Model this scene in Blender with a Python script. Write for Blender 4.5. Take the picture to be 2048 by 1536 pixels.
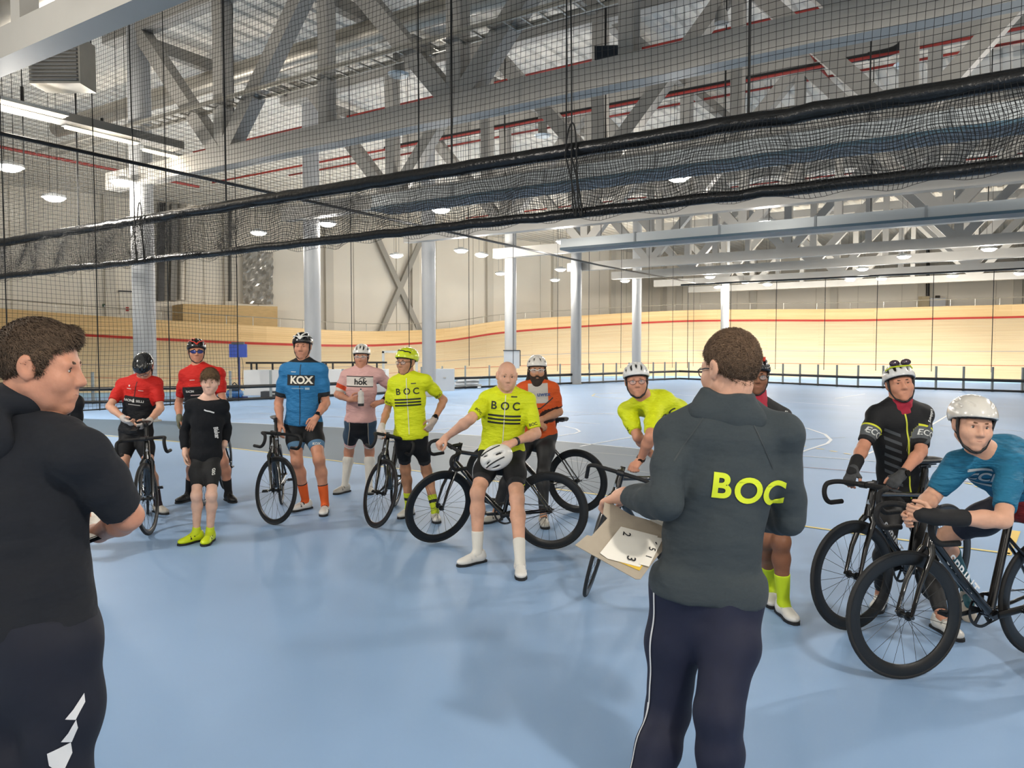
import bpy, bmesh, math, random
import numpy as np
from mathutils import Vector, Matrix
from mathutils.bvhtree import BVHTree

random.seed(7)
RNG = np.random.default_rng(7)
for o in list(bpy.data.objects):
    bpy.data.objects.remove(o, do_unlink=True)
scene = bpy.context.scene
COL = scene.collection

# ------------------------------------------------------------------ camera
FPX = 1520.0
CAMH = 1.72
PITCH = math.atan(70 / FPX)
cam = bpy.data.cameras.new('camera')
cam.sensor_width = 36.0
cam.lens = FPX * 36.0 / 2048.0
cam.clip_end = 400
camo = bpy.data.objects.new('camera', cam)
camo.location = (0, 0, CAMH)
camo.rotation_euler = (math.pi / 2 - PITCH, 0, 0)
COL.objects.link(camo)
scene.camera = camo

# ------------------------------------------------------------------ world and exposure
w = bpy.data.worlds.new('hall_ambient')
scene.world = w
w.use_nodes = True
w.node_tree.nodes['Background'].inputs[0].default_value = (0.9, 0.95, 1.0, 1)
w.node_tree.nodes['Background'].inputs[1].default_value = 0.3
scene.view_settings.view_transform = 'Standard'
scene.view_settings.look = 'None'
scene.view_settings.exposure = 1.35
scene.view_settings.gamma = 1.0
scene.view_settings.use_curve_mapping = False
LAMP_W = 150.0
scene.cycles.max_bounces = 3
scene.cycles.diffuse_bounces = 2
scene.cycles.glossy_bounces = 2
scene.cycles.transmission_bounces = 3
scene.cycles.transparent_max_bounces = 6
scene.cycles.caustics_reflective = False
scene.cycles.caustics_refractive = False
scene.cycles.use_adaptive_sampling = True
scene.cycles.adaptive_threshold = 0.1
scene.cycles.sample_clamp_indirect = 4.0


# ------------------------------------------------------------------ picture geometry
def ray(px, py):
    dx = (px - 1024) / FPX
    dv = (768 - py) / FPX
    c, s = math.cos(PITCH), math.sin(PITCH)
    return Vector((dx, c + dv * s, -s + dv * c))


def P(px, py, Y):
    d = ray(px, py)
    return Vector((0, 0, CAMH)) + d * (Y / d.y)


def ZP(px, py, z):
    d = ray(px, py)
    return Vector((0, 0, CAMH)) + d * ((z - CAMH) / d.z)


def G(px, py):
    return ZP(px, py, 0.0)


# hall axes: BX runs away along the column row, AX along the trusses
PHI = math.radians(33)
BX = Vector((math.sin(PHI), math.cos(PHI), 0))
AX = Vector((-math.cos(PHI), math.sin(PHI), 0))
P1 = Vector((-8.7, 18.0, 0))


def W(u, v, z=0.0):
    p = P1 + BX * u + AX * v
    return Vector((p.x, p.y, z))


# ------------------------------------------------------------------ materials
def lin(c):
    if isinstance(c, str):
        c = c.lstrip('#')
        c = [int(c[i:i + 2], 16) / 255 for i in (0, 2, 4)]
    return tuple(((x / 12.92) if x <= 0.04045 else ((x + 0.055) / 1.055) ** 2.4) for x in c) + (1.0,)


MATS = {}


def mat(name, col, rough=0.6, metal=0.0, noise=0.0, nscale=8.0, bump=0.0, bscale=40.0, emit=0.0,
        spec=0.5, coat=0.0, stretch=(1, 1, 1), alpha=1.0, trans=0.0, sheen=0.0):
    if name in MATS:
        return MATS[name]
    m = bpy.data.materials.new(name)
    m.use_nodes = True
    nt = m.node_tree
    b = nt.nodes['Principled BSDF']
    c = lin(col)
    b.inputs['Base Color'].default_value = c
    b.inputs['Roughness'].default_value = rough
    b.inputs['Metallic'].default_value = metal
    b.inputs['Specular IOR Level'].default_value = spec
    b.inputs['Coat Weight'].default_value = coat
    b.inputs['Alpha'].default_value = alpha
    b.inputs['Transmission Weight'].default_value = trans
    b.inputs['Sheen Weight'].default_value = sheen
    if emit:
        b.inputs['Emission Color'].default_value = c
        b.inputs['Emission Strength'].default_value = emit
    if noise or bump:
        tc = nt.nodes.new('ShaderNodeTexCoord')
        mp = nt.nodes.new('ShaderNodeMapping')
        mp.inputs['Scale'].default_value = stretch
        nt.links.new(tc.outputs['Object'], mp.inputs[0])
    if noise:
        n = nt.nodes.new('ShaderNodeTexNoise')
        n.inputs['Scale'].default_value = nscale
        n.inputs['Detail'].default_value = 4
        nt.links.new(mp.outputs[0], n.inputs['Vector'])
        r = nt.nodes.new('ShaderNodeValToRGB')
        r.color_ramp.elements[0].position = 0.3
        r.color_ramp.elements[1].position = 0.7
        r.color_ramp.elements[0].color = tuple(x * (1 - noise) for x in c[:3]) + (1,)
        r.color_ramp.elements[1].color = tuple(min(1, x * (1 + noise)) for x in c[:3]) + (1,)
        nt.links.new(n.outputs[0], r.inputs[0])
        nt.links.new(r.outputs[0], b.inputs['Base Color'])
    if bump:
        n2 = nt.nodes.new('ShaderNodeTexNoise')
        n2.inputs['Scale'].default_value = bscale
        n2.inputs['Detail'].default_value = 3
        nt.links.new(mp.outputs[0], n2.inputs['Vector'])
        bp = nt.nodes.new('ShaderNodeBump')
        bp.inputs['Strength'].default_value = bump
        bp.inputs['Distance'].default_value = 0.02
        nt.links.new(n2.outputs[0], bp.inputs['Height'])
        nt.links.new(bp.outputs[0], b.inputs['Normal'])
    MATS[name] = m
    return m


def rule_mat(name, base, rules, rough=0.7, bump=0.15, bscale=25.0, sheen=0.0, noise=0.0, stretch=(1, 1, 1)):
    """base colour, then for each (attribute, lo, hi, colour) that colour where lo < attribute < hi"""
    if name in MATS:
        return MATS[name]
    m = mat(name, base, rough, bump=bump, bscale=bscale, sheen=sheen, noise=noise, nscale=22, stretch=stretch, spec=0.3)
    nt = m.node_tree
    b = nt.nodes['Principled BSDF']
    cur = None
    if noise:
        cur = b.inputs['Base Color'].links[0].from_socket
    for attr, lo, hi, c in rules:
        at = nt.nodes.new('ShaderNodeAttribute')
        at.attribute_name = attr
        g = nt.nodes.new('ShaderNodeMath'); g.operation = 'GREATER_THAN'; g.inputs[1].default_value = lo
        l = nt.nodes.new('ShaderNodeMath'); l.operation = 'LESS_THAN'; l.inputs[1].default_value = hi
        nt.links.new(at.outputs['Fac'], g.inputs[0]); nt.links.new(at.outputs['Fac'], l.inputs[0])
        mm = nt.nodes.new('ShaderNodeMath'); mm.operation = 'MULTIPLY'
        nt.links.new(g.outputs[0], mm.inputs[0]); nt.links.new(l.outputs[0], mm.inputs[1])
        mx = nt.nodes.new('ShaderNodeMix'); mx.data_type = 'RGBA'
        nt.links.new(mm.outputs[0], mx.inputs['Factor'])
        if cur is None:
            mx.inputs[6].default_value = lin(base)
        else:
            nt.links.new(cur, mx.inputs[6])
        mx.inputs[7].default_value = lin(c)
        cur = mx.outputs[2]
    if cur is not None:
        nt.links.new(cur, b.inputs['Base Color'])
    return m


# ------------------------------------------------------------------ mesh helpers
def mesh_np(name, V, F, smooth=True):
    """V (n,3); F list of faces or (m,k) array"""
    me = bpy.data.meshes.new(name)
    V = np.asarray(V, dtype=np.float32)
    if isinstance(F, np.ndarray) and F.ndim == 2:
        k = F.shape[1]
        me.vertices.add(len(V)); me.vertices.foreach_set('co', V.ravel())
        me.loops.add(F.size); me.loops.foreach_set('vertex_index', F.astype(np.int32).ravel())
        me.polygons.add(len(F))
        me.polygons.foreach_set('loop_start', np.arange(0, F.size, k, dtype=np.int32))
        me.update(calc_edges=True)
    else:
        me.from_pydata([tuple(map(float, v)) for v in V], [], [tuple(map(int, f)) for f in F])
        me.update()
    if smooth:
        me.polygons.foreach_set('use_smooth', np.ones(len(me.polygons), dtype=bool))
    return me


class MB:
    """collects simple shapes into one mesh"""
    def __init__(s):
        s.v = []; s.f = []

    def add(s, V, F):
        n = len(s.v)
        s.v += [tuple(v) for v in V]
        s.f += [tuple(i + n for i in f) for f in F]
        return s

    def box(s, c, size, M=None):
        c = Vector(c)
        hx, hy, hz = [q / 2 for q in size]
        V = []
        for x, y, z in ((-1, -1, -1), (1, -1, -1), (1, 1, -1), (-1, 1, -1), (-1, -1, 1), (1, -1, 1), (1, 1, 1), (-1, 1, 1)):
            q = Vector((x * hx, y * hy, z * hz))
            V.append(c + (M @ q if M else q))
        return s.add(V, [(3, 2, 1, 0), (4, 5, 6, 7), (0, 1, 5, 4), (1, 2, 6, 5), (2, 3, 7, 6), (3, 0, 4, 7)])

    def beam(s, a, b, wdt, h, up=(0, 0, 1)):
        """rectangular bar from a to b"""
        a = Vector(a); b = Vector(b)
        d = (b - a).normalized()
        up = Vector(up)
        if abs(d.dot(up)) > 0.99:
            up = Vector((0, 1, 0))
        r = d.cross(up).normalized()
        u = r.cross(d)
        V = []
        for p in (a, b):
            for x, y in ((-1, -1), (1, -1), (1, 1), (-1, 1)):
                V.append(p + r * (x * wdt / 2) + u * (y * h / 2))
        return s.add(V, [(3, 2, 1, 0), (4, 5, 6, 7), (0, 1, 5, 4), (1, 2, 6, 5), (2, 3, 7, 6), (3, 0, 4, 7)])

    def tube(s, pts, r, n=10, caps=True, ry=None, up=(0, 0, 1)):
        """round or elliptical tube along points; r number or list"""
        pts = [Vector(p) for p in pts]
        m = len(pts)
        rs = r if isinstance(r, (list, tuple)) else [r] * m
        rys = rs if ry is None else (ry if isinstance(ry, (list, tuple)) else [ry] * m)
        base = len(s.v)
        upv = Vector(up)
        prev = None
        for i, p in enumerate(pts):
            t = (pts[min(i + 1, m - 1)] - pts[max(i - 1, 0)]).normalized()
            if prev is None:
                ref = upv if abs(t.dot(upv)) < 0.95 else Vector((1, 0, 0.01))
                x = t.cross(ref).normalized()
            else:
                x = (prev - t * prev.dot(t)).normalized()
            prev = x
            y = x.cross(t)
            for k in range(n):
                a = 2 * math.pi * k / n
                s.v.append(tuple(p + x * (math.cos(a) * rs[i]) + y * (math.sin(a) * rys[i])))
        for i in range(m - 1):
            for k in range(n):
                k2 = (k + 1) % n
                s.f.append((base + i * n + k, base + i * n + k2, base + (i + 1) * n + k2, base + (i + 1) * n + k))
        if caps:
            s.f.append(tuple(base + k for k in reversed(range(n))))
            s.f.append(tuple(base + (m - 1) * n + k for k in range(n)))
        return s

    def lathe(s, prof, n=24, axis='z', c=(0, 0, 0), M=None):
        """profile (r, h) list turned about the axis"""
        base = len(s.v)
        c = Vector(c)
        for r, h in prof:
            for k in range(n):
                a = 2 * math.pi * k / n
                if axis == 'z':
                    q = Vector((r * math.cos(a), r * math.sin(a), h))
                elif axis == 'y':
                    q = Vector((r * math.cos(a), h, r * math.sin(a)))
                else:
                    q = Vector((h, r * math.cos(a), r * math.sin(a)))
                s.v.append(tuple(c + (M @ q if M else q)))
        for i in range(len(prof) - 1):
            for k in range(n):
                k2 = (k + 1) % n
                s.f.append((base + i * n + k, base + i * n + k2, base + (i + 1) * n + k2, base + (i + 1) * n + k))
        return s

    def build(s, name, m, parent=None, smooth=False, kind=None):
        me = bpy.data.meshes.new(name)
        me.from_pydata([tuple(v) for v in s.v], [], s.f)
        me.update()
        if smooth:
            for p in me.polygons:
                p.use_smooth = True
            try:
                me.set_sharp_from_angle(angle=math.radians(40))
            except Exception:
                pass
        return link(name, me, m, parent, kind)


def link(name, me, m=None, parent=None, kind=None, M=None):
    o = bpy.data.objects.new(name, me)
    if m is not None:
        if me.materials:
            pass
        else:
            me.materials.append(m)
        if me.materials[0] != m:
            o.material_slots[0].link = 'OBJECT'
            o.material_slots[0].material = m
    COL.objects.link(o)
    if parent is not None:
        o.parent = parent
    if M is not None:
        o.matrix_local = M
    if kind:
        o['kind'] = kind
    return o


def thing(name, label, cat, loc=(0, 0, 0), group=None):
    o = bpy.data.objects.new(name, None)
    o.empty_display_size = 0.1
    COL.objects.link(o)
    o.location = loc
    return tag(o, label, cat, group)


def tag(o, label, cat, group=None):
    o['label'] = label
    o['category'] = cat
    if group:
        o['group'] = group
    return o


def struct(o):
    o['kind'] = 'structure'
    return o


def copy_tree(o, parent=None):
    c = o.copy()
    COL.objects.link(c)
    c.parent = parent
    for ch in o.children:
        copy_tree(ch, c)
    return c
# ================================================================== THE HALL
def M_floor(name, col):
    m = mat(name, col, 0.5, noise=0.05, nscale=0.6, bump=0.04, bscale=3.0, spec=0.25)
    return m


M_BLUE = M_floor('floor_blue', '#8cabd0')
M_SLATE = M_floor('floor_slate', '#526678')
M_WALL = mat('wall_panel', '#f0e9da', 0.6, noise=0.03, nscale=0.4)
M_STEEL = mat('painted_steel', '#a5a29b', 0.5, noise=0.03, nscale=2)
M_COLUMN = mat('column_paint', '#a9abac', 0.45, noise=0.02, nscale=2)
M_GALV = mat('galvanised', '#b9b6ad', 0.35, metal=0.7, noise=0.08, nscale=3)
M_BLACK = mat('black_plastic', '#0c0d0e', 0.35)
M_RUBBER = mat('black_wrap', '#121314', 0.28, bump=0.5, bscale=14, stretch=(1, 1, 1))
M_ROPE = mat('net_cord', '#1b1c1c', 0.8)
M_RED = mat('red_pipe', '#93291f', 0.5)
M_WHITE = mat('white_paint', '#e9ecef', 0.5)
M_YELLOW = mat('yellow_paint', '#e6c35a', 0.5)
M_LAMP = mat('lamp_glow', '#fffaf0', 0.4, emit=14.0)
M_LAMP.cycles.emission_sampling = 'NONE'

# floor
fl = struct(MB().add([(-75, -35, 0), (75, -35, 0), (75, 90, 0), (-75, 90, 0)], [(0, 1, 2, 3)]).build('floor', M_BLUE))


def ground_poly(pts, z, m, name):
    V = [G(*p) for p in pts]
    top = [(v.x, v.y, z) for v in V]
    bot = [(v.x, v.y, 0.0003) for v in V]
    n = len(V)
    F = [tuple(range(n))[::-1]] + [(i, (i + 1) % n, n + (i + 1) % n, n + i) for i in range(n)]
    a = sum(top[i][0] * top[(i + 1) % n][1] - top[(i + 1) % n][0] * top[i][1] for i in range(n))
    if a > 0:
        F[0] = F[0][::-1]
    return MB().add(top + bot, F).build(name, m, fl)


ground_poly([(-400, 818), (-100, 828), (180, 838), (480, 846), (800, 861), (1100, 881), (1420, 912), (1420, 1018), (1215, 992),
             (800, 938), (380, 886), (180, 866), (-100, 846), (-400, 826)], 0.002, M_SLATE, 'court_zone')


def stripe(pts, wd, m, name='court_line', z=0.004, ground=True):
    V = [G(*p) if ground else Vector(p) for p in pts]
    n = len(V)
    L = []; R = []
    for i in range(n):
        t = (V[min(i + 1, n - 1)] - V[max(i - 1, 0)]); t.z = 0; t.normalize()
        q = Vector((-t.y, t.x, 0)) * wd / 2
        L.append((V[i].x + q.x, V[i].y + q.y, z)); R.append((V[i].x - q.x, V[i].y - q.y, z))
    F = [(i, n + i, n + i + 1, i + 1) for i in range(n - 1)]
    return MB().add(L + R, F).build(name, m, fl)


M_LINE = mat('court_white', '#dfe7ee', 0.45)
M_LINEY = mat('court_yellow', '#dcc96a', 0.45)
M_LINER = mat('court_red', '#9b7f8f', 0.5)
M_LINEG = mat('court_grey', '#7f8d99', 0.5)
stripe([(-200, 835), (219, 872), (380, 886), (800, 938), (1215, 992), (1420, 1019)], 0.05, M_LINEY)
stripe([(1560, 1046), (1700, 1066), (1850, 1086), (2020, 1108)], 0.05, M_LINEY)
stripe([(2010, 1110), (2030, 1062)], 0.09, M_YELLOW)
stripe([(460, 845), (800, 861), (1100, 881), (1230, 893), (1420, 912)], 0.05, M_LINE)
stripe([(1090, 852), (1130, 853), (1152, 858), (1160, 863), (1150, 867), (1110, 873), (1050, 878)], 0.05, M_LINE)
stripe([(860, 862), (930, 853), (1000, 849), (1090, 852)], 0.05, M_LINE)
stripe([(1160, 893), (1270, 873), (1420, 846)], 0.05, M_LINE)
stripe([(1570, 850), (1615, 857), (1650, 869), (1662, 880), (1655, 887), (1600, 905), (1500, 938)], 0.06, M_LINE)
stripe([(1600, 912), (1740, 922), (1850, 931), (2048, 950)], 0.045, M_LINE)
stripe([(1735, 908), (1830, 870), (1905, 825)], 0.05, M_LINE)
stripe([(1880, 851), (2048, 863)], 0.04, M_LINE)
stripe([(1670, 797), (1730, 788)], 0.05, M_LINE)
stripe([(1320, 784), (1350, 789), (1430, 795), (1560, 803), (1700, 812)], 0.05, M_LINE)
stripe([(1240, 786), (1190, 788), (1184, 792), (1200, 795), (1280, 798)], 0.05, M_LINEY)
stripe([(640, 800), (800, 806), (1000, 815), (1200, 827), (1420, 842)], 0.04, M_LINE)
stripe([(480, 812), (700, 819), (950, 833), (1200, 848)], 0.04, M_LINE)
stripe([(900, 842), (1000, 838), (1100, 833), (1240, 826)], 0.04, M_LINE)
stripe([(500, 826), (760, 836), (960, 846)], 0.04, M_LINE)
stripe([(470, 839), (640, 834), (800, 838)], 0.03, M_LINER)
stripe([(1600, 934), (1740, 945), (2048, 975)], 0.03, M_LINER)
stripe([(1590, 880), (1690, 875)], 0.03, M_LINEG)
stripe([(800, 900), (1000, 897), (1200, 906), (1420, 925)], 0.04, M_LINEG)
stripe([(700, 868), (900, 888), (1100, 915), (1300, 946)], 0.03, M_LINEG)
for a, b in (((1602, 892), (1612, 893)), ((1632, 897), (1648, 899)), ((1660, 902), (1674, 904)), ((1688, 907), (1702, 909)),
             ((1912, 958), (1924, 960)), ((1930, 966), (1945, 969)), ((1950, 973), (1966, 976))):
    stripe([a, b], 0.06, M_LINEY)

# walls, roof
WH = 9.7


def wall(name, a, b, z0=0.0, z1=WH, m=M_WALL):
    d = (Vector(b) - Vector(a)).normalized()
    nrm = Vector((-d.y, d.x, 0)) * 0.3
    a = Vector(a); b = Vector(b)
    V = []
    for p in (a, b, b + nrm, a + nrm):
        V.append((p.x, p.y, z0))
    for p in (a, b, b + nrm, a + nrm):
        V.append((p.x, p.y, z1))
    o = MB().add(V, [(3, 2, 1, 0), (4, 5, 6, 7), (0, 1, 5, 4), (1, 2, 6, 5), (2, 3, 7, 6), (3, 0, 4, 7)]).build(name, m)
    return struct(o)


WL0, WL1 = Vector((-46, 21, 0)), Vector((13, 65, 0))
WF1 = Vector((66, 40, 0))
wl = wall('wall_left', WL0, WL1)
wf = wall('wall_far', WL1, WF1)
struct(wall('wall_back', (40, -30, 0), (-46, -30, 0)))
struct(wall('wall_side', (-46, -30, 0), (-46, 21, 0)))
struct(wall('wall_right', (66, 40, 0), (40, -30, 0)))
M_ROOF = mat('roof_deck', '#e2ddd2', 0.6, noise=0.06, nscale=0.5)
roof = MB()
# trapezoidal deck: ribs run along BX
n0, n1, st = -52, 62, 0.55
VV = []; FF = []
i = 0
v = -64.0
prof = []
while v < 36:
    prof += [(v, 9.67), (v + 0.18, 9.67), (v + 0.24, 9.62), (v + 0.44, 9.62)]
    v += 0.5
for (vv, zz) in prof:
    VV.append(W(-50, vv, zz)); VV.append(W(70, vv, zz))
for k in range(len(prof) - 1):
    FF.append((2 * k, 2 * k + 1, 2 * k + 3, 2 * k + 2))
roof.add(VV, FF)
ro = struct(roof.build('ceiling', M_ROOF))

# wall panels: seams and pilasters on the left and far walls
M_SEAM = mat('panel_seam', '#cfc8b8', 0.7)
M_PIL = mat('pilaster', '#dad4c6', 0.6)


def on_wall(a, b, s, off, z):
    d = (b - a).normalized(); n = Vector((d.y, -d.x, 0))
    p = a + d * s + n * off
    return Vector((p.x, p.y, z))


for a, b, par, step, lo, hi in ((WL0, WL1, wl, 3.0, 18, 73), (WL1, WF1, wf, 3.0, 0, 46)):
    s = lo
    k = 0
    while s < hi:
        q = MB().beam(on_wall(a, b, s, 0.01, 2.2), on_wall(a, b, s, 0.01, WH), 0.05, 0.03, up=(b - a).normalized())
        q.build('panel_joint', M_SEAM, par)
        if k % 2 == 0:
            MB().beam(on_wall(a, b, s + 1.3, 0.12, 2.2), on_wall(a, b, s + 1.3, 0.12, WH), 0.28, 0.5, up=(b - a).normalized()).build('pilaster', M_PIL, par)
        s += step
        k += 1
# cross bracing on the left wall
def wall_px(a, b, px, py, off=0.15):
    d = (b - a).normalized(); n = Vector((d.y, -d.x, 0))
    o = a + n * off
    r = ray(px, py); c = Vector((0, 0, CAMH))
    t = (o - c).dot(n) / r.dot(n)
    return c + r * t


br = thing('cross_brace', 'grey steel X brace on the pale wall behind the pink rider', 'brace', wall_px(WL0, WL1, 790, 660))
for o_ in (((752, 470), (842, 668)), ((846, 470), (760, 668))):
    q = MB().beam(wall_px(WL0, WL1, *o_[0], 0.25) - br.location, wall_px(WL0, WL1, *o_[1], 0.25) - br.location, 0.34, 0.2, up=(0.6, -0.8, 0))
    q.build('brace_arm', mat('brace_grey', '#a9a59b', 0.6), br)

# ------------------------------------------------------------------ wooden track
SEC = [(-420, 796, 640, 6.0, 1.15), (-200, 791, 652, 6.0, 1.1), (0, 788, 662, 6.0, 1.05), (170, 786, 672, 6.0, 1.0), (400, 783, 684, 6.0, 0.95), (560, 780, 690, 6.0, 0.9),
       (700, 772, 693, 6.0, 0.85), (800, 764, 690, 5.6, 0.85), (900, 757, 682, 5.2, 0.85), (1000, 755, 667, 5.0, 0.85), (1150, 753, 655, 4.8, 0.8),
       (1350, 752, 644, 4.6, 0.8), (1500, 753, 642, 4.5, 0.8), (1700, 756, 642, 4.5, 0.8), (1900, 760, 638, 4.5, 0.8), (2048, 763, 635, 4.5, 0.8),
       (2300, 772, 625, 4.5, 0.8), (2600, 784, 610, 4.5, 0.8)]
SEC = np.array(SEC, dtype=float)
fine = np.concatenate([np.linspace(SEC[i, 0], SEC[i + 1, 0], 6, endpoint=False) for i in range(len(SEC) - 1)] + [[SEC[-1, 0]]])


def smooth_interp(x, xs, ys):
    # Catmull-Rom through the section table
    i = int(np.clip(np.searchsorted(xs, x) - 1, 0, len(xs) - 2))
    x0, x1 = xs[i], xs[i + 1]
    t = (x - x0) / (x1 - x0)
    m0 = (ys[min(i + 1, len(ys) - 1)] - ys[max(i - 1, 0)]) / (xs[min(i + 1, len(xs) - 1)] - xs[max(i - 1, 0)])
    m1 = (ys[min(i + 2, len(ys) - 1)] - ys[i]) / (xs[min(i + 2, len(xs) - 1)] - xs[i])
    h = x1 - x0
    return (2 * t**3 - 3 * t**2 + 1) * ys[i] + (t**3 - 2 * t**2 + t) * h * m0 + (-2 * t**3 + 3 * t**2) * ys[i + 1] + (t**3 - t**2) * h * m1


inner = []; outer = []; board = []; wid = []
for x in fine:
    yi, yr, ww, bh = [smooth_interp(x, SEC[:, 0], SEC[:, k]) for k in (1, 2, 3, 4)]
    a = G(x, yi)
    b = P(x, yr, a.y + ww)
    inner.append(a); outer.append(b); board.append(bh)


def wood_mat(name, c1, c2, sc):
    m = bpy.data.materials.new(name); m.use_nodes = True
    nt = m.node_tree; b = nt.nodes['Principled BSDF']
    b.inputs['Roughness'].default_value = 0.5
    at = nt.nodes.new('ShaderNodeUVMap'); at.uv_map = 'run'
    mp = nt.nodes.new('ShaderNodeMapping'); mp.inputs['Scale'].default_value = sc
    nt.links.new(at.outputs[0], mp.inputs[0])
    br_ = nt.nodes.new('ShaderNodeTexBrick')
    br_.inputs['Color1'].default_value = lin(c1); br_.inputs['Color2'].default_value = lin(c2)
    br_.inputs['Mortar'].default_value = lin('#b99a66'); br_.inputs['Mortar Size'].default_value = 0.004
    br_.inputs['Scale'].default_value = 1.0; br_.inputs['Brick Width'].default_value = 6.0; br_.inputs['Row Height'].default_value = 0.12
    nt.links.new(mp.outputs[0], br_.inputs['Vector'])
    n = nt.nodes.new('ShaderNodeTexNoise'); n.inputs['Scale'].default_value = 1.2; n.inputs['Detail'].default_value = 5
    mp2 = nt.nodes.new('ShaderNodeMapping'); mp2.inputs['Scale'].default_value = (0.3, 6, 1)
    nt.links.new(at.outputs[0], mp2.inputs[0]); nt.links.new(mp2.outputs[0], n.inputs['Vector'])
    mx = nt.nodes.new('ShaderNodeMix'); mx.data_type = 'RGBA'; mx.blend_type = 'MULTIPLY'; mx.inputs['Factor'].default_value = 0.35
    rr = nt.nodes.new('ShaderNodeValToRGB'); rr.color_ramp.elements[0].color = (0.7, 0.62, 0.5, 1); rr.color_ramp.elements[0].position = 0.3
    rr.color_ramp.elements[1].position = 0.7
    nt.links.new(n.outputs[0], rr.inputs[0])
    nt.links.new(br_.outputs[0], mx.inputs[6]); nt.links.new(rr.outputs[0], mx.inputs[7])
    nt.links.new(mx.outputs[2], b.inputs['Base Color'])
    return m


M_WOOD = wood_mat('track_wood', '#f1e1bf', '#eed9b2', (1, 1, 1))
M_WOOD2 = wood_mat('board_wood', '#eed09c', '#e6c48e', (1, 1, 1))


def loft(rows, us, vs, name, m, parent, smooth=True, kind=None):
    """rows: list (stations) of lists (across) of points"""
    n = len(rows); k = len(rows[0])
    V = [tuple(p) for r in rows for p in r]
    F = [(i * k + j, (i + 1) * k + j, (i + 1) * k + j + 1, i * k + j + 1) for i in range(n - 1) for j in range(k - 1)]
    me = bpy.data.meshes.new(name); me.from_pydata(V, [], F); me.update()
    uv = me.uv_layers.new(name='run')
    for p in me.polygons:
        for li in p.loop_indices:
            vi = me.loops[li].vertex_index
            uv.data[li].uv = (us[vi // k], vs[vi % k])
        p.use_smooth = smooth
    return link(name, me, m, parent, kind)


run = [0.0]
for i in range(1, len(inner)):
    run.append(run[-1] + (inner[i] - inner[i - 1]).length)
NT = 9
rows = []
for a, b in zip(inner, outer):
    r = []
    for j in range(NT):
        t = j / (NT - 1)
        p = a.lerp(b, t)
        p.z = b.z * (t ** 1.25)
        r.append(p)
    rows.append(r)
track = thing('cycling_track', 'banked pale wooden cycling track curving behind the blue floor', 'track')
loft(rows, run, [j / (NT - 1) * 6 for j in range(NT)], 'riding_surface', M_WOOD, track)


def track_line(t0, wd, m, name):
    rr = []
    for i, (a, b) in enumerate(zip(inner, outer)):
        L = (b - a).length
        r = []
        for t in (t0 - wd / L / 2, t0 + wd / L / 2):
            p = a.lerp(b, t); p.z = b.z * (max(t, 0) ** 1.25) + 0.012
            r.append(p)
        rr.append(r)
    return loft(rr, run, [0, 1], name, m, track)


track_line(0.30, 0.06, mat('line_red', '#c4614b', 0.5), 'sprint_line')
track_line(0.52, 0.05, mat('line_blue', '#a9a6b5', 0.5), 'stayer_line')
# top boards, red line at their foot, rail above
rows = []; redr = []; top = []
for a, b, h in zip(inner, outer, board):
    d = (b - a); d.z = 0; d.normalize()
    rows.append([b + Vector((0, 0, 0.02)), b + d * 0.12 + Vector((0, 0, h * 0.5)), b + d * 0.2 + Vector((0, 0, h)), b + d * 0.35 + Vector((0, 0, h)), b + d * 0.35])
    redr.append([b - d * 0.06 + Vector((0, 0, -0.02)), b + Vector((0, 0, 0.10)) - d * 0.02])
    top.append(b + d * 0.25 + Vector((0, 0, h)))
loft(rows, run, [0, 0.5, 1, 1.1, 2], 'top_board', M_WOOD2, track, smooth=False)
loft(redr, run, [0, 1], 'red_edge_line', mat('edge_red', '#b8352b', 0.5), track)
rl = MB()
rl.tube([t + Vector((0, 0, 0.42)) for t in top], 0.025, 6)
rl.build('rail', M_GALV, track)
for i in range(0, len(top), 2):
    MB().tube([top[i], top[i] + Vector((0, 0, 0.42))], 0.02, 6).build('rail_post', M_GALV, track)
# light blue apron at the foot of the track
rows = []
for a, b in zip(inner, outer):
    d = (b - a); d.z = 0; d.normalize()
    rows.append([a - d * 3.2 + Vector((0, 0, 0.003)), a + Vector((0, 0, 0.003))])
ap = loft(rows, run, [0, 1], 'track_apron', mat('apron_blue', '#9fd0f2', 0.5), track)

# ------------------------------------------------------------------ infield fence with padded bars
FENCE = [(-300, 826), (0, 814), (170, 808), (480, 802), (750, 790), (900, 779), (1060, 772), (1200, 766), (1358, 759), (1560, 768), (1700, 775), (1870, 780), (2048, 786), (2300, 795)]
fp = [G(*p) for p in FENCE]
fen = thing('infield_fence', 'low post fence with two black padded bars around the infield', 'fence', fp[3])
M_POST = mat('fence_post', '#8d9494', 0.4, metal=0.4)
loc = fp[3]
cum = [0]
for i in range(1, len(fp)):
    cum.append(cum[-1] + (fp[i] - fp[i - 1]).length)
s = 0.4
post_me = None


def along(s):
    for i in range(1, len(fp)):
        if s <= cum[i]:
            return fp[i - 1].lerp(fp[i], (s - cum[i - 1]) / (cum[i] - cum[i - 1]))
    return fp[-1]


while s < cum[-1]:
    p = along(s)
    if post_me is None:
        o = MB().box((0, 0, 0.5), (0.07, 0.07, 1.0)).build('fence_post', M_POST, fen)
        post_me = o.data
    else:
        o = link('fence_post', post_me, M_POST, fen)
    o.location = p - loc
    s += 1.35 if p.x < -1 else 1.02
M_PAD = mat('bar_pad', '#101112', 0.4)
MB().tube([p - loc + Vector((0, -0.06, 0.47)) for p in fp], 0.06, 8).build('upper_bar', M_PAD, fen)
MB().tube([p - loc + Vector((0, -0.06, 0.06)) for p in fp], 0.045, 8).build('lower_bar', M_PAD, fen)

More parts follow.
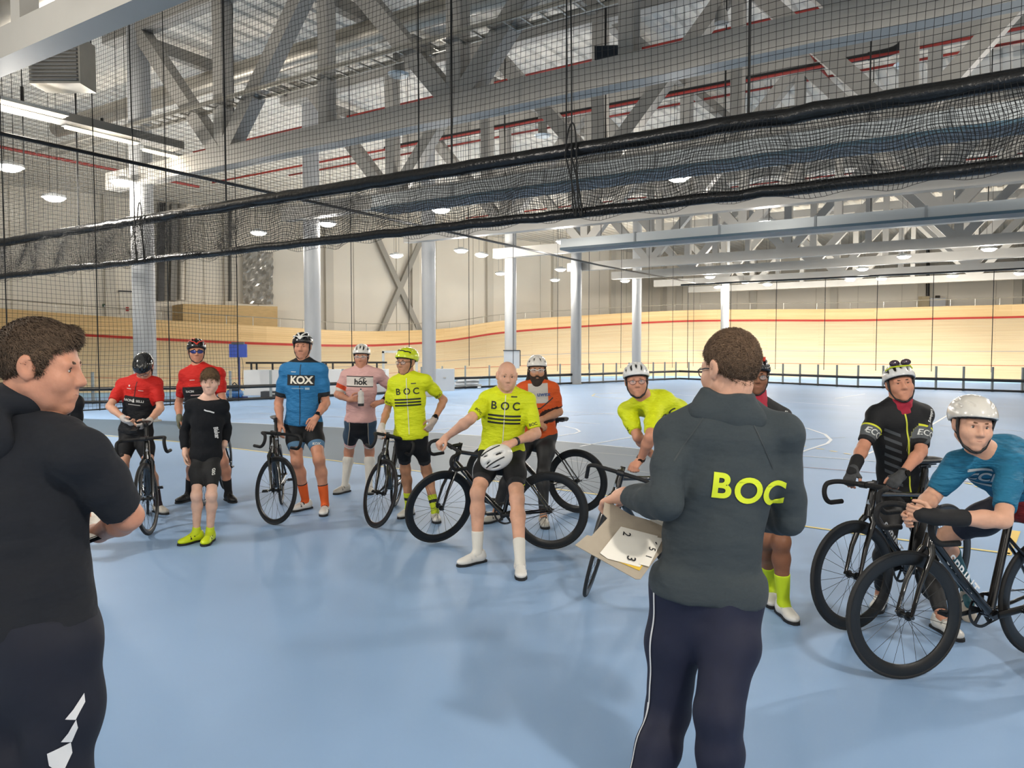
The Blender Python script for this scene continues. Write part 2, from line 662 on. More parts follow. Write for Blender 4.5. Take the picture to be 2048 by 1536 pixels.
# ------------------------------------------------------------------ columns
cols = [(290, 18.0, 0.25, 'behind the two red riders'), (626, 23.2, 0.245, 'behind the rider in blue'), (858, 27.6, 0.25, 'behind the yellow-helmeted rider'),
        (1021, 32.6, 0.25, 'behind the bald rider, carrying a grey box'), (1152, 37.2, 0.26, 'standing at the fence right of the bearded rider'), (1273, 43.0, 0.26, 'behind the leaning yellow rider'),
        (1449, 47.0, 0.25, 'behind the head of the jacketed coach')]
for (px, Y, r, wh) in cols:
    b = P(px, 700, Y); b.z = 0
    t = thing('steel_column', 'round grey steel column ' + wh, 'column', b, 'round columns beside the infield')
    MB().lathe([(0.001, 0), (r, 0), (r, 5.6), (r, 9.6)], 28).build('shaft', M_COLUMN, t, smooth=True)
    MB().lathe([(0.001, 0.03), (r + 0.08, 0.03), (r + 0.08, 0.0)], 20).build('base_plate', M_STEEL, t)
b = P(1021, 700, 32.6); b.z = 0
bx = thing('junction_box', 'grey cabinet strapped to the column behind the bald rider', 'box', (b.x + 0.05, b.y - 0.35, 0.9))
MB().box((0, 0, 0.38), (0.66, 0.25, 0.75)).build('cabinet', mat('cabinet_grey', '#b7bcc0', 0.5), bx)
MB().beam((-0.36, -0.13, 0.76), (0.36, -0.13, 0.76), 0.04, 0.04).beam((0.36, -0.13, 0.1), (0.36, -0.13, 0.76), 0.04, 0.04).build('frame', mat('dark_steel', '#3b3d3e', 0.5), bx)

# ------------------------------------------------------------------ roof trusses
def make_truss(first):
    z0, z1 = 5.75, 9.2
    vl, vr = 1.2, -44.0
    t = thing('roof_truss', 'grey steel roof truss', 'truss', W(0, 0, z0))
    base = W(0, 0, z0)

    def L(v, z, du=0.0):
        return W(du, v, z) - base
    MB().beam(L(vl, z0), L(vr, z0), 0.34, 0.4).build('bottom_chord', M_STEEL, t)
    MB().beam(L(vl, z1), L(vr, z1), 0.34, 0.4).build('top_chord', M_STEEL, t)
    step = 6.2
    v = 0.0
    k = 0
    me = [None]

    def member(a, b, wd, dp, nm):
        MB().beam(a, b, wd, dp, up=BX).build(nm, M_STEEL, t)
    while v > vr + step:
        member(L(v, z1), L(v - step / 2, z0), 0.32, 0.3, 'diagonal')
        member(L(v - step / 2, z0), L(v - step, z1), 0.32, 0.3, 'diagonal')
        member(L(v - step / 2, z0), L(v - step / 2, z1), 0.3, 0.28, 'upright')
        member(L(v - step, z0), L(v - step, z1), 0.24, 0.24, 'upright')
        v -= step
    return t


tr0 = make_truss(True)
names = {0: 'nearest to the riders, its chord crossing the picture top', 1: 'second from the front, just above the black net bar', 2: 'third from the front, below the bundled net',
         3: 'fourth from the front, behind the long dark panel', 4: 'fifth from the front, over the far floor', 5: 'sixth from the front, over the far floor',
         6: 'seventh from the front, near the far track', 7: 'farthest of all, ending at the slim column', -1: 'cutting across the top left corner'}
us = {0: 0.0, 1: 5.3, 2: 10.8, 3: 16.5, 4: 23.0, 5: 28.0, 6: 34.0, 7: 40.0, -1: -5.3}
for k in sorted(us):
    o = tr0 if k == 0 else copy_tree(tr0)
    o.location = W(us[k], 0, 5.75)
    o['label'] = 'grey steel roof truss ' + names[k]
    o['group'] = 'roof trusses'

# purlins along the hall, close under the deck (each a steel beam)
M_PURL = mat('purlin', '#96938c', 0.6)
k = 0
for v_, z_ in ((1.0, 9.3), (-4.6, 9.3), (-9.2, 9.3), (-18.4, 9.3), (-27.6, 9.3)):
    o = MB().beam(W(-14 if v_ > 0 else -25, v_, z_) - W(0, v_, z_), W(9 if v_ > 0 else 38, v_, z_) - W(0, v_, z_), 0.22, 0.3).build('purlin', M_PURL)
    o.location = W(0, v_, z_)
    tag(o, ['steel purlin over the column row under the deck', 'first steel purlin right of the columns under the deck', 'second steel purlin right of the columns under the deck',
            'third steel purlin right of the columns under the deck', 'farthest right steel purlin under the deck'][k], 'beam', 'roof purlins')
    k += 1

# ------------------------------------------------------------------ long radiant panels
M_PAN = mat('panel_side', '#a3a9ab', 0.4, metal=0.3)
M_PANU = mat('panel_under', '#35505f', 0.45)


def rpanel(a, b, label):
    t = thing('radiant_panel', label, 'panel', a)
    d = b - a
    MB().beam((0, 0, 0.12), d + Vector((0, 0, 0.12)), 0.62, 0.26).build('casing', M_PAN, t)
    MB().beam((0, 0, -0.05), d + Vector((0, 0, -0.05)), 0.7, 0.07).build('underside', M_PANU, t)
    n = 7
    for i in range(n):
        q = d * ((i + 0.5) / n)
        MB().tube([q + Vector((0, 0, 0.2)), q + Vector((0, 0, 4.4))], 0.012, 6).build('hanger', M_BLACK, t)
    for i in range(1, n):
        q = d * (i / n)
        MB().beam(q - d.normalized() * 0.03 + Vector((0, 0, 0.1)), q + d.normalized() * 0.03 + Vector((0, 0, 0.1)), 0.66, 0.36).build('joint_strap', mat('strap_grey', '#7d8284', 0.5), t)


rpanel(P(762, 418, 17.7), P(762, 418, 17.7) - AX * 16, 'long hanging heating panel with dark underside behind the bundled net')
rpanel(P(1130, 497, 24.7), P(1130, 497, 24.7) - AX * 18, 'long silver hanging heating panel with blue underside over the far floor')

# ------------------------------------------------------------------ lamps
lamp_me = {}


def make_lamp(loc, label, gain=1.0, power=True):
    t = thing('high_bay_lamp', label, 'lamp', loc, 'hanging hall lamps')
    if not lamp_me:
        h = MB().lathe([(0.001, 0.1), (0.1, 0.1), (0.13, 0.06), (0.27, 0.04), (0.28, -0.02), (0.25, -0.03), (0.25, 0.0), (0.001, 0.0)], 20).build('housing', mat('lamp_housing', '#b9bcbc', 0.4, metal=0.4), t, smooth=True)
        g = MB().lathe([(0.001, -0.11), (0.15, -0.10), (0.22, -0.06), (0.245, -0.01), (0.245, 0.0)], 20).build('diffuser', M_LAMP, t)
        c = MB().tube([(0.1, 0, 0.09), (0.1, 0, 4.05)], 0.006, 5).tube([(-0.1, 0, 0.09), (-0.1, 0, 4.05)], 0.006, 5).build('suspension_cable', M_BLACK, t)
        lamp_me.update(h=h.data, g=g.data, c=c.data)
    else:
        link('housing', lamp_me['h'], None, t); link('diffuser', lamp_me['g'], None, t); link('suspension_cable', lamp_me['c'], None, t)
    if power:
        L = bpy.data.lights.new('lamp_light', 'POINT')
        L.shadow_soft_size = 0.22; L.energy = LAMP_W * gain; L.color = (1.0, 0.93, 0.84)
        lo = bpy.data.objects.new('lamp_light', L)
        COL.objects.link(lo); lo.parent = t; lo.location = (0, 0, -0.45)
    return t


lamps = [(18, 332, 'far left at the picture edge'), (245, 362, 'left of the first column'), (108, 394, 'lower one between the two at far left'), (517, 464, 'under the bundled net left of the second column'),
         (655, 446, 'right beside the second column'), (882, 418, 'at the left end of the dark heating panel'), (1357, 353, 'behind the bundled net, brightest near centre'), (793, 510, 'left of the third column in front of the brace'),
         (922, 500, 'just right of the third column'), (963, 509, 'left of the fourth column'), (1127, 482, 'at the left end of the silver heating panel'), (1001, 546, 'at the left side of the fourth column'),
         (1121, 538, 'upper of two left of the fifth column'), (1110, 559, 'lower of two left of the fifth column'), (1533, 443, 'above the silver heating panel'), (1420, 553, 'left of the last slim column'),
         (1436, 573, 'lowest beside the last slim column'), (1535, 568, 'right of the last slim column'), (1725, 537, 'in the far middle right, upper one'), (1763, 557, 'in the far middle right, lower one'),
         (1808, 512, 'in the far right below the trusses'), (1978, 497, 'far right before the black pipe'), (2040, 546, 'at the right picture edge')]
for px, py, wh in lamps:
    Y = (5.6 - CAMH) * 1520 / (698 - py)
    make_lamp(P(px, py, Y), 'added fill lamp for the far wall, ' + wh, gain={245: 0.3, 655: 0.4, 18: 2.0, 108: 1.8}.get(px, 0.8))
for px, py, Y, wh in ((1250, 561, 43, 'low above the far bend, left of the last slim column'), (1490, 563, 44, 'low above the far bend, right of the last slim column'), (1700, 559, 42, 'low above the far bend, middle right'), (1905, 551, 40, 'low above the far bend, far right')):  # extra lamps added over the far bend to brighten the far wall
    make_lamp(P(px, py, Y), 'added fill lamp for the far wall, ' + wh, gain=1.7)
# the same grid goes on over the rest of the infield, beyond the picture
ex = 0
for u in (-30, -20, -10, 0, 11):
    for v in (-8, -20, -33):
        p = W(u, v, 5.7)
        d = p - Vector((0, 0, CAMH))
        if d.y > 0.5:
            sx = 1024 + FPX * d.x / d.y; sy = 698 - FPX * d.z / d.y
            if -150 < sx < 2200 and sy > -120:
                continue
        make_lamp(p, 'hanging round hall lamp outside the picture above the infield', gain=2.0)

# linear strip lights under the tray at the upper left
for px, py, wh in ((45, 214, 'nearest the left picture edge'), (205, 272, 'middle one left of the first column'), (348, 314, 'just right of the first column')):
    Y = (6.0 - CAMH) * 1520 / (698 - py)
    q = P(px, py, Y)
    t = thing('strip_light', 'long lit strip light under the cable tray, ' + wh, 'lamp', q, 'strip lights')
    MB().beam(BX * -0.75 + Vector((0, 0, 0.05)), BX * 0.75 + Vector((0, 0, 0.05)), 0.16, 0.06).build('housing', mat('lamp_housing', '#b9bcbc', 0.4), t)
    MB().beam(BX * -0.7, BX * 0.7, 0.12, 0.03).build('tube_cover', mat('strip_glow', '#ffe9bf', 0.4, emit=2.5), t)
    MB().beam(Vector((0, 0, 0.08)), Vector((0, 0, 0.35)), 0.04, 0.04).build('bracket', M_BLACK, t)
    L = bpy.data.lights.new('strip_lamp', 'POINT'); L.energy = 12; L.shadow_soft_size = 0.25; L.color = (1, 0.9, 0.75)
    lo = bpy.data.objects.new('strip_lamp', L); COL.objects.link(lo); lo.parent = t; lo.location = (0, 0, -0.3)
# ================================================================== SIGNED DISTANCE SHAPES (bodies, clothes, helmets)
def npv(v):
    return np.array((v[0], v[1], v[2]), dtype=np.float32)


class Prim:
    """kind: 'rc' round cone, 'el' ellipsoid, 'ts' torso segment with elliptical section"""
    __slots__ = ('kind', 'a', 'b', 'r0', 'r1', 'M', 'w0', 'w1', 'd0', 'd1', 'k', 'sub', 'clips', 'tag', 'infl')

    def __init__(s, kind, **kw):
        s.kind = kind; s.k = 0.02; s.sub = False; s.clips = (); s.tag = ''; s.infl = 0.0
        s.a = s.b = s.M = None; s.r0 = s.r1 = 0; s.w0 = s.w1 = s.d0 = s.d1 = 0
        for n, v in kw.items():
            setattr(s, n, v)

    def copy(s, **kw):
        q = Prim(s.kind)
        for n in Prim.__slots__:
            setattr(q, n, getattr(s, n))
        for n, v in kw.items():
            setattr(q, n, v)
        return q

    def bounds(s):
        if s.kind == 'rc':
            r = max(s.r0, s.r1)
            return np.minimum(s.a, s.b) - r, np.maximum(s.a, s.b) + r
        if s.kind == 'el':
            r = float(np.max(s.r0))
            return s.a - r, s.a + r
        r = max(s.w0, s.w1, s.d0, s.d1)
        return np.minimum(s.a, s.b) - r, np.maximum(s.a, s.b) + r

    def dist(s, X, Y, Z):
        if s.kind == 'rc':
            ab = s.b - s.a
            L2 = float(ab @ ab) + 1e-9
            px, py, pz = X - s.a[0], Y - s.a[1], Z - s.a[2]
            t = np.clip((px * ab[0] + py * ab[1] + pz * ab[2]) / L2, 0, 1)
            d = np.sqrt((px - t * ab[0])**2 + (py - t * ab[1])**2 + (pz - t * ab[2])**2) - (s.r0 + (s.r1 - s.r0) * t)
        elif s.kind == 'el':
            px, py, pz = X - s.a[0], Y - s.a[1], Z - s.a[2]
            M = s.M
            r = s.r0
            u = px * M[0, 0] + py * M[0, 1] + pz * M[0, 2]
            v = px * M[1, 0] + py * M[1, 1] + pz * M[1, 2]
            w_ = px * M[2, 0] + py * M[2, 1] + pz * M[2, 2]
            k0 = np.sqrt((u / r[0])**2 + (v / r[1])**2 + (w_ / r[2])**2)
            k1 = np.sqrt((u / r[0]**2)**2 + (v / r[1]**2)**2 + (w_ / r[2]**2)**2) + 1e-6
            d = k0 * (k0 - 1) / k1
        else:
            ab = s.b - s.a
            L = float(np.sqrt(ab @ ab)) + 1e-9
            ax = ab / L
            px, py, pz = X - s.a[0], Y - s.a[1], Z - s.a[2]
            h = px * ax[0] + py * ax[1] + pz * ax[2]
            t = np.clip(h / L, 0, 1)
            hz = h - t * L
            M = s.M
            u = px * M[0, 0] + py * M[0, 1] + pz * M[0, 2]
            v = px * M[1, 0] + py * M[1, 1] + pz * M[1, 2]
            ww = s.w0 + (s.w1 - s.w0) * t
            dd = s.d0 + (s.d1 - s.d0) * t
            mn = np.minimum(ww, dd)
            k0 = np.sqrt((u / ww)**2 + (v / dd)**2 + (hz / mn)**2)
            k1 = np.sqrt((u / ww**2)**2 + (v / dd**2)**2 + (hz / mn**2)**2) + 1e-6
            d = k0 * (k0 - 1) / k1
        if s.infl:
            d = d - s.infl
        for c, n in s.clips:
            d = np.maximum(d, (X - c[0]) * n[0] + (Y - c[1]) * n[1] + (Z - c[2]) * n[2])
        return d


def rc(a, b, r0, r1=None, k=0.02, **kw):
    return Prim('rc', a=npv(a), b=npv(b), r0=r0, r1=r0 if r1 is None else r1, k=k, **kw)


def el(c, r, M=None, k=0.02, **kw):
    return Prim('el', a=npv(c), r0=np.array(r, dtype=np.float32), M=np.eye(3, dtype=np.float32) if M is None else np.asarray(M, dtype=np.float32), k=k, **kw)


def field(prims, lo, hi, h):
    n = np.maximum(np.ceil((hi - lo) / h).astype(int) + 1, 2)
    xs = [(lo[i] + h * np.arange(n[i])).astype(np.float32) for i in range(3)]
    D = np.full(n, 0.15, dtype=np.float32)
    for p in prims:
        blo, bhi = p.bounds()
        m = p.k + max(p.infl, 0) + 3 * h + 0.006
        i0 = np.clip(np.floor((blo - m - lo) / h).astype(int), 0, n)
        i1 = np.clip(np.ceil((bhi + m - lo) / h).astype(int) + 1, 0, n)
        if np.any(i1 <= i0):
            continue
        X = xs[0][i0[0]:i1[0], None, None]
        Y = xs[1][None, i0[1]:i1[1], None]
        Z = xs[2][None, None, i0[2]:i1[2]]
        d = p.dist(X, Y, Z)
        sl = (slice(i0[0], i1[0]), slice(i0[1], i1[1]), slice(i0[2], i1[2]))
        cur = D[sl]
        if p.sub:
            d = -d
            hh = np.maximum(p.k - np.abs(cur - d), 0) / p.k
            D[sl] = np.maximum(cur, d) + hh * hh * p.k * 0.25
        else:
            hh = np.maximum(p.k - np.abs(cur - d), 0) / p.k
            D[sl] = np.minimum(cur, d) - hh * hh * p.k * 0.25
    return D, xs


EDG = [((0, 0, 0), (1, 0, 0)), ((0, 1, 0), (1, 1, 0)), ((0, 0, 1), (1, 0, 1)), ((0, 1, 1), (1, 1, 1)),
       ((0, 0, 0), (0, 1, 0)), ((1, 0, 0), (1, 1, 0)), ((0, 0, 1), (0, 1, 1)), ((1, 0, 1), (1, 1, 1)),
       ((0, 0, 0), (0, 0, 1)), ((1, 0, 0), (1, 0, 1)), ((0, 1, 0), (0, 1, 1)), ((1, 1, 0), (1, 1, 1))]


def surface_net(D, xs, h):
    S = D < 0
    nx, ny, nz = D.shape
    cnt = np.zeros((nx - 1, ny - 1, nz - 1), dtype=np.int8)
    for dx in (0, 1):
        for dy in (0, 1):
            for dz in (0, 1):
                cnt += S[dx:nx - 1 + dx, dy:ny - 1 + dy, dz:nz - 1 + dz]
    mix = (cnt > 0) & (cnt < 8)
    idx = np.argwhere(mix)
    if len(idx) == 0:
        return np.zeros((0, 3), np.float32), np.zeros((0, 4), np.int32)
    vid = np.full(mix.shape, -1, dtype=np.int32)
    vid[mix] = np.arange(len(idx))
    acc = np.zeros((len(idx), 3), dtype=np.float32)
    num = np.zeros(len(idx), dtype=np.float32)
    I, J, K = idx[:, 0], idx[:, 1], idx[:, 2]
    for a, b in EDG:
        da = D[I + a[0], J + a[1], K + a[2]]
        db = D[I + b[0], J + b[1], K + b[2]]
        c = (da < 0) != (db < 0)
        t = np.where(c, da / (da - db + 1e-12), 0)
        for q in range(3):
            acc[:, q] += np.where(c, a[q] + t * (b[q] - a[q]), 0)
        num += c
    pos = acc / num[:, None]
    V = np.empty_like(pos)
    for q in range(3):
        V[:, q] = xs[q][0] + h * (idx[:, q] + pos[:, q])
    F = []
    # quads around sign-changing grid edges
    c = S[:-1, 1:-1, 1:-1] != S[1:, 1:-1, 1:-1]
    e = np.argwhere(c)
    if len(e):
        i, j, k = e[:, 0], e[:, 1] + 1, e[:, 2] + 1
        q = np.stack([vid[i, j - 1, k - 1], vid[i, j, k - 1], vid[i, j, k], vid[i, j - 1, k]], 1)
        fl_ = S[i, j, k]
        q[~fl_] = q[~fl_][:, ::-1]
        F.append(q)
    c = S[1:-1, :-1, 1:-1] != S[1:-1, 1:, 1:-1]
    e = np.argwhere(c)
    if len(e):
        i, j, k = e[:, 0] + 1, e[:, 1], e[:, 2] + 1
        q = np.stack([vid[i - 1, j, k - 1], vid[i - 1, j, k], vid[i, j, k], vid[i, j, k - 1]], 1)
        fl_ = S[i, j, k]
        q[~fl_] = q[~fl_][:, ::-1]
        F.append(q)
    c = S[1:-1, 1:-1, :-1] != S[1:-1, 1:-1, 1:]
    e = np.argwhere(c)
    if len(e):
        i, j, k = e[:, 0] + 1, e[:, 1] + 1, e[:, 2]
        q = np.stack([vid[i - 1, j - 1, k], vid[i, j - 1, k], vid[i, j, k], vid[i - 1, j, k]], 1)
        fl_ = S[i, j, k]
        q[~fl_] = q[~fl_][:, ::-1]
        F.append(q)
    F = np.concatenate(F) if F else np.zeros((0, 4), np.int32)
    return V, F


def relax(V, F, it=1, f=0.5):
    n = len(V)
    a = np.concatenate([F[:, 0], F[:, 1], F[:, 2], F[:, 3]])
    b = np.concatenate([F[:, 1], F[:, 2], F[:, 3], F[:, 0]])
    for _ in range(it):
        s = np.zeros_like(V)
        for q in range(3):
            s[:, q] = np.bincount(a, V[b, q], n) + np.bincount(b, V[a, q], n)
        c = np.bincount(a, minlength=n) + np.bincount(b, minlength=n)
        c = np.maximum(c, 1)
        V = V + f * (s / c[:, None] - V)
    return V.astype(np.float32)


def sdf_mesh(prims, h, lo=None, hi=None, smooth=1, wrinkle=None):
    if lo is None:
        bs = [p.bounds() for p in prims if not p.sub]
        lo = np.min([b[0] for b in bs], axis=0) - 0.03
        hi = np.max([b[1] for b in bs], axis=0) + 0.03
        ex = max([max(p.infl, 0) for p in prims])
        lo = lo - ex; hi = hi + ex
    D, xs = field(prims, np.asarray(lo, np.float32), np.asarray(hi, np.float32), h)
    if wrinkle:
        amp, fx, fz = wrinkle
        X = xs[0][:, None, None]; Y = xs[1][None, :, None]; Z = xs[2][None, None, :]
        D = D + amp * np.sin(fz * Z + 3.0 * np.sin(fx * X + 1.3) + 2.2 * np.sin(fx * Y * 0.8 + 9 * Z)) * np.sin(fx * 0.6 * (X + Y) + 4 * Z)
    V, F = surface_net(D, xs, h)
    if smooth and len(F):
        V = relax(V, F, smooth, 0.5)
    return V, F


def multi_mesh(prims, h, boxes, smooth=1):
    """coarse mesh of everything plus fine boxes (lo, hi, h) cut into it"""
    V0, F0 = sdf_mesh(prims, h, smooth=smooth)
    Vs = [V0]; Fs = []
    cen = V0[F0].mean(1)
    keep = np.ones(len(F0), bool)
    n = len(V0)
    for lo, hi, hh in boxes:
        m = 0.75 * h
        ins = np.all((cen > lo + m) & (cen < hi - m), axis=1)
        keep &= ~ins
    Fs.append(F0[keep])
    for lo, hi, hh in boxes:
        V, F = sdf_mesh(prims, hh, lo - 2 * hh, hi + 2 * hh, smooth=smooth)
        if not len(F):
            continue
        c = V[F].mean(1)
        kp = np.all((c > lo - 0.2 * hh) & (c < hi + 0.2 * hh), axis=1)
        Vs.append(V); Fs.append(F[kp] + n)
        n += len(V)
    V = np.concatenate(Vs); F = np.concatenate(Fs)
    used = np.zeros(len(V), bool); used[F.ravel()] = True
    rm = np.cumsum(used) - 1
    return V[used], rm[F].astype(np.int32)


def vattr(me, name, vals):
    a = me.attributes.new(name, 'FLOAT', 'POINT')
    a.data.foreach_set('value', np.asarray(vals, dtype=np.float32))


# ------------------------------------------------------------------ lettering and prints laid onto cloth
def text_polys(txt, size, bold=0.0, spacing=1.0):
    cu = bpy.data.curves.new('t', 'FONT')
    cu.body = txt; cu.size = size; cu.align_x = 'CENTER'; cu.align_y = 'CENTER'
    cu.offset = bold * size; cu.space_character = spacing; cu.resolution_u = 6
    ob = bpy.data.objects.new('t', cu)
    COL.objects.link(ob)
    dg = bpy.context.evaluated_depsgraph_get()
    me = bpy.data.meshes.new_from_object(ob.evaluated_get(dg))
    bpy.data.objects.remove(ob); bpy.data.curves.remove(cu)
    bm = bmesh.new(); bm.from_mesh(me); bpy.data.meshes.remove(me)
    bmesh.ops.triangulate(bm, faces=bm.faces[:])
    return bm


def refine(bm, L):
    for _ in range(5):
        es = [e for e in bm.edges if e.calc_length() > L]
        if not es:
            break
        bmesh.ops.subdivide_edges(bm, edges=es, cuts=1)
        bmesh.ops.triangulate(bm, faces=[f for f in bm.faces if len(f.verts) > 3])


def poly_bm(polys, L=0.02):
    bm = bmesh.new()
    for p in polys:
        vs = [bm.verts.new((x, y, 0)) for x, y in p]
        bm.faces.new(vs)
    bmesh.ops.triangulate(bm, faces=bm.faces[:])
    refine(bm, L)
    return bm


def rect(x0, y0, x1, y1):
    return [(x0, y0), (x1, y0), (x1, y1), (x0, y1)]


def line_polys(pts, wd):
    out = []
    for (x0, y0), (x1, y1) in zip(pts[:-1], pts[1:]):
        d = math.hypot(x1 - x0, y1 - y0) + 1e-9
        nx, ny = -(y1 - y0) / d * wd / 2, (x1 - x0) / d * wd / 2
        out.append([(x0 - nx, y0 - ny), (x1 - nx, y1 - ny), (x1 + nx, y1 + ny), (x0 + nx, y0 + ny)])
    return out


def project(bm, bvh, O, U, Vv, N, name, m, parent, lift=0.003, maxd=1.0):
    """drape the flat print onto the cloth along -N"""
    miss = []
    for v in bm.verts:
        o = O + U * v.co.x + Vv * v.co.y + N * 0.5
        hit = bvh.ray_cast(o, -N, maxd)
        if hit[0] is None:
            miss.append(v)
            v.co = o - N * 0.5
        else:
            v.co = hit[0] + N * lift
    if miss:
        bmesh.ops.delete(bm, geom=miss, context='VERTS')
    if len(bm.faces) == 0:
        bm.free(); return None
    me = bpy.data.meshes.new(name)
    bm.normal_update()
    for f in bm.faces:
        if f.normal.dot(N) < 0:
            f.normal_flip()
    bm.to_mesh(me); bm.free()
    me.polygons.foreach_set('use_smooth', np.ones(len(me.polygons), dtype=bool))
    return link(name, me, m, parent)
# ================================================================== PEOPLE
def mid_joint(A, C, L1, L2, px, py, Y0, bias=0.0):
    """joint seen at (px, py): choose its depth so that both bones get their length"""
    best = None
    for i in range(-60, 61):
        q = P(px, py, Y0 + i * 0.01)
        e = ((q - A).length - L1)**2 + ((q - C).length - L2)**2 - bias * i * 0.01 * 0.02
        if best is None or e < best[0]:
            best = (e, q)
    return best[1]


def smat(name, c, **k):
    return mat(name, c, **k)


def skin_mat(tone):
    n = 'skin_' + tone
    if n in MATS:
        return MATS[n]
    c = {'fair': '#d3a288', 'ruddy': '#c98f74', 'tan': '#bd8a6b', 'dark': '#8a5d45', 'pale': '#d9b09b'}[tone]
    m = mat(n, c, 0.5, noise=0.10, nscale=14, bump=0.06, bscale=90, spec=0.35)
    b = m.node_tree.nodes['Principled BSDF']
    b.inputs['Subsurface Weight'].default_value = 0.08
    b.inputs['Subsurface Radius'].default_value = (0.012, 0.005, 0.003)
    return m


# ---- shoe template (toe along +y, ankle above the origin)
def shoe_meshes():
    pr = [el((0, -0.035, 0.046), (0.036, 0.048, 0.046), k=0.03), el((0.0, 0.04, 0.046), (0.040, 0.085, 0.042), k=0.03),
          el((0.004, 0.125, 0.034), (0.046, 0.07, 0.031), k=0.03), rc((0, -0.012, 0.06), (0, -0.02, 0.105), 0.040, 0.038, k=0.03)]
    for p in pr:
        p.clips = ((npv((0, 0, 0.014)), npv((0, 0, -1))), (npv((0, 0, 0.105)), npv((0, -0.15, 1))))
    V, F = sdf_mesh(pr, 0.006, smooth=2)
    up = mesh_np('shoe_upper', V, F)
    pts = [(-0.03, -0.075), (0, -0.082), (0.03, -0.075), (0.036, -0.03), (0.036, 0.04), (0.05, 0.11), (0.045, 0.16), (0.022, 0.193), (0, 0.197), (-0.02, 0.19), (-0.042, 0.15), (-0.043, 0.1), (-0.034, 0.04), (-0.036, -0.03)]
    n = len(pts)
    b = MB()
    b.add([(x, y, 0.0) for x, y in pts] + [(x * 1.02, y, 0.018) for x, y in pts], [tuple(range(n))[::-1], tuple(range(n, 2 * n))] + [(i, (i + 1) % n, n + (i + 1) % n, n + i) for i in range(n)])
    so = bpy.data.meshes.new('shoe_sole'); so.from_pydata(b.v, [], b.f); so.update()
    s = MB()
    for y, z, wx in ((0.045, 0.088, 0.036), (0.085, 0.072, 0.042)):
        s.tube([(-wx, y + 0.004, z - 0.028), (-wx * 0.6, y, z - 0.004), (0, y, z + 0.004), (wx * 0.6, y, z - 0.004), (wx, y + 0.004, z - 0.028)], 0.010, 6, ry=0.004)
    st = bpy.data.meshes.new('shoe_strap'); st.from_pydata(s.v, [], s.f); st.update()
    for p in st.polygons:
        p.use_smooth = True
    return up, so, st


SHOE = shoe_meshes()

# ---- helmet templates in head coordinates (x right, y forward, z up; origin between the ears at eye height)
HC, HR = (0, -0.012, 0.042), (0.103, 0.138, 0.108)


def hz(x, y, sc=1.0):
    q = 1 - (x / (HR[0] * sc))**2 - ((y - HC[1]) / (HR[1] * sc))**2
    return HC[2] + HR[2] * sc * math.sqrt(max(q, 0.0))


def helmet_meshes(style):
    cut = (npv((0, 0, 0.028)), npv((0, 0.22, -1)))
    pr = [el(HC, HR, k=0.01, clips=(cut,))]
    if style == 'aero':
        pr = [el(HC, HR, k=0.02, clips=(cut,)), el((0, -0.07, 0.05), (0.092, 0.1, 0.085), k=0.03, clips=(cut,))]
    # brim edge
    slots = []
    if style == 'vent':
        for x in (-0.07, -0.036, 0, 0.036, 0.07):
            y0, y1 = (0.02, 0.10) if abs(x) < 0.05 else (-0.01, 0.06)
            slots.append(((x, y0), (x * 1.15, y1), 0.011))
            slots.append(((x, -0.03), (x * 0.9, -0.11), 0.011))
        for x in (-0.092, 0.092):
            slots.append(((x, -0.02), (x * 0.86, 0.045), 0.012))
    elif style == 'aero':
        for x in (-0.04, 0.04):
            slots.append(((x, 0.085), (x * 1.5, 0.035), 0.006))
        for x in (-0.088, 0.088):
            slots.append(((x, -0.0), (x * 0.95, 0.04), 0.009))
            slots.append(((x * 0.8, -0.05), (x * 0.85, -0.02), 0.009))
    elif style == 'big':
        for x in (-0.03, 0.03):
            slots.append(((x, 0.045), (x * 1.3, 0.09), 0.013))
        for x in (-0.088, 0.088):
            slots.append(((x, -0.01), (x * 0.93, 0.05), 0.015))
        slots.append(((0, -0.02), (0, -0.09), 0.014))
    elif style == 'smooth':
        for x in (-0.05, 0, 0.05):
            slots.append(((x, 0.03), (x * 0.9, 0.08), 0.008))
        for x in (-0.075, 0.075):
            slots.append(((x, -0.06), (x, -0.02), 0.007))
    for a, b, r in slots:
        pr.append(rc((a[0], a[1], hz(*a)), (b[0], b[1], hz(*b)), r, r * 0.8, k=0.004, sub=True))
    # hollow
    pr.append(el((HC[0], HC[1], HC[2] - 0.006), tuple(r - 0.014 for r in HR), k=0.004, sub=True))
    V, F = sdf_mesh(pr, 0.0052, smooth=1)
    sh = mesh_np('helmet_shell', V, F)
    cut2 = (npv((0, 0, 0.02)), npv((0, 0.22, -1)))
    V, F = sdf_mesh([el((HC[0], HC[1], HC[2] - 0.004), tuple(r - 0.010 for r in HR), k=0.01, clips=(cut2,)),
                     el((HC[0], HC[1], HC[2] - 0.012), tuple(r - 0.022 for r in HR), k=0.004, sub=True)], 0.0065)
    ln = mesh_np('helmet_liner', V, F)
    return sh, ln


HELM = {}


def strap_mesh():
    b = MB()
    for s in (-1, 1):
        b.tube([(s * 0.084, 0.03, 0.04), (s * 0.079, 0.022, -0.01), (s * 0.070, 0.032, -0.06), (s * 0.048, 0.052, -0.103), (s * 0.02, 0.07, -0.122), (0, 0.075, -0.126)], 0.0045, 6, ry=0.009, up=(1, 0, 0))
        b.tube([(s * 0.085, -0.06, 0.02), (s * 0.079, -0.02, -0.03), (s * 0.070, 0.032, -0.06)], 0.004, 6)
    me = bpy.data.meshes.new('chin_strap'); me.from_pydata(b.v, [], b.f); me.update()
    for p in me.polygons:
        p.use_smooth = True
    return me


STRAP = strap_mesh()


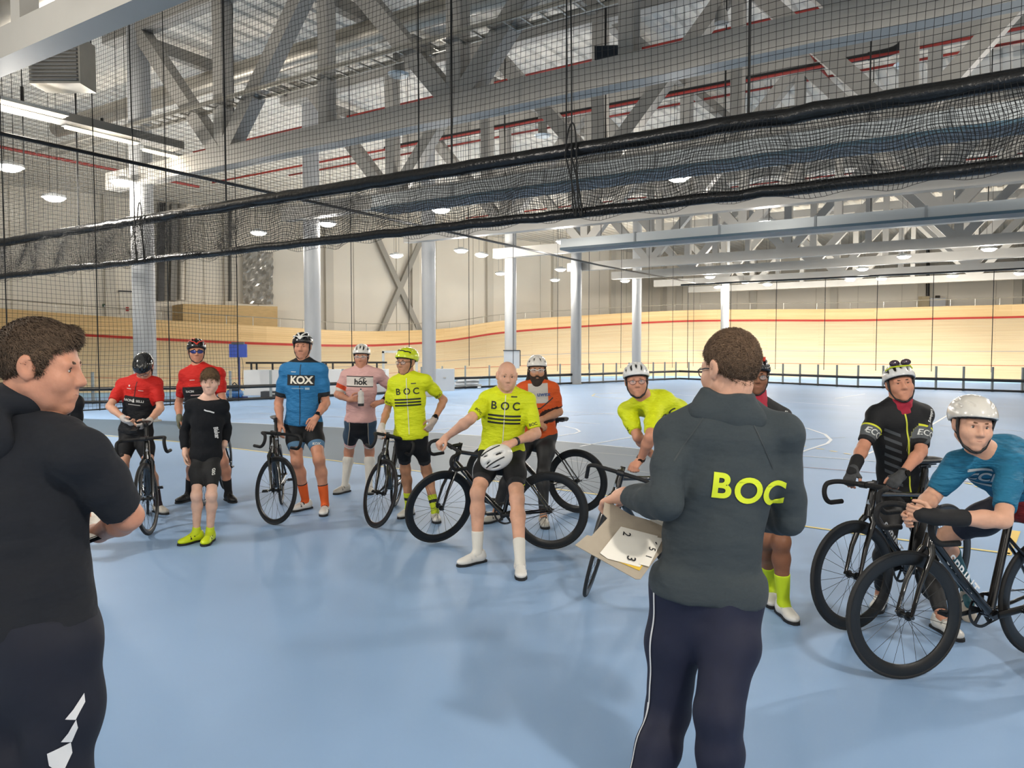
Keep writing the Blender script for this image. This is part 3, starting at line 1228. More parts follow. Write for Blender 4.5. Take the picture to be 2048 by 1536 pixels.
def sphere_v(c, r, n=12, m=8):
    V = []; F = []
    for i in range(m + 1):
        th = math.pi * i / m
        for k in range(n):
            a = 2 * math.pi * k / n
            V.append((c[0] + r[0] * math.sin(th) * math.cos(a), c[1] + r[1] * math.sin(th) * math.sin(a), c[2] + r[2] * math.cos(th)))
    for i in range(m):
        for k in range(n):
            F.append((i * n + k, (i + 1) * n + k, (i + 1) * n + (k + 1) % n, i * n + (k + 1) % n))
    return V, F


def face_meshes(squint=1.0):
    out = []

    def done(nm, b):
        me = bpy.data.meshes.new(nm); me.from_pydata(b.v, [], b.f); me.update()
        for p in me.polygons:
            p.use_smooth = True
        return me
    for s in (-1, 1):
        e = MB().add(*sphere_v((s * 0.032, 0.0712, -0.001), (0.0135, 0.0124, 0.0062 * squint)))
        ir = MB().add(*sphere_v((s * 0.031, 0.0798, -0.001), (0.0060, 0.0042, 0.0050 * min(squint, 1))))
        ld = MB().tube([(s * 0.019, 0.0795, 0.0035 * squint), (s * 0.032, 0.0845, 0.0078 * squint), (s * 0.046, 0.0765, 0.0035 * squint)], [0.0012, 0.002, 0.0012], 6)
        br_ = MB().tube([(s * 0.014, 0.0875, 0.019), (s * 0.03, 0.0860, 0.0225), (s * 0.048, 0.0760, 0.015)], [0.003, 0.0035, 0.002], 6, ry=[0.0045, 0.005, 0.003])
        out.append((done('eye', e), done('iris', ir), done('eyelid', ld), done('eyebrow', br_)))
    lp = MB()
    lp.tube([(-0.024, 0.082, -0.070), (-0.010, 0.0915, -0.0665), (0, 0.0925, -0.068), (0.010, 0.0915, -0.0665), (0.024, 0.082, -0.070)], [0.002, 0.005, 0.005, 0.005, 0.002], 8, ry=[0.002, 0.004, 0.0035, 0.004, 0.002])
    lp.tube([(-0.022, 0.082, -0.0715), (-0.010, 0.090, -0.0755), (0.010, 0.090, -0.0755), (0.022, 0.082, -0.0715)], [0.002, 0.0055, 0.0055, 0.002], 8, ry=[0.002, 0.005, 0.005, 0.002])
    return out, done('lips', lp)


FACE = {1.0: face_meshes(1.0), 0.4: face_meshes(0.4)}


class Person:
    pass


def frame_from(yaw, pitch=0.0, roll=0.0):
    """columns right, forward, up; yaw 0 faces the camera, + turns to picture right; pitch + looks down"""
    y = math.radians(yaw)
    f = Vector((math.sin(y), -math.cos(y), 0)); u = Vector((0, 0, 1)); r = f.cross(u)
    p = math.radians(pitch)
    f2 = f * math.cos(p) - u * math.sin(p); u2 = u * math.cos(p) + f * math.sin(p)
    q = math.radians(roll)
    r3 = r * math.cos(q) + u2 * math.sin(q); u3 = u2 * math.cos(q) - r * math.sin(q)
    return Matrix((r3, f2, u3)).transposed()


def hand_prims(Wp, tip, palm, right, s, curl, spread=1.0, thumb=0.4):
    d = (tip - Wp).normalized()
    pn = (palm - d * palm.dot(d)).normalized()
    th = d.cross(pn) * (1 if right else -1)
    pr = []
    L = 0.092 * s
    kn = Wp + d * L
    # palm
    pr.append(rc(Wp + d * 0.005, Wp + d * 0.03 * s, 0.026 * s, 0.028 * s, k=0.02))
    for o in (0.026, 0.009, -0.009, -0.026):
        pr.append(rc(Wp + d * 0.02 * s + th * o * 0.55 * s, kn + th * o * s - d * 0.008 * s, 0.0150 * s, 0.0125 * s, k=0.012))
    ang0 = (70, 85, 55)
    for o, ln, kk in ((0.029, 0.070, 0.9), (0.010, 0.078, 1.0), (-0.010, 0.073, 1.05), (-0.029, 0.058, 1.1)):
        p = kn + th * o * s
        dv = (d + th * o * 2.2 * spread * (1 - curl)).normalized()
        a = 0.0
        r = 0.0092 * s
        for j, fr in enumerate((0.45, 0.31, 0.24)):
            a += math.radians(ang0[j] * min(curl * kk, 1.1))
            q = p + (dv * math.cos(a) + pn * math.sin(a)) * (ln * fr * s)
            pr.append(rc(p, q, r, r * 0.93, k=0.006))
            r *= 0.93
            p = q
    # thumb from the side of the palm
    p = Wp + d * 0.025 * s + th * 0.022 * s + pn * 0.006 * s
    d1 = (d * 0.6 + th * 0.75 + pn * (0.15 + 0.5 * thumb)).normalized()
    q = p + d1 * 0.042 * s
    pr.append(rc(p, q, 0.0155 * s, 0.0115 * s, k=0.012))
    d2 = (d * 0.85 + th * (0.35 - 0.5 * thumb) + pn * (0.2 + 0.55 * thumb)).normalized()
    q2 = q + d2 * 0.030 * s
    pr.append(rc(q, q2, 0.0112 * s, 0.0105 * s, k=0.006))
    d3 = (d * 0.9 + th * (0.15 - 0.6 * thumb) + pn * (0.1 + 0.5 * thumb)).normalized()
    pr.append(rc(q2, q2 + d3 * 0.024 * s, 0.0103 * s, 0.009 * s, k=0.006))
    for p_ in pr:
        p_.tag = 'hand'
    return pr


def person(sp):
    H = Person()
    S = sp['S']; s = S / 1.80
    D = sp['D']
    front = sp.get('front', True)

    def J(v):
        return P(v[0], v[1], D + (v[2] if len(v) > 2 else 0.0))
    bulk = sp.get('bulk', 1.0)
    pel = J(sp['pel']); neck = J(sp['neck'])
    sh = {'a': J(sp['sh_a']), 'b': J(sp['sh_b'])}
    U = (sh['b'] - sh['a']).normalized()
    up = (neck - pel).normalized()
    U = (U - up * U.dot(up)).normalized()
    N = U.cross(up)
    fwd = N if front else -N
    H.U, H.up, H.N, H.fwd, H.pel, H.neck, H.sh = U, up, N, fwd, pel, neck, sh
    bend = sp.get('bend', 0.0)
    mid = (pel + neck) / 2 - fwd * bend + up * 0.0

    def spine(t):
        if t < 0:
            return pel + (mid - pel).normalized() * (t * (neck - pel).length)
        if t > 1:
            return neck + (neck - mid).normalized() * ((t - 1) * (neck - pel).length)
        c = mid * 2 - (pel + neck) / 2
        return pel * (1 - t)**2 + c * (2 * t * (1 - t)) + neck * t * t
    H.spine = spine
    # pelvis axis
    py = math.radians(sp.get('pyaw', 0.0))
    Up = Vector((U.x, U.y, 0)).normalized()
    if 'pdir' in sp:
        Up = Vector(sp['pdir']).normalized()
    Up = Matrix.Rotation(py, 3, 'Z') @ Up
    hip = {'a': pel - Up * 0.092 * s * bulk - Vector((0, 0, 0.02)), 'b': pel + Up * 0.092 * s * bulk - Vector((0, 0, 0.02))}
    an = {}; kn = {}; el_ = {}; wr = {}; tip = {}
    for q in 'ab':
        an[q] = ZP(sp['an_' + q][0], sp['an_' + q][1], sp['an_' + q][2] if len(sp['an_' + q]) > 2 else 0.10)
        kn[q] = mid_joint(hip[q], an[q], 0.245 * S, 0.238 * S, sp['kn_' + q][0], sp['kn_' + q][1], (hip[q].y + an[q].y) / 2, sp.get('kbias', -1.0))
        wr[q] = J(sp['wr_' + q])
        el_[q] = mid_joint(sh[q], wr[q], 0.172 * S, 0.148 * S, sp['el_' + q][0], sp['el_' + q][1], (sh[q].y + wr[q].y) / 2, sp.get('ebias_' + q, 0.5))
        tip[q] = J(sp['hd_' + q])
    H.an, H.kn, H.hip, H.el, H.wr, H.tip, H.s = an, kn, hip, el_, wr, tip, s
    # ---------------- head frame
    hc = J(sp['head'])
    Mh = frame_from(sp.get('hyaw', 0), sp.get('hpitch', 0), sp.get('hroll', 0))
    hs = sp.get('hs', 1.0) * (0.25 + 0.75 * s)
    H.hc, H.Mh, H.hs = hc, Mh, hs
    MhT = np.array(Mh.transposed(), dtype=np.float32)

    def HP(x, y, z):
        return hc + Mh @ Vector((x * hs, y * hs, z * hs))

    def hel(c, r, k=0.02, **kw):
        return el(HP(*c), tuple(q * hs for q in r), MhT, k * hs, **kw)

    def hrc(a, b, r0, r1, k=0.02, **kw):
        return rc(HP(*a), HP(*b), r0 * hs, r1 * hs, k * hs, **kw)
    jw = sp.get('jaw', 1.0)
    head = [hel((0, -0.012, 0.030), (0.0775, 0.097, 0.088), 0.02), hel((0, 0.022, -0.035), (0.066, 0.068, 0.062), 0.03),
            hel((0, 0.038, -0.068), (0.045 * jw, 0.052, 0.048), 0.03), hel((0, 0.073, -0.104), (0.022, 0.017, 0.017), 0.025),
            hel((0.040, 0.056, -0.030), (0.028, 0.028, 0.028), 0.03), hel((-0.040, 0.056, -0.030), (0.028, 0.028, 0.028), 0.03),
            hrc((-0.040, 0.070, 0.016), (0.040, 0.070, 0.016), 0.0155, 0.0155, 0.02),
            hrc((-0.018, 0.078, -0.072), (0.018, 0.078, -0.072), 0.0135, 0.0135, 0.015),
            hrc((0, 0.084, 0.012), (0, 0.106, -0.032), 0.0085, 0.0125, 0.014), hel((0.012, 0.095, -0.037), (0.009, 0.011, 0.008), 0.01), hel((-0.012, 0.095, -0.037), (0.009, 0.011, 0.008), 0.01),
            hel((0.032, 0.102, -0.001), (0.019, 0.021, 0.012), 0.012, sub=True), hel((-0.032, 0.102, -0.001), (0.019, 0.021, 0.012), 0.012, sub=True)]
    for sg in (-1, 1):
        head.append(hrc((sg * 0.036 * jw, 0.035, -0.085), (sg * 0.058 * jw, -0.005, -0.055), 0.016, 0.016, 0.03))
        head.append(hel((sg * 0.083, -0.013, 0.003), (0.010, 0.020, 0.031), 0.006))
        head.append(hel((sg * 0.081, -0.006, -0.023), (0.009, 0.012, 0.014), 0.008))
        head.append(hel((sg * 0.095, -0.006, 0.003), (0.009, 0.011, 0.019), 0.004, sub=True))
        head.append(hrc((sg * 0.074, 0.004, 0.0), (sg * 0.075, 0.005, -0.02), 0.008, 0.007, 0.008))
    for p in head:
        p.tag = 'head'
    nk0 = spine(0.97)
    nr = sp.get('neckr', 1.0)
    neckp = [rc(nk0, HP(0, -0.028, -0.055), 0.062 * s * nr, 0.056 * hs * nr, 0.03, tag='neck')]
    # ---------------- torso
    Mt = np.array((U, N, up), dtype=np.float32)
    secs = sp.get('secs') or [(-0.17, 0.140, 0.100), (0.0, 0.172, 0.118), (0.27, 0.150, 0.106), (0.6, 0.168, 0.118), (0.84, 0.160, 0.104), (1.0, 0.072, 0.062)]
    belly = sp.get('belly', 0.0)
    torso = []
    for (t0, w0, d0), (t1, w1, d1) in zip(secs[:-1], secs[1:]):
        a, b = spine(t0), spine(t1)
        ax = (b - a).normalized()
        UU = (U - ax * U.dot(ax)).normalized()
        if t1 <= 0.3:
            Uq = (Up - ax * Up.dot(ax)).normalized()
            UU = Uq if t1 <= 0.05 else (UU + Uq).normalized()
        NN = UU.cross(ax)
        torso.append(Prim('ts', a=npv(a), b=npv(b), w0=w0 * s * bulk, w1=w1 * s * bulk, d0=d0 * s * bulk, d1=d1 * s * bulk,
                          M=np.array((UU, NN, ax), dtype=np.float32), k=0.035, tag='torso'))
    if belly:
        torso.append(el(spine(0.32) + fwd * 0.05 * s, (0.125 * s * bulk, 0.08 * s + belly, 0.15 * s), np.array((U, N, up)), 0.05, tag='torso'))
    for q, sg in (('a', -1), ('b', 1)):
        torso.append(rc(spine(0.85) + U * sg * 0.07 * s, sh[q], 0.070 * s, 0.056 * s * bulk, 0.04, tag='torso'))
        torso.append(rc(spine(1.02), sh[q] + up * 0.012, 0.048 * s, 0.045 * s, 0.04, tag='trap'))
    arms = {}; legs = {}; fore = {}
    for q in 'ab':
        A, E, Wq = sh[q], el_[q], wr[q]
        ab = sp.get('armr', 1.0)
        arms[q] = [rc(A, E, 0.052 * s * ab, 0.040 * s * ab, 0.03, tag='arm' + q), el(A + (E - A) * 0.42, (0.047 * s * ab,) * 3, None, 0.04, tag='arm' + q)]
        f3 = E.lerp(Wq, 0.28)
        fore[q] = [rc(E, f3, 0.040 * s * ab, 0.043 * s * ab, 0.02, tag='for' + q), rc(f3, Wq, 0.043 * s * ab, 0.027 * s, 0.02, tag='for' + q)]
        hp, K, An = hip[q], kn[q], an[q]
        bk = (K - hp).cross(An - K)
        back = -fwd
        c3 = K.lerp(An, 0.30) + back * 0.016 * s
        lb = sp.get('legr', 1.0)
        legs[q] = [rc(hp, K, 0.086 * s * lb * bulk, 0.056 * s * lb, 0.04, tag='thi' + q), el(hp.lerp(K, 0.42) + fwd * 0.012, (0.078 * s * lb,) * 3, None, 0.06, tag='thi' + q),
                   el(K + fwd * 0.008, (0.050 * s * lb, 0.050 * s * lb, 0.056 * s * lb), None, 0.03, tag='shi' + q),
                   rc(K, c3, 0.050 * s * lb, 0.057 * s * lb, 0.03, tag='shi' + q), rc(c3, An, 0.057 * s * lb, 0.035 * s, 0.03, tag='shi' + q)]
    feet = {}
    for q in 'ab':
        yw = math.radians(sp.get('fy_' + q, 0))
        fd = Vector((math.sin(yw), -math.cos(yw), 0))
        feet[q] = fd
        base = Vector((an[q].x, an[q].y, an[q].z - 0.10))
        legs[q].append(rc(an[q] - Vector((0, 0, 0.03)), base + fd * 0.12 + Vector((0, 0, 0.035)), 0.034, 0.025, 0.03, tag='foo' + q))
    hands = []
    hboxes = []
    for q in 'ab':
        right = (q == 'a') == front
        pm = Vector(sp.get('palm_' + q, (0, 0, -1)))
        hp_ = hand_prims(wr[q], tip[q], pm, right, s * sp.get('handr', 1.0), sp.get('curl_' + q, 0.35), thumb=sp.get('th_' + q, 0.4))
        setattr(H, 'hand_' + q, hp_)
        hands += hp_
        bs = [p.bounds() for p in hp_]
        hboxes.append((np.min([b[0] for b in bs], axis=0) - 0.012, np.max([b[1] for b in bs], axis=0) + 0.012, sp.get('hh', 0.0048)))
    body = torso + neckp + head + arms['a'] + arms['b'] + fore['a'] + fore['b'] + legs['a'] + legs['b'] + hands
    hb = [p.bounds() for p in head if not p.sub]
    fine = [(np.min([b[0] for b in hb], axis=0) - 0.012, np.max([b[1] for b in hb], axis=0) + 0.012, sp.get('fh', 0.0052))]
    base = (an['a'] + an['b']) / 2
    base.z = 0
    root = thing('person', sp['label'], 'person', base, sp.get('group'))
    H.root, H.base = root, base
    V, F = multi_mesh(body, 0.0115, fine + hboxes)
    me = mesh_np('body', V - npv(base), F)
    H.body = link('body', me, skin_mat(sp.get('skin', 'fair')), root)
    # ---------------- clothes
    H.torso, H.arms, H.fore, H.legs, H.feet, H.headp, H.HP = torso, arms, fore, legs, feet, head, HP
    Mhead = Matrix.Translation(hc - base) @ Mh.to_4x4() @ Matrix.Scale(hs, 4)
    H.Mhead = Mhead
    f = FACE[0.4 if sp.get('squint') else 1.0]
    bc = sp.get('brow', '#4f3b2c')
    for e_, i_, l_, b_ in f[0]:
        eo = link('eye', e_, mat('eye_white', '#c9c3ba', 0.3), root, M=Mhead)
        link('iris', i_, mat('iris', '#2c2a29', 0.2), eo)
        link('eyelid', l_, mat('lid_dark', '#3a2a22', 0.8), eo)
        link('eyebrow', b_, mat('brow_' + bc, bc, 0.9), root, M=Mhead)
    link('lips', f[1], mat('lip', '#b0705f', 0.45), root, M=Mhead)
    return H


def attrs(H, me, V):
    """cloth coordinates: tz along the spine, sl along the sleeve, lg down the leg, la sideways, fr front/back"""
    V = np.asarray(V) + 0.0
    pel, nk = npv(H.pel), npv(H.neck)
    ax = nk - pel
    L2 = float(ax @ ax)
    tz = ((V - pel) @ ax) / L2
    sl = np.zeros(len(V))
    for q in 'ab':
        A, E = npv(H.sh[q]), npv(H.el[q])
        d = E - A
        t = ((V - A) @ d) / float(d @ d)
        dist = np.linalg.norm(V - (A + np.clip(t, 0, 1)[:, None] * d), axis=1)
        m = (dist < 0.085 * H.s) & (t > 0.12)
        sl = np.where(m, np.maximum(sl, t), sl)
        A2, E2 = npv(H.el[q]), npv(H.wr[q])
        d = E2 - A2
        t = ((V - A2) @ d) / float(d @ d)
        dist = np.linalg.norm(V - (A2 + np.clip(t, 0, 1)[:, None] * d), axis=1)
        m = (dist < 0.07 * H.s) & (t > 0.02)
        sl = np.where(m, np.maximum(sl, 1 + t), sl)
    bd = None
    for q, sg in (('a', -1), ('b', 1)):
        A, K, N_ = npv(H.hip[q]), npv(H.kn[q]), npv(H.an[q])
        d = K - A
        t = ((V - A) @ d) / float(d @ d)
        d2 = N_ - K
        t2 = ((V - K) @ d2) / float(d2 @ d2)
        c1 = A + np.clip(t, 0, 1)[:, None] * d
        c2 = K + np.clip(t2, 0, 1)[:, None] * d2
        D1 = np.linalg.norm(V - c1, axis=1); D2 = np.linalg.norm(V - c2, axis=1)
        lg = np.where((D2 < D1) & (t2 > 0), 1 + t2, t)
        ax_ = np.where((D2 < D1)[:, None], c2, c1)
        la = ((V - ax_) @ npv(H.U)) * sg
        Dm = np.minimum(D1, D2)
        if bd is None:
            bd, LG, LA = Dm, lg, la
        else:
            m = Dm < bd
            LG = np.where(m, lg, LG); LA = np.where(m, la, LA)
    vattr(me, 'tz', tz); vattr(me, 'sl', sl); vattr(me, 'lg', LG); vattr(me, 'la', LA)
    vattr(me, 'tu', (V - pel) @ npv(H.U)); vattr(me, 'fr', (V - pel) @ npv(H.N))


def garment(H, name, prims, m, h=0.0105, smooth=2, wrinkle=None, parent=None):
    V, F = sdf_mesh(prims, h, smooth=smooth, wrinkle=wrinkle)
    me = mesh_np(name, V - npv(H.base), F)
    attrs(H, me, V)
    o = link(name, me, m, parent or H.root)
    H.last = (V, F)
    return o


def bvh_of(VF, base):
    V, F = VF
    return BVHTree.FromPolygons([tuple(v) for v in (V - npv(base)).tolist()], F.tolist(), all_triangles=False)


def cut_at(p, n):
    return (npv(p), npv(n))


def top_prims(H, sleeve=0.72, infl=0.010, hem=-0.10, sinfl=None, collar=0.02, neckdrop=0.0, loose=0.0):
    """jersey or jacket: torso, upper arms and, past 1, forearms"""
    hp = H.spine(hem)
    dn = (H.spine(hem) - H.spine(hem + 0.1)).normalized()
    ct = cut_at(H.spine(1.0 + collar) - H.up * neckdrop, (H.up + H.fwd * 0.35).normalized())
    pr = []
    for p in H.torso:
        pr.append(p.copy(infl=infl + loose, clips=(cut_at(hp, dn), ct) if (p.kind == 'ts' or (p.tag == 'trap' and neckdrop > 0)) else (cut_at(hp, dn),)))
    if collar > 0:
        a = H.spine(0.95); b = H.spine(1.0 + collar + 0.05)
        pr.append(rc(a, b, 0.070 * H.s, 0.064 * H.s, 0.02, infl=0.006, clips=(ct,)))
    for q in 'ab':
        sv = sleeve if not isinstance(sleeve, dict) else sleeve[q]
        si = infl if sinfl is None else sinfl
        if sv <= 1:
            c = H.sh[q].lerp(H.el[q], sv); d = (H.el[q] - H.sh[q]).normalized()
            pr += [p.copy(infl=si, clips=(cut_at(c, d),)) for p in H.arms[q]]
        else:
            pr += [p.copy(infl=si) for p in H.arms[q]]
            c = H.el[q].lerp(H.wr[q], sv - 1); d = (H.wr[q] - H.el[q]).normalized()
            pr += [p.copy(infl=si, clips=(cut_at(c, d),)) for p in H.fore[q]]
    return pr


def leg_prims(H, end=0.75, infl=0.007, top=0.16, tinfl=None):
    """shorts (end < 1) or trousers (1 + part of the shin)"""
    c = H.spine(top); u = (H.spine(top) - H.spine(top - 0.1)).normalized()
    pr = [p.copy(infl=(tinfl if tinfl is not None else 0.003), clips=(cut_at(c, u),)) for p in H.torso if p.kind == 'ts'][:3]
    for q in 'ab':
        ev = end if not isinstance(end, dict) else end[q]
        th = [p for p in H.legs[q] if p.tag.startswith('thi')]
        shn = [p for p in H.legs[q] if p.tag.startswith('shi')]
        if ev <= 1:
            cc = H.hip[q].lerp(H.kn[q], ev); d = (H.kn[q] - H.hip[q]).normalized()
            pr += [p.copy(infl=infl, clips=(cut_at(cc, d),)) for p in th]
        else:
            pr += [p.copy(infl=infl) for p in th]
            cc = H.kn[q].lerp(H.an[q], ev - 1); d = (H.an[q] - H.kn[q]).normalized()
            pr += [p.copy(infl=infl, clips=(cut_at(cc, d),)) for p in shn]
    return pr


def socks(H, m, start=0.62, infl=0.004, sides='ab'):
    for q in sides:
        c = H.kn[q].lerp(H.an[q], start); d = (H.kn[q] - H.an[q]).normalized()
        pr = [p.copy(infl=infl, clips=(cut_at(c, d),)) for p in H.legs[q] if p.tag[:3] in ('shi', 'foo')]
        garment(H, 'sock', pr, m, h=0.008, smooth=1)


def shoes(H, m, sole='#17181a', strap=None, sc=1.0, pitch=None):
    for q in 'ab':
        fd = H.feet[q]
        rt = Vector((fd.y, -fd.x, 0))
        M = Matrix((rt, fd, Vector((0, 0, 1)))).transposed().to_4x4()
        if pitch and q in pitch:
            M = M @ Matrix.Rotation(math.radians(pitch[q]), 4, 'X')
        a = H.an[q]
        loc = Vector((a.x, a.y, a.z - 0.10 * 1.0)) - H.base
        k = sc * (0.4 + 0.6 * H.s)
        MM = Matrix.Translation(loc) @ M @ Matrix.Scale(k, 4)
        u = link('shoe', SHOE[0], m, H.root, M=MM)
        so = link('sole', SHOE[1], mat('sole_' + sole, sole, 0.6), u)
        st = link('strap', SHOE[2], mat('sstrap_' + (strap or '#d8d8d4'), strap or '#d8d8d4', 0.5), u)


def helmet(H, style, col, liner='#0d0d0e', strap='#101011', rough=0.25, ribs=None, dz=0.0, tilt=0.0):
    if style not in HELM:
        HELM[style] = helmet_meshes(style)
    sh_, ln = HELM[style]
    M = H.Mhead @ Matrix.Translation((0, 0, dz)) @ Matrix.Rotation(math.radians(tilt), 4, 'X')
    o = link('helmet', sh_, mat('helmet_' + col, col, rough, coat=0.5), H.root, M=M)
    link('liner', ln, mat('liner_' + liner, liner, 0.7), o)
    if strap:
        link('chin_strap', STRAP, mat('strap_' + strap, strap, 0.6), H.root, M=H.Mhead)
    for (rcol, paths, r) in (ribs or []):
        b = MB()
        for pth in paths:
            pts = []
            for (x0, y0), (x1, y1) in zip(pth[:-1], pth[1:]):
                for i in range(5):
                    t = i / 5
                    x, y = x0 + (x1 - x0) * t, y0 + (y1 - y0) * t
                    pts.append((x, y, hz(x, y, 1.0) + 0.001))
            x, y = pth[-1]
            pts.append((x, y, hz(x, y, 1.0) + 0.001))
            b.tube(pts, r, 8, ry=0.006)
        b.build('rib', mat('rib_' + rcol, rcol, 0.3), o, smooth=True)
    return o


def glasses(H, frame='#1a1a1c', lens='clear', wrap=False, tint='#2a3f8f'):
    b = MB()
    g = MB()
    for sg in (-1, 1):
        pts = []
        for i in range(15):
            a = 2 * math.pi * i / 14
            if wrap:
                x = sg * (0.036 + 0.032 * math.cos(a)); z = -0.002 + 0.019 * math.sin(a)
            else:
                x = sg * (0.034 + 0.025 * math.cos(a)); z = -0.004 + 0.017 * math.sin(a)
            y = 0.106 - (x / 0.08)**2 * 0.03
            pts.append((x, y, z))
        if not wrap:
            b.tube(pts, 0.0018, 6)
        else:
            b.tube(pts[0:8], 0.0035, 6)
        n = len(pts) - 1
        g.add(pts[:n] + [(sg * 0.035, 0.104, -0.003)], [(i, (i + 1) % n, n) for i in range(n)])
        b.tube([(sg * 0.062, 0.088, 0.004), (sg * 0.082, 0.03, 0.006), (sg * 0.084, -0.02, 0.0)], 0.0024, 6)
    b.tube([(-0.010, 0.106, 0.003), (0, 0.109, 0.005), (0.010, 0.106, 0.003)], 0.002, 6)
    o = b.build('glasses', mat('gframe_' + frame, frame, 0.35), H.root, smooth=True)
    o.matrix_local = H.Mhead
    if lens == 'clear':
        m = mat('lens_clear', '#dfe6ea', 0.03, alpha=0.22)
    else:
        m = mat('lens_' + tint, tint, 0.06, metal=0.5, coat=1.0)
    g.build('lens', m, o, smooth=True)
    return o


def watch(H, q, col='#0e0f10', t=0.93, face=True, wd=0.024):
    A, E = H.el[q], H.wr[q]
    d = (E - A).normalized()
    c = A.lerp(E, t) - H.base
    r = 0.031 * H.s
    b = MB()
    b.tube([c - d * wd / 2, c + d * wd / 2], r + 0.004, 16)
    o = b.build('wristband', mat('band_' + col, col, 0.5), H.root, smooth=True)
    if face:
        nv = (H.N - d * H.N.dot(d)).normalized()
        MB().tube([c + nv * (r + 0.001), c + nv * (r + 0.012)], 0.021, 14).build('watch_face', mat('watch_black', '#08090a', 0.15), o, smooth=True)


def print_on(H, bvh, bm, t, u, v, name, col, parent, N=None, U=None, lift=0.003, rot=0.0):
    N = N or H.N; U = U or H.U
    up = N.cross(U)
    if rot:
        R = Matrix.Rotation(math.radians(rot), 3, N)
        U = R @ U; up = R @ up
    O = H.spine(t) - H.base + H.U * u + H.up * v
    return project(bm, bvh, O, U, up, N, name, mat('print_' + col, col, 0.6), parent, lift=lift)


def txt(t, size, bold=0.0, spacing=1.0, L=0.02):
    bm = text_polys(t, size, bold, spacing)
    refine(bm, L)
    return bm
# ================================================================== BICYCLES
M_TYRE = mat('tyre', '#1b1b1b', 0.7, bump=0.1, bscale=60)
M_RIM = mat('carbon_rim', '#141516', 0.32)
M_FRAME = mat('frame_black', '#0b0b0c', 0.22, coat=0.6)
M_FRAME2 = mat('frame_satin', '#141415', 0.4)
M_TAPE = mat('bar_tape', '#101011', 0.75, bump=0.2, bscale=60)
M_CHROME = mat('bike_metal', '#8d8f90', 0.25, metal=0.9)
M_DARKM = mat('bike_darkmetal', '#26282a', 0.35, metal=0.6)
M_SPOKE = mat('spoke', '#2b2d2f', 0.4, metal=0.4)
M_SADDLE = mat('saddle', '#0d0d0e', 0.5)
WR = 0.336
AXF, AXR = Vector((0.98, 0, WR)), Vector((0, 0, WR))
BB = Vector((0.40, 0, 0.285))
STD = Vector((-0.2756, 0, 0.9613))          # steering axis, upwards
HT0 = Vector((0.838, 0, 0.705)); HT1 = HT0 + STD * 0.15
SEAT = Vector((0.275, 0, 0.79))


def bez(pts, n=10):
    out = []
    for i in range(n + 1):
        t = i / n
        q = [Vector(p) for p in pts]
        while len(q) > 1:
            q = [a.lerp(b, t) for a, b in zip(q[:-1], q[1:])]
        out.append(q[0])
    return out


def torus_prof(prof, n=56):
    """wheel section (radius, y) closed, turned about y"""
    b = MB()
    m = len(prof)
    for k in range(n):
        a = 2 * math.pi * k / n
        for r, y in prof:
            b.v.append((r * math.cos(a), y, r * math.sin(a)))
    for k in range(n):
        k2 = (k + 1) % n
        for i in range(m):
            i2 = (i + 1) % m
            b.f.append((k * m + i, k2 * m + i, k2 * m + i2, k * m + i2))
    return b


def mk(b, nm, smooth=True):
    me = bpy.data.meshes.new(nm); me.from_pydata([tuple(v) for v in b.v], [], b.f); me.update()
    if smooth:
        for p in me.polygons:
            p.use_smooth = True
        me.set_sharp_from_angle(angle=math.radians(50))
    return me


BM = {}


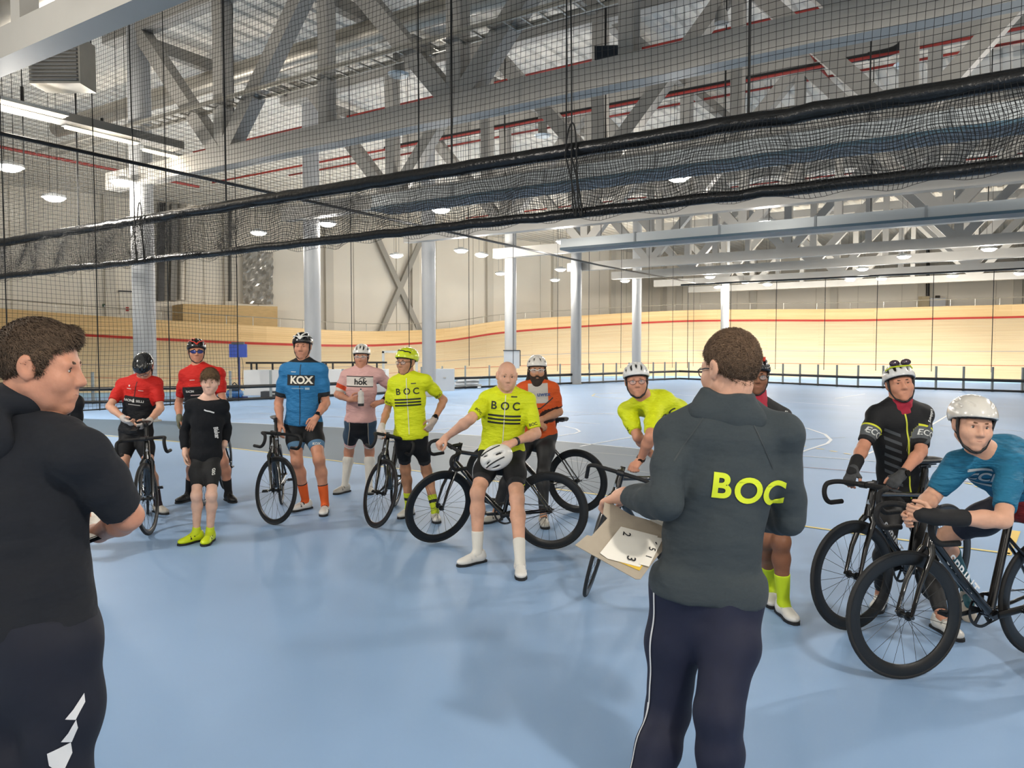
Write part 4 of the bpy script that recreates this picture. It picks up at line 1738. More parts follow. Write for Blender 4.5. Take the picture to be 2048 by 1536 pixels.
def bike_parts():
    tp = [(WR - 0.012 + 0.0125 * math.cos(2 * math.pi * i / 10), 0.0125 * math.sin(2 * math.pi * i / 10)) for i in range(10)]
    BM['tyre'] = mk(torus_prof(tp), 'tyre')
    for nm, depth in (('deep', 0.058), ('mid', 0.036)):
        r1 = WR - 0.018
        prof = [(r1, 0.011), (r1, -0.011), (r1 - depth * 0.35, -0.0125), (r1 - depth * 0.75, -0.010), (r1 - depth, -0.004), (r1 - depth, 0.004), (r1 - depth * 0.75, 0.010), (r1 - depth * 0.35, 0.0125)]
        BM['rim_' + nm] = mk(torus_prof(prof), 'rim')
        sp = MB()
        rin = r1 - depth + 0.002
        for k in range(24):
            a = 2 * math.pi * k / 24
            sd = 0.028 if k % 2 else -0.028
            a2 = a + (0.9 if (k // 2) % 2 else -0.9)
            sp.tube([(0.018 * math.cos(a2), sd, 0.018 * math.sin(a2)), (rin * math.cos(a), 0, rin * math.sin(a))], 0.0013, 4, caps=False)
        BM['spokes_' + nm] = mk(sp, 'spokes')
    hb = MB().lathe([(0.001, -0.048), (0.012, -0.048), (0.012, -0.034), (0.024, -0.033), (0.024, -0.026), (0.013, -0.022), (0.013, 0.022), (0.024, 0.026), (0.024, 0.033), (0.012, 0.034), (0.012, 0.048), (0.001, 0.048)], 14, axis='y')
    BM['hub'] = mk(hb, 'hub')
    f = MB()
    f.tube([BB, BB.lerp(SEAT, 0.5), SEAT, SEAT + (SEAT - BB).normalized() * 0.02], [0.019, 0.018, 0.018, 0.018], 12, ry=[0.026, 0.024, 0.022, 0.022], up=(0, 1, 0))
    f.tube([HT0 - STD * 0.005, HT1], [0.024, 0.022], 14, ry=[0.030, 0.026], up=(0, 1, 0))
    f.tube([HT0 + STD * 0.03, HT0.lerp(BB, 0.5), BB], [0.022, 0.023, 0.024], 12, ry=[0.034, 0.036, 0.034], up=(0, 1, 0))
    f.tube([HT1 - STD * 0.03, (HT1 - STD * 0.03).lerp(SEAT - Vector((0, 0, 0.03)), 0.5), SEAT - Vector((0, 0, 0.03))], [0.018, 0.016, 0.016], 12, ry=[0.022, 0.019, 0.018], up=(0, 1, 0))
    for s in (-1, 1):
        f.tube([BB + Vector((-0.02, s * 0.024, 0)), BB.lerp(AXR, 0.5) + Vector((0, s * 0.036, -0.002)), AXR + Vector((0.012, s * 0.056, 0))], [0.010, 0.009, 0.008], 8, ry=[0.015, 0.013, 0.010], up=(0, 1, 0))
        f.tube([SEAT + Vector((0.02, s * 0.015, -0.10)), SEAT.lerp(AXR, 0.45) + Vector((0, s * 0.034, -0.04)), AXR + Vector((0.005, s * 0.056, 0.01))], [0.009, 0.008, 0.007], 8, ry=[0.013, 0.011, 0.010], up=(0, 1, 0))
        f.tube([AXR + Vector((0.03, s * 0.056, 0)), AXR + Vector((-0.035, s * 0.056, -0.004))], 0.006, 8, ry=0.018, up=(0, 1, 0))
    f.tube([BB + Vector((0, -0.036, 0)), BB + Vector((0, 0.036, 0))], 0.027, 16)
    BM['frame'] = mk(f, 'frame')
    k = MB()
    for s in (-1, 1):
        k.tube([HT0 + Vector((0.0, s * 0.018, -0.012)), HT0 + Vector((0.014, s * 0.044, -0.05)), HT0.lerp(AXF, 0.55) + Vector((0.012, s * 0.052, 0)), AXF + Vector((0, s * 0.054, 0.008))], [0.013, 0.012, 0.010, 0.008], 10, ry=[0.024, 0.022, 0.018, 0.012], up=(0, 1, 0))
        k.tube([AXF + Vector((0, s * 0.05, 0)), AXF + Vector((0, s * 0.064, 0))], 0.010, 10)
    k.tube([HT0 + Vector((0, 0, -0.018)), HT0 + STD * 0.02], [0.030, 0.026], 14, ry=[0.036, 0.03], up=(0, 1, 0))
    BM['fork'] = mk(k, 'fork')
    STM = HT1 + STD * 0.035
    CL = STM + Vector((0.095, 0, 0.0))
    st = MB()
    st.tube([HT1, STM + STD * 0.02], 0.018, 12)
    st.tube([STM, CL], [0.019, 0.018], 12)
    st.tube([CL + Vector((0, -0.024, 0)), CL + Vector((0, 0.024, 0))], 0.021, 12)
    BM['stem'] = mk(st, 'stem')
    b = MB()
    for s in (-1, 1):
        p = [CL + Vector((0, s * 0.0, 0)), CL + Vector((0, s * 0.13, 0.0))]
        c = bez([CL + Vector((0, s * 0.13, 0)), CL + Vector((0.0, s * 0.20, 0.002)), CL + Vector((0.05, s * 0.205, 0.0)), CL + Vector((0.085, s * 0.205, -0.01))], 8)
        d = bez([CL + Vector((0.085, s * 0.205, -0.01)), CL + Vector((0.125, s * 0.207, -0.03)), CL + Vector((0.115, s * 0.21, -0.125)), CL + Vector((0.05, s * 0.212, -0.135))], 10)
        e = [CL + Vector((-0.045, s * 0.213, -0.135))]
        b.tube(p + c[1:] + d[1:] + e, 0.0155, 10)
    BM['bar_drop'] = mk(b, 'handlebar')
    b = MB()
    for s in (-1, 1):
        c = bez([CL + Vector((0.02, s * 0.17, 0.004)), CL + Vector((0.03, s * 0.225, 0.004)), CL + Vector((0.01, s * 0.225, -0.02)), CL + Vector((-0.02, s * 0.225, -0.05))], 6)
        b.tube([CL, CL + Vector((0.01, s * 0.08, 0.002))] + c + [CL + Vector((-0.045, s * 0.225, -0.12))], 0.014, 10, ry=0.014)
    BM['bar_base'] = mk(b, 'handlebar')
    sd = MB()
    SD = SEAT + (SEAT - BB).normalized() * 0.16
    sd.tube([SEAT, SD], [0.014, 0.014], 12, ry=[0.02, 0.02], up=(0, 1, 0))
    sd.tube([SD + Vector((-0.09, 0.02, 0.012)), SD + Vector((0.09, 0.018, 0.012))], 0.004, 6)
    sd.tube([SD + Vector((-0.09, -0.02, 0.012)), SD + Vector((0.09, -0.018, 0.012))], 0.004, 6)
    sd.box(SD + Vector((0, 0, 0.004)), (0.05, 0.045, 0.02))
    BM['post'] = mk(sd, 'seatpost')
    stn = [(-0.13, 0.066, 0.020), (-0.115, 0.072, 0.027), (-0.07, 0.066, 0.024), (-0.02, 0.044, 0.018), (0.03, 0.026, 0.016), (0.10, 0.020, 0.014), (0.135, 0.015, 0.008), (0.145, 0.006, 0.0)]
    V = []; F = []
    nn = 12
    for x, wd, z in stn:
        for i in range(nn):
            a = 2 * math.pi * i / nn
            yy = wd * math.cos(a)
            zz = 0.014 * math.sin(a) if math.sin(a) > 0 else 0.03 * math.sin(a) * (0.9 if x < 0.1 else 0.6)
            V.append(SD + Vector((x + 0.01, yy, 0.038 + z * 0.6 + zz - 0.008)))
    for i in range(len(stn) - 1):
        for j in range(nn):
            F.append((i * nn + j, i * nn + (j + 1) % nn, (i + 1) * nn + (j + 1) % nn, (i + 1) * nn + j))
    F.append(tuple(range(nn))[::-1]); F.append(tuple(range((len(stn) - 1) * nn, len(stn) * nn)))
    BM['saddle'] = mk(MB().add(V, F), 'saddle')
    BM['SD'] = SD
    # chainset on the right side (-y is the right of a bike going +x)
    c = MB()
    y = -0.045
    prof = [(0.098, y - 0.002), (0.098, y + 0.002), (0.082, y + 0.002), (0.082, y - 0.002)]
    t = torus_prof(prof, 40)
    c.add([(v[0] + BB.x, v[1], v[2] + BB.z) for v in t.v], t.f)
    for i in range(5):
        a = 2 * math.pi * i / 5 + 0.3
        c.beam(BB + Vector((0, y, 0)), BB + Vector((0.085 * math.cos(a), y, 0.085 * math.sin(a))), 0.020, 0.005, up=(0, 1, 0))
    BM['ring'] = mk(c, 'chainring')
    ca = math.radians(-8)
    cd = Vector((math.cos(ca), 0, math.sin(ca)))
    c = MB()
    c.tube([BB + Vector((0, -0.055, 0)), BB + cd * 0.168 + Vector((0, -0.072, 0))], [0.016, 0.012], 10, ry=[0.008, 0.007], up=(0, 1, 0))
    c.tube([BB + Vector((0, 0.055, 0)), BB - cd * 0.168 + Vector((0, 0.072, 0))], [0.016, 0.012], 10, ry=[0.008, 0.007], up=(0, 1, 0))
    BM['crank'] = mk(c, 'crank')
    for nm, sg, yy in (('pedal_r', 1, -0.115), ('pedal_l', -1, 0.115)):
        pd = MB()
        q = BB + cd * 0.168 * sg
        pd.box(q + Vector((0, yy, 0.0)), (0.085, 0.06, 0.016)).box(q + Vector((0.03, yy, 0.012)), (0.02, 0.045, 0.012))
        pd.tube([q + Vector((0, yy * 0.65, 0)), q + Vector((0, yy, 0))], 0.006, 8)
        BM[nm] = mk(pd, 'pedal', False)
    ch = MB()
    ch.beam(BB + Vector((0, y, 0.095)), AXR + Vector((0, y, 0.03)), 0.004, 0.009, up=(0, 0, 1))
    ch.beam(BB + Vector((0, y, -0.095)), AXR + Vector((0, y, -0.03)), 0.004, 0.009, up=(0, 0, 1))
    BM['chain'] = mk(ch, 'chain', False)
    BM['CL'] = CL


bike_parts()


def bicycle(label, front, rear, steer=0.0, lean=0.0, rim='deep', bar='drop', frame=M_FRAME, letters=None, lsize=0.055, badge=None, group='riders\' bicycles'):
    """front, rear: where the wheels touch the floor"""
    d = front - rear
    d.z = 0
    d.normalize()
    c = (front + rear) / 2
    side = Vector((-d.y, d.x, 0))
    M = Matrix((d, side, Vector((0, 0, 1)))).transposed().to_4x4()
    org = c - d * 0.49
    M = Matrix.Translation((org.x, org.y, 0.0)) @ M @ Matrix.Rotation(math.radians(lean), 4, 'X')
    t = thing('bicycle', label, 'bicycle', (0, 0, 0), group)
    t.matrix_world = M
    S = Matrix.Translation(HT0) @ Matrix.Rotation(math.radians(steer), 4, STD) @ Matrix.Translation(-HT0)
    I = Matrix.Identity(4)
    fr = link('frame', BM['frame'], frame, t, M=I)
    link('fork', BM['fork'], frame, t, M=S)
    hbar = link('handlebar', BM['bar_' + bar], M_TAPE, t, M=S)
    link('stem', BM['stem'], M_FRAME2, hbar, M=I)
    for nm, c0, MM in (('front_wheel', AXF, S), ('rear_wheel', AXR, I)):
        o = link(nm, BM['rim_' + rim], M_RIM, t, M=MM @ Matrix.Translation(c0))
        link('tyre', BM['tyre'], M_TYRE, o, M=I)
        link('spokes', BM['spokes_' + rim], M_SPOKE, o, M=I)
        link('hub', BM['hub'], M_DARKM, o, M=I)
    sdl = link('saddle', BM['saddle'], M_SADDLE, t, M=I)
    link('seatpost', BM['post'], M_FRAME2, sdl, M=I)
    ck = link('crank', BM['crank'], M_DARKM, t, M=I)
    link('chainring', BM['ring'], M_FRAME2, ck, M=I)
    link('pedal', BM['pedal_r'], M_DARKM, ck, M=I); link('pedal', BM['pedal_l'], M_DARKM, ck, M=I)
    link('chain', BM['chain'], M_CHROME, t, M=I)
    if letters:
        bm = text_polys(letters, lsize, 0.015, 1.05)
        a = (HT0 + STD * 0.03); dv = (BB - a).normalized()
        me0 = bpy.data.meshes.new('t'); bm.to_mesh(me0); bm.free()
        for sg in (-1, 1):
            # reads from the head tube down to the cranks
            o = a.lerp(BB, 0.48)
            xx = dv if sg > 0 else -dv
            nn = Vector((0, sg, 0))
            yy = nn.cross(xx)
            V = []
            for v in me0.vertices:
                q = o + xx * v.co.x + yy * v.co.y
                V.append(q + nn * 0.0245)
            me = bpy.data.meshes.new('lettering')
            me.from_pydata(V, [], [tuple(p.vertices) for p in me0.polygons]); me.update()
            link('lettering', me, mat('frame_letters', '#e7e9ea', 0.4), fr, M=I)
    if badge:
        b = MB()
        q = HT0 + STD * 0.075 + Vector((0.031, 0, 0))
        b.add([q + Vector((0.001, -0.013, -0.016)), q + Vector((0.001, 0.013, -0.016)), q + Vector((0, 0, 0.016))], [(0, 1, 2)])
        b.build('head_badge', mat('badge', '#b9bcbd', 0.3, metal=0.7), fr)
    return t


def bpt(bike, q, steer=False):
    """a point of the bicycle in the hall"""
    return bike.matrix_world @ Vector(q)
# ================================================================== WHICH BICYCLE STANDS WHERE
def V2(x, y):
    return Vector((x, y, 0))


BK = {}
BK['red1'] = bicycle('slim black bicycle held by the bowed red rider, front wheel to viewer', V2(-3.37, 6.98), V2(-3.80, 7.86), steer=-17, rim='mid', badge=True)
BK['red2'] = bicycle('black bicycle almost hidden behind the boy', V2(-3.38, 8.3), V2(-3.52, 9.28), steer=4, rim='mid')
BK['blue'] = bicycle('black bicycle held by the blue rider, front wheel turned', V2(-2.33, 7.40), V2(-2.55, 8.36), steer=40, rim='mid', badge=True, lean=2)
BK['yellow'] = bicycle('black bicycle held by the standing yellow rider, leaning to him', V2(-1.33, 7.28), V2(-1.28, 8.26), steer=38, rim='mid', badge=True, lean=-6)
BK['bald'] = bicycle('black track bicycle standing sideways behind the bald rider', V2(-0.66, 6.66), V2(0.34, 6.46), steer=46, rim='deep', letters='IGE', lsize=0.06, lean=0)
BK['orange'] = bicycle('black bicycle of the bearded rider, saddle under his arm', V2(-0.21, 8.33), V2(0.68, 7.92), steer=0, rim='deep')
BK['lean'] = bicycle('black track bicycle with flat bar under the bending yellow rider', V2(0.56, 5.26), V2(1.30, 5.90), steer=34, rim='mid', bar='base', badge=True, lean=-7)
BK['woman'] = bicycle('black track bicycle with deep rims held by the woman rider', V2(2.10, 4.60), V2(2.92, 5.10), steer=-9, rim='deep', letters='SPRINT', lsize=0.085, badge=True)
BK['teal'] = bicycle('black track bicycle with deep rims nearest on the right under the teal rider', V2(2.05, 3.90), V2(2.98, 4.20), steer=-8, rim='deep', letters='SPRINT', lsize=0.085, badge=True)
# ================================================================== WHO STANDS WHERE
NEON = '#d3de1c'
M_SHORT = mat('lycra_black', '#0f1012', 0.8, bump=0.06, bscale=30)
M_TIGHT = mat('tights_black', '#151517', 0.6, bump=0.06, bscale=30)
M_SHOEW = mat('shoe_white', '#e4e2dc', 0.4)
M_SHOEG = mat('shoe_grey', '#c3beb4', 0.45)
M_SHOEK = mat('shoe_black', '#131416', 0.5)


def hair_cap(H, col, plane=((0, 0.070, 0.056), (0, 0.6, -0.8)), r=(0.0795, 0.108, 0.104), c=(0, -0.014, 0.034), extra=(), strands=0, slen=0.03, h=0.006, flow=None, jit=0.35, seed=1):
    MhT = np.array(H.Mh.transposed(), dtype=np.float32)
    cp = H.HP(*plane[0]); n = H.Mh @ Vector(plane[1])
    pr = [el(H.HP(*c), tuple(q * H.hs for q in r), MhT, 0.02, clips=(cut_at(cp, n.normalized()),))]
    for (a, b, r0, r1) in extra:
        pr.append(rc(H.HP(*a), H.HP(*b), r0 * H.hs, r1 * H.hs, 0.025))
    V, F = sdf_mesh(pr, h, smooth=1)
    me = mesh_np('hair', V - npv(H.base), F)
    m = mat('hair_' + col, col, 0.75, noise=0.3, nscale=60, bump=0.5, bscale=220, spec=0.25)
    o = link('hair', me, m, H.root)
    if strands:
        rng = np.random.default_rng(seed)
        fi = rng.integers(0, len(F), strands)
        w4 = rng.dirichlet((1, 1, 1, 1), strands)
        Q = (V[F[fi]] * w4[:, :, None]).sum(1)
        nn = np.cross(V[F[fi, 1]] - V[F[fi, 0]], V[F[fi, 2]] - V[F[fi, 0]])
        nn /= np.linalg.norm(nn, axis=1)[:, None] + 1e-9
        R = np.array(H.Mh, dtype=np.float32)
        loc = (Q - npv(H.hc)) @ R / H.hs
        fl = flow(loc) @ R.T
        fl = fl + rng.normal(0, jit, fl.shape)
        fl -= nn * (fl * nn).sum(1)[:, None]
        fl /= np.linalg.norm(fl, axis=1)[:, None] + 1e-9
        L = slen * rng.uniform(0.6, 1.3, strands)[:, None]
        sd = np.cross(fl, nn)
        wd = 0.0011
        b0 = Q - nn * 0.002
        m1 = Q + fl * L * 0.5 + nn * L * 0.16
        e1 = Q + fl * L + nn * L * 0.10
        VV = np.concatenate([b0 - sd * wd, b0 + sd * wd, m1 - sd * wd, m1 + sd * wd, e1]) - npv(H.base)
        k = strands
        i = np.arange(k)
        T = np.concatenate([np.stack([i, i + k, i + 3 * k], 1), np.stack([i, i + 3 * k, i + 2 * k], 1), np.stack([i + 2 * k, i + 3 * k, i + 4 * k], 1)])
        st = link('hair_strands', mesh_np('hair_strands', VV, T.astype(np.int32)), m, o, kind='stuff')
    return o


def zipline(H, bvh, g, t0, t1, col, wd=0.006, u=0.0):
    L = (H.neck - H.pel).length
    bm = poly_bm([rect(-wd / 2, 0, wd / 2, (t1 - t0) * L)], 0.025)
    return print_on(H, bvh, bm, t0, u, 0, 'zip', col, g)


def sleeve_print(H, bvh, g, q, t, txt_, size, col, along_arm=True, N=None, bold=0.02, off=0.0, flip=False, bm=None):
    A, E = H.sh[q] - H.base, H.el[q] - H.base
    d = (E - A).normalized()
    N = N or H.N
    N = (N - d * N.dot(d)).normalized()
    if along_arm:
        U = d if not flip else -d
    else:
        U = N.cross(-d).normalized() * -1
        U = (-d).cross(N)
    up = N.cross(U)
    O = A.lerp(E, t) + up * off
    return project(bm or txt(txt_, size, bold), bvh, O, U, up, N, 'sleeve_lettering', mat('print_' + col, col, 0.6), g, maxd=0.6)


def boc_kit(H, sleeve=0.78, band=True, side_txt=True, text_t=0.66):
    g = garment(H, 'jersey', top_prims(H, sleeve=sleeve, infl=0.012, hem=-0.07), rule_mat('jersey_neon', NEON, [], rough=0.6, bump=0.8, bscale=13, stretch=(1, 1, 2.5)), wrinkle=(0.0022, 22, 70))
    bv = bvh_of(H.last, H.base)
    s = H.s
    NN = H.N; UU = H.U
    if H.up.z < 0.8:
        NN = (H.N * 0.4 + Vector((-0.15, -1, 0))).normalized(); UU = (H.U - NN * H.U.dot(NN)).normalized()
    print_on(H, bv, txt('B', 0.090 * s, 0.02), text_t, -0.092 * s, 0, 'lettering', '#20241a', g, N=NN, U=UU)
    print_on(H, bv, txt('O', 0.090 * s, 0.02), text_t, 0.0, 0, 'lettering', '#20241a', g, N=NN, U=UU)
    print_on(H, bv, txt('C', 0.090 * s, 0.02), text_t, 0.092 * s, 0, 'lettering', '#20241a', g, N=NN, U=UU)
    for k in range(3):
        y = (-0.078 - 0.030 * k) * s
        print_on(H, bv, poly_bm([rect(-0.135 * s, y - 0.008, 0.135 * s, y + 0.008)], 0.02), text_t, 0, 0, 'chest_stripe', '#20241a', g, N=NN, U=UU)
    zipline(H, bv, g, 0.02, 0.97, '#dfe0cf', 0.007)
    print_on(H, bv, poly_bm([rect(0.045 * s, 0.075 * s, 0.095 * s, 0.085 * s)], 0.02), text_t, 0, 0, 'sponsor_mark', '#3c4030', g)
    if side_txt:
        for q in 'ab':
            sleeve_print(H, bv, g, q, sleeve - 0.10, 'BOC', 0.034 * s, '#20241a', along_arm=False)
    H.jersey, H.jbvh = g, bv
    return g


def gloves(H, m, sides='ab', infl=0.003, fingers=False):
    for q in sides:
        hp = getattr(H, 'hand_' + q)
        # palm and first finger joints
        pr = [p.copy(infl=infl) for i, p in enumerate(hp) if fingers or i < 5 or (i - 5) % 3 == 0 and i < 17 or i == 17]
        A, Wq = H.el[q], H.wr[q]
        pr.append(rc(A.lerp(Wq, 0.9), Wq, 0.031 * H.s, 0.029 * H.s, 0.02, infl=infl))
        garment(H, 'glove', pr, m, h=0.005, smooth=1)


def build_people():
    ppl = {}
    # ------------------------------------------------ rider in blue
    H = person(dict(label='tall rider in blue jersey with black chest band and orange socks', D=8.15, S=1.87, head=(605, 693), hyaw=3, hpitch=2, hs=1.0,
                    neck=(607, 724), sh_a=(573, 741), sh_b=(642, 741), el_a=(557, 806), wr_a=(561, 848, -0.12), hd_a=(558, 874, -0.18), el_b=(652, 806), wr_b=(633, 834, -0.22), hd_b=(618, 858, -0.30),
                    palm_a=(0.5, 0.3, 0), palm_b=(-0.2, 0.8, -0.3), curl_a=0.35, curl_b=0.25, pel=(607, 846, 0.02), kn_a=(594, 922), kn_b=(638, 919), an_a=(611, 1000), an_b=(650, 1007), fy_a=-35, fy_b=8,
                    skin='ruddy', brow='#5a3f2c', squint=True, bulk=1.05, armr=1.05))
    g = garment(H, 'jersey', top_prims(H, sleeve=0.80, infl=0.012, hem=-0.02, collar=0.02), rule_mat('jersey_kox', '#2d76ab', [('sl', 0.66, 1.2, '#23292e'), ('tz', 1.0, 2, '#1d2226')], bump=0.9, bscale=12, stretch=(1, 1, 2.5)), wrinkle=(0.0022, 22, 70))
    bv = bvh_of(H.last, H.base)
    print_on(H, bv, poly_bm([rect(-0.145, -0.055, 0.145, 0.055)], 0.02), 0.715, 0, 0, 'chest_band', '#14171a', g, lift=0.003)
    print_on(H, bv, txt('KOX', 0.11, 0.035, 0.95), 0.715, 0.01, 0, 'lettering', '#ece7d8', g, lift=0.006)
    print_on(H, bv, poly_bm([rect(-0.10, 0.085, -0.045, 0.092)], 0.02), 0.715, 0, 0, 'sponsor_mark', '#cfd8dd', g)
    print_on(H, bv, poly_bm([rect(-0.09, -0.088, 0.04, -0.083), rect(0.055, -0.098, 0.10, -0.075)], 0.02), 0.715, 0, 0, 'sponsor_mark', '#a9c3d4', g)
    zipline(H, bv, g, 0.0, 0.97, '#13212c', 0.008)
    gs = garment(H, 'shorts', leg_prims(H, 0.70, 0.007), rule_mat('shorts_kox', '#131518', [('lg', 0.575, 1, '#5a7f9f')], bump=0.06), smooth=2)
    bv2 = bvh_of(H.last, H.base)
    O = H.hip['b'].lerp(H.kn['b'], 0.52) - H.base + H.U * 0.03
    project(txt('KOX', 0.036, 0.03), bv2, O, H.U, Vector((0, 0, 1)), Vector((0, -1, 0)), 'lettering', mat('print_#e0e0da', '#e0e0da', 0.6), gs)
    socks(H, rule_mat('sock_orange', '#e2622a', [('lg', 0, 1.585, '#22242a')]), 0.56)
    shoes(H, M_SHOEW, strap='#2a2a2c')
    helmet(H, 'vent', '#17181a', ribs=[('#e8e8e4', [[(0, 0.115), (-0.035, 0.04), (-0.05, -0.08)], [(0, 0.115), (0.035, 0.04), (0.05, -0.08)], [(0.0, 0.118), (-0.06, 0.065), (-0.088, 0.0)], [(0.0, 0.118), (0.06, 0.065), (0.088, 0.0)]], 0.010)])
    watch(H, 'b')
    ppl['blue'] = H
    # ------------------------------------------------ rider in pink
    H = person(dict(label='rider in pink jersey holding a white bottle, hand on hip', D=8.95, S=1.80, head=(723, 713), hyaw=2, hpitch=6, neck=(723, 738), sh_a=(693, 752), sh_b=(757, 750),
                    el_a=(675, 789), wr_a=(699, 800, -0.24), hd_a=(716, 797, -0.28), el_b=(784, 778), wr_b=(766, 803, -0.06), hd_b=(748, 808, -0.14), palm_a=(0.1, 0.8, 0.2), palm_b=(0, 0.6, -0.6), curl_a=0.6, curl_b=0.3,
                    pel=(721, 843), kn_a=(698, 903), kn_b=(739, 903), an_a=(690, 968), an_b=(738, 968), fy_a=-28, fy_b=18, skin='ruddy', brow='#4a3526', armr=1.0))
    g = garment(H, 'jersey', top_prims(H, sleeve=0.86, infl=0.012, hem=0.0), rule_mat('jersey_pink', '#dfb0ab', [('sl', 0.5, 0.70, '#d94f28'), ('sl', 0.70, 1.2, '#ded4ca'), ('tu', 0.06, 3, '#dfb0ab')], bump=0.8, bscale=13, stretch=(1, 1, 2.5)), wrinkle=(0.002, 22, 70))
    bv = bvh_of(H.last, H.base)
    print_on(H, bv, poly_bm([rect(-0.155, -0.055, 0.155, 0.055)], 0.02), 0.77, 0.0, 0, 'chest_band', '#e7dfd6', g)
    for y in (-0.058, 0.058):
        print_on(H, bv, poly_bm([rect(-0.155, y - 0.005, 0.155, y + 0.005)], 0.02), 0.77, 0.0, 0, 'band_edge', '#1d1b1c', g, lift=0.005)
    print_on(H, bv, txt('hok', 0.095, 0.03), 0.77, 0.015, -0.006, 'lettering', '#171717', g, lift=0.006)
    print_on(H, bv, poly_bm(line_polys([(0.0, 0.02), (0.02, 0.042), (0.05, 0.045), (0.075, 0.035)], 0.008), 0.02), 0.77, 0.0, 0, 'emblem', '#171717', g, lift=0.006)
    gs = garment(H, 'shorts', leg_prims(H, 0.80, 0.007), rule_mat('shorts_pink', '#14161b', [('la', 0.012, 0.2, '#3f5265'), ('la', 0.012, 0.02, '#b3a796'), ('lg', 0.66, 1, '#dfb3ae'), ('lg', 0.745, 1, '#e9e0d6')], bump=0.05))
    socks(H, mat('sock_white', '#dcd9d0', 0.8, bump=0.1), 0.18)
    shoes(H, M_SHOEG, strap='#6e6a64')
    helmet(H, 'vent', '#dfddd6')
    glasses(H, '#d9d6d0', wrap=True, lens='clear')
    watch(H, 'b')
    ppl['pink'] = H
    # ------------------------------------------------ yellow rider standing with yellow helmet
    H = person(dict(label='yellow-jersey rider in a neon yellow helmet and striped socks', D=7.55, S=1.74, head=(812, 724), hyaw=-28, hpitch=2, neck=(815, 752), sh_a=(789, 768), sh_b=(851, 763),
                    el_a=(774, 822), wr_a=(763, 855, -0.15), hd_a=(755, 874, -0.22), el_b=(888, 800), wr_b=(868, 840, -0.02), hd_b=(852, 866, -0.08), palm_a=(0.3, 0.3, -0.9), palm_b=(-0.5, 0.5, 0), curl_a=0.75, curl_b=0.3,
                    pel=(822, 868), kn_a=(811, 939), kn_b=(853, 941), an_a=(818, 1012), an_b=(870, 1020), fy_a=-25, fy_b=14, skin='tan', brow='#5d4a3b', bulk=0.94, legr=0.94, armr=0.9))
    boc_kit(H, 0.74, text_t=0.74)
    garment(H, 'shorts', leg_prims(H, 0.78, 0.007), rule_mat('shorts_boc', '#121316', [('lg', 0.66, 1, '#26272b')], bump=0.05))
    socks(H, rule_mat('sock_neonstripe', '#bdd02c', [('lg', 1.745, 1.82, '#1a1c18')]), 0.62)
    shoes(H, M_SHOEW)
    helmet(H, 'aero', '#cfe01b', ribs=[('#15181a', [[(-0.085, 0.03), (-0.05, 0.075), (0, 0.085), (0.05, 0.06), (0.088, 0.0)]], 0.006)])
    glasses(H, '#2b2420')
    gloves(H, mat('glove_white', '#c8bfb8', 0.7), 'a')
    gloves(H, rule_mat('glove_stripe', '#b8aaa0', []), 'b')
    watch(H, 'b', t=0.9)
    ppl['yellow'] = H
    # ------------------------------------------------ red rider looking down
    H = person(dict(label='red and black jersey rider in a black helmet, head bowed over handlebar', D=8.0, S=1.76, head=(288, 735, -0.06), hyaw=8, hpitch=52, neck=(284, 757), sh_a=(246, 770), sh_b=(312, 768),
                    el_a=(219, 813), wr_a=(249, 838, -0.30), hd_a=(264, 852, -0.38), el_b=(321, 817), wr_b=(297, 843, -0.30), hd_b=(279, 855, -0.38), palm_a=(0.6, 0.3, 0.5), palm_b=(-0.6, 0.3, 0.5), curl_a=0.55, curl_b=0.55,
                    pel=(272, 862), kn_a=(246, 934), kn_b=(298, 934), an_a=(240, 1008), an_b=(316, 1006), fy_a=-30, fy_b=52, skin='fair', bulk=0.95, armr=0.92, legr=0.95))
    RULE = [('tz', -1, 0.67, '#17181b'), ('sl', 0.14, 2, '#c3231c')]
    g = garment(H, 'jersey', top_prims(H, sleeve=0.74, infl=0.012, hem=-0.04), rule_mat('jersey_red', '#c3231c', RULE, bump=0.8, bscale=13, stretch=(1, 1, 2.5)), wrinkle=(0.002, 22, 70))
    bv = bvh_of(H.last, H.base)
    print_on(H, bv, txt('RACIN', 0.034, 0.025), 0.59, -0.062, 0, 'lettering', '#d8d8d4', g)
    print_on(H, bv, txt('SELLI', 0.034, 0.025), 0.59, 0.062, 0, 'lettering', '#d8d8d4', g)
    print_on(H, bv, poly_bm([[(-0.012, -0.016), (0.012, -0.016), (0.004, 0.022), (-0.004, 0.022)]], 0.02), 0.59, 0, 0, 'emblem', '#d8d8d4', g)
    print_on(H, bv, poly_bm([rect(-0.055, -0.045, 0.07, -0.037)], 0.02), 0.59, 0, 0, 'lettering', '#b8b8b4', g)
    print_on(H, bv, poly_bm([rect(-0.095, 0.115, -0.045, 0.122), rect(0.03, 0.11, 0.08, 0.116), rect(-0.08, 0.14, -0.062, 0.158)], 0.02), 0.59, 0, 0, 'sponsor_mark', '#e3c9c5', g)
    zipline(H, bv, g, 0.66, 0.95, '#1a1212', 0.007)
    garment(H, 'shorts', leg_prims(H, 0.72, 0.007), rule_mat('shorts_redtab', '#121316', [('lg', 0.45, 0.7, '#121316')], bump=0.05))
    socks(H, mat('sock_darkpink', '#2a1c24', 0.8, noise=0.4, nscale=40), 0.62)
    shoes(H, M_SHOEG)
    helmet(H, 'smooth', '#101113', rough=0.15)
    glasses(H, '#1b1b1d')
    gloves(H, mat('glove_white', '#c8bfb8', 0.7))
    ppl['red1'] = H
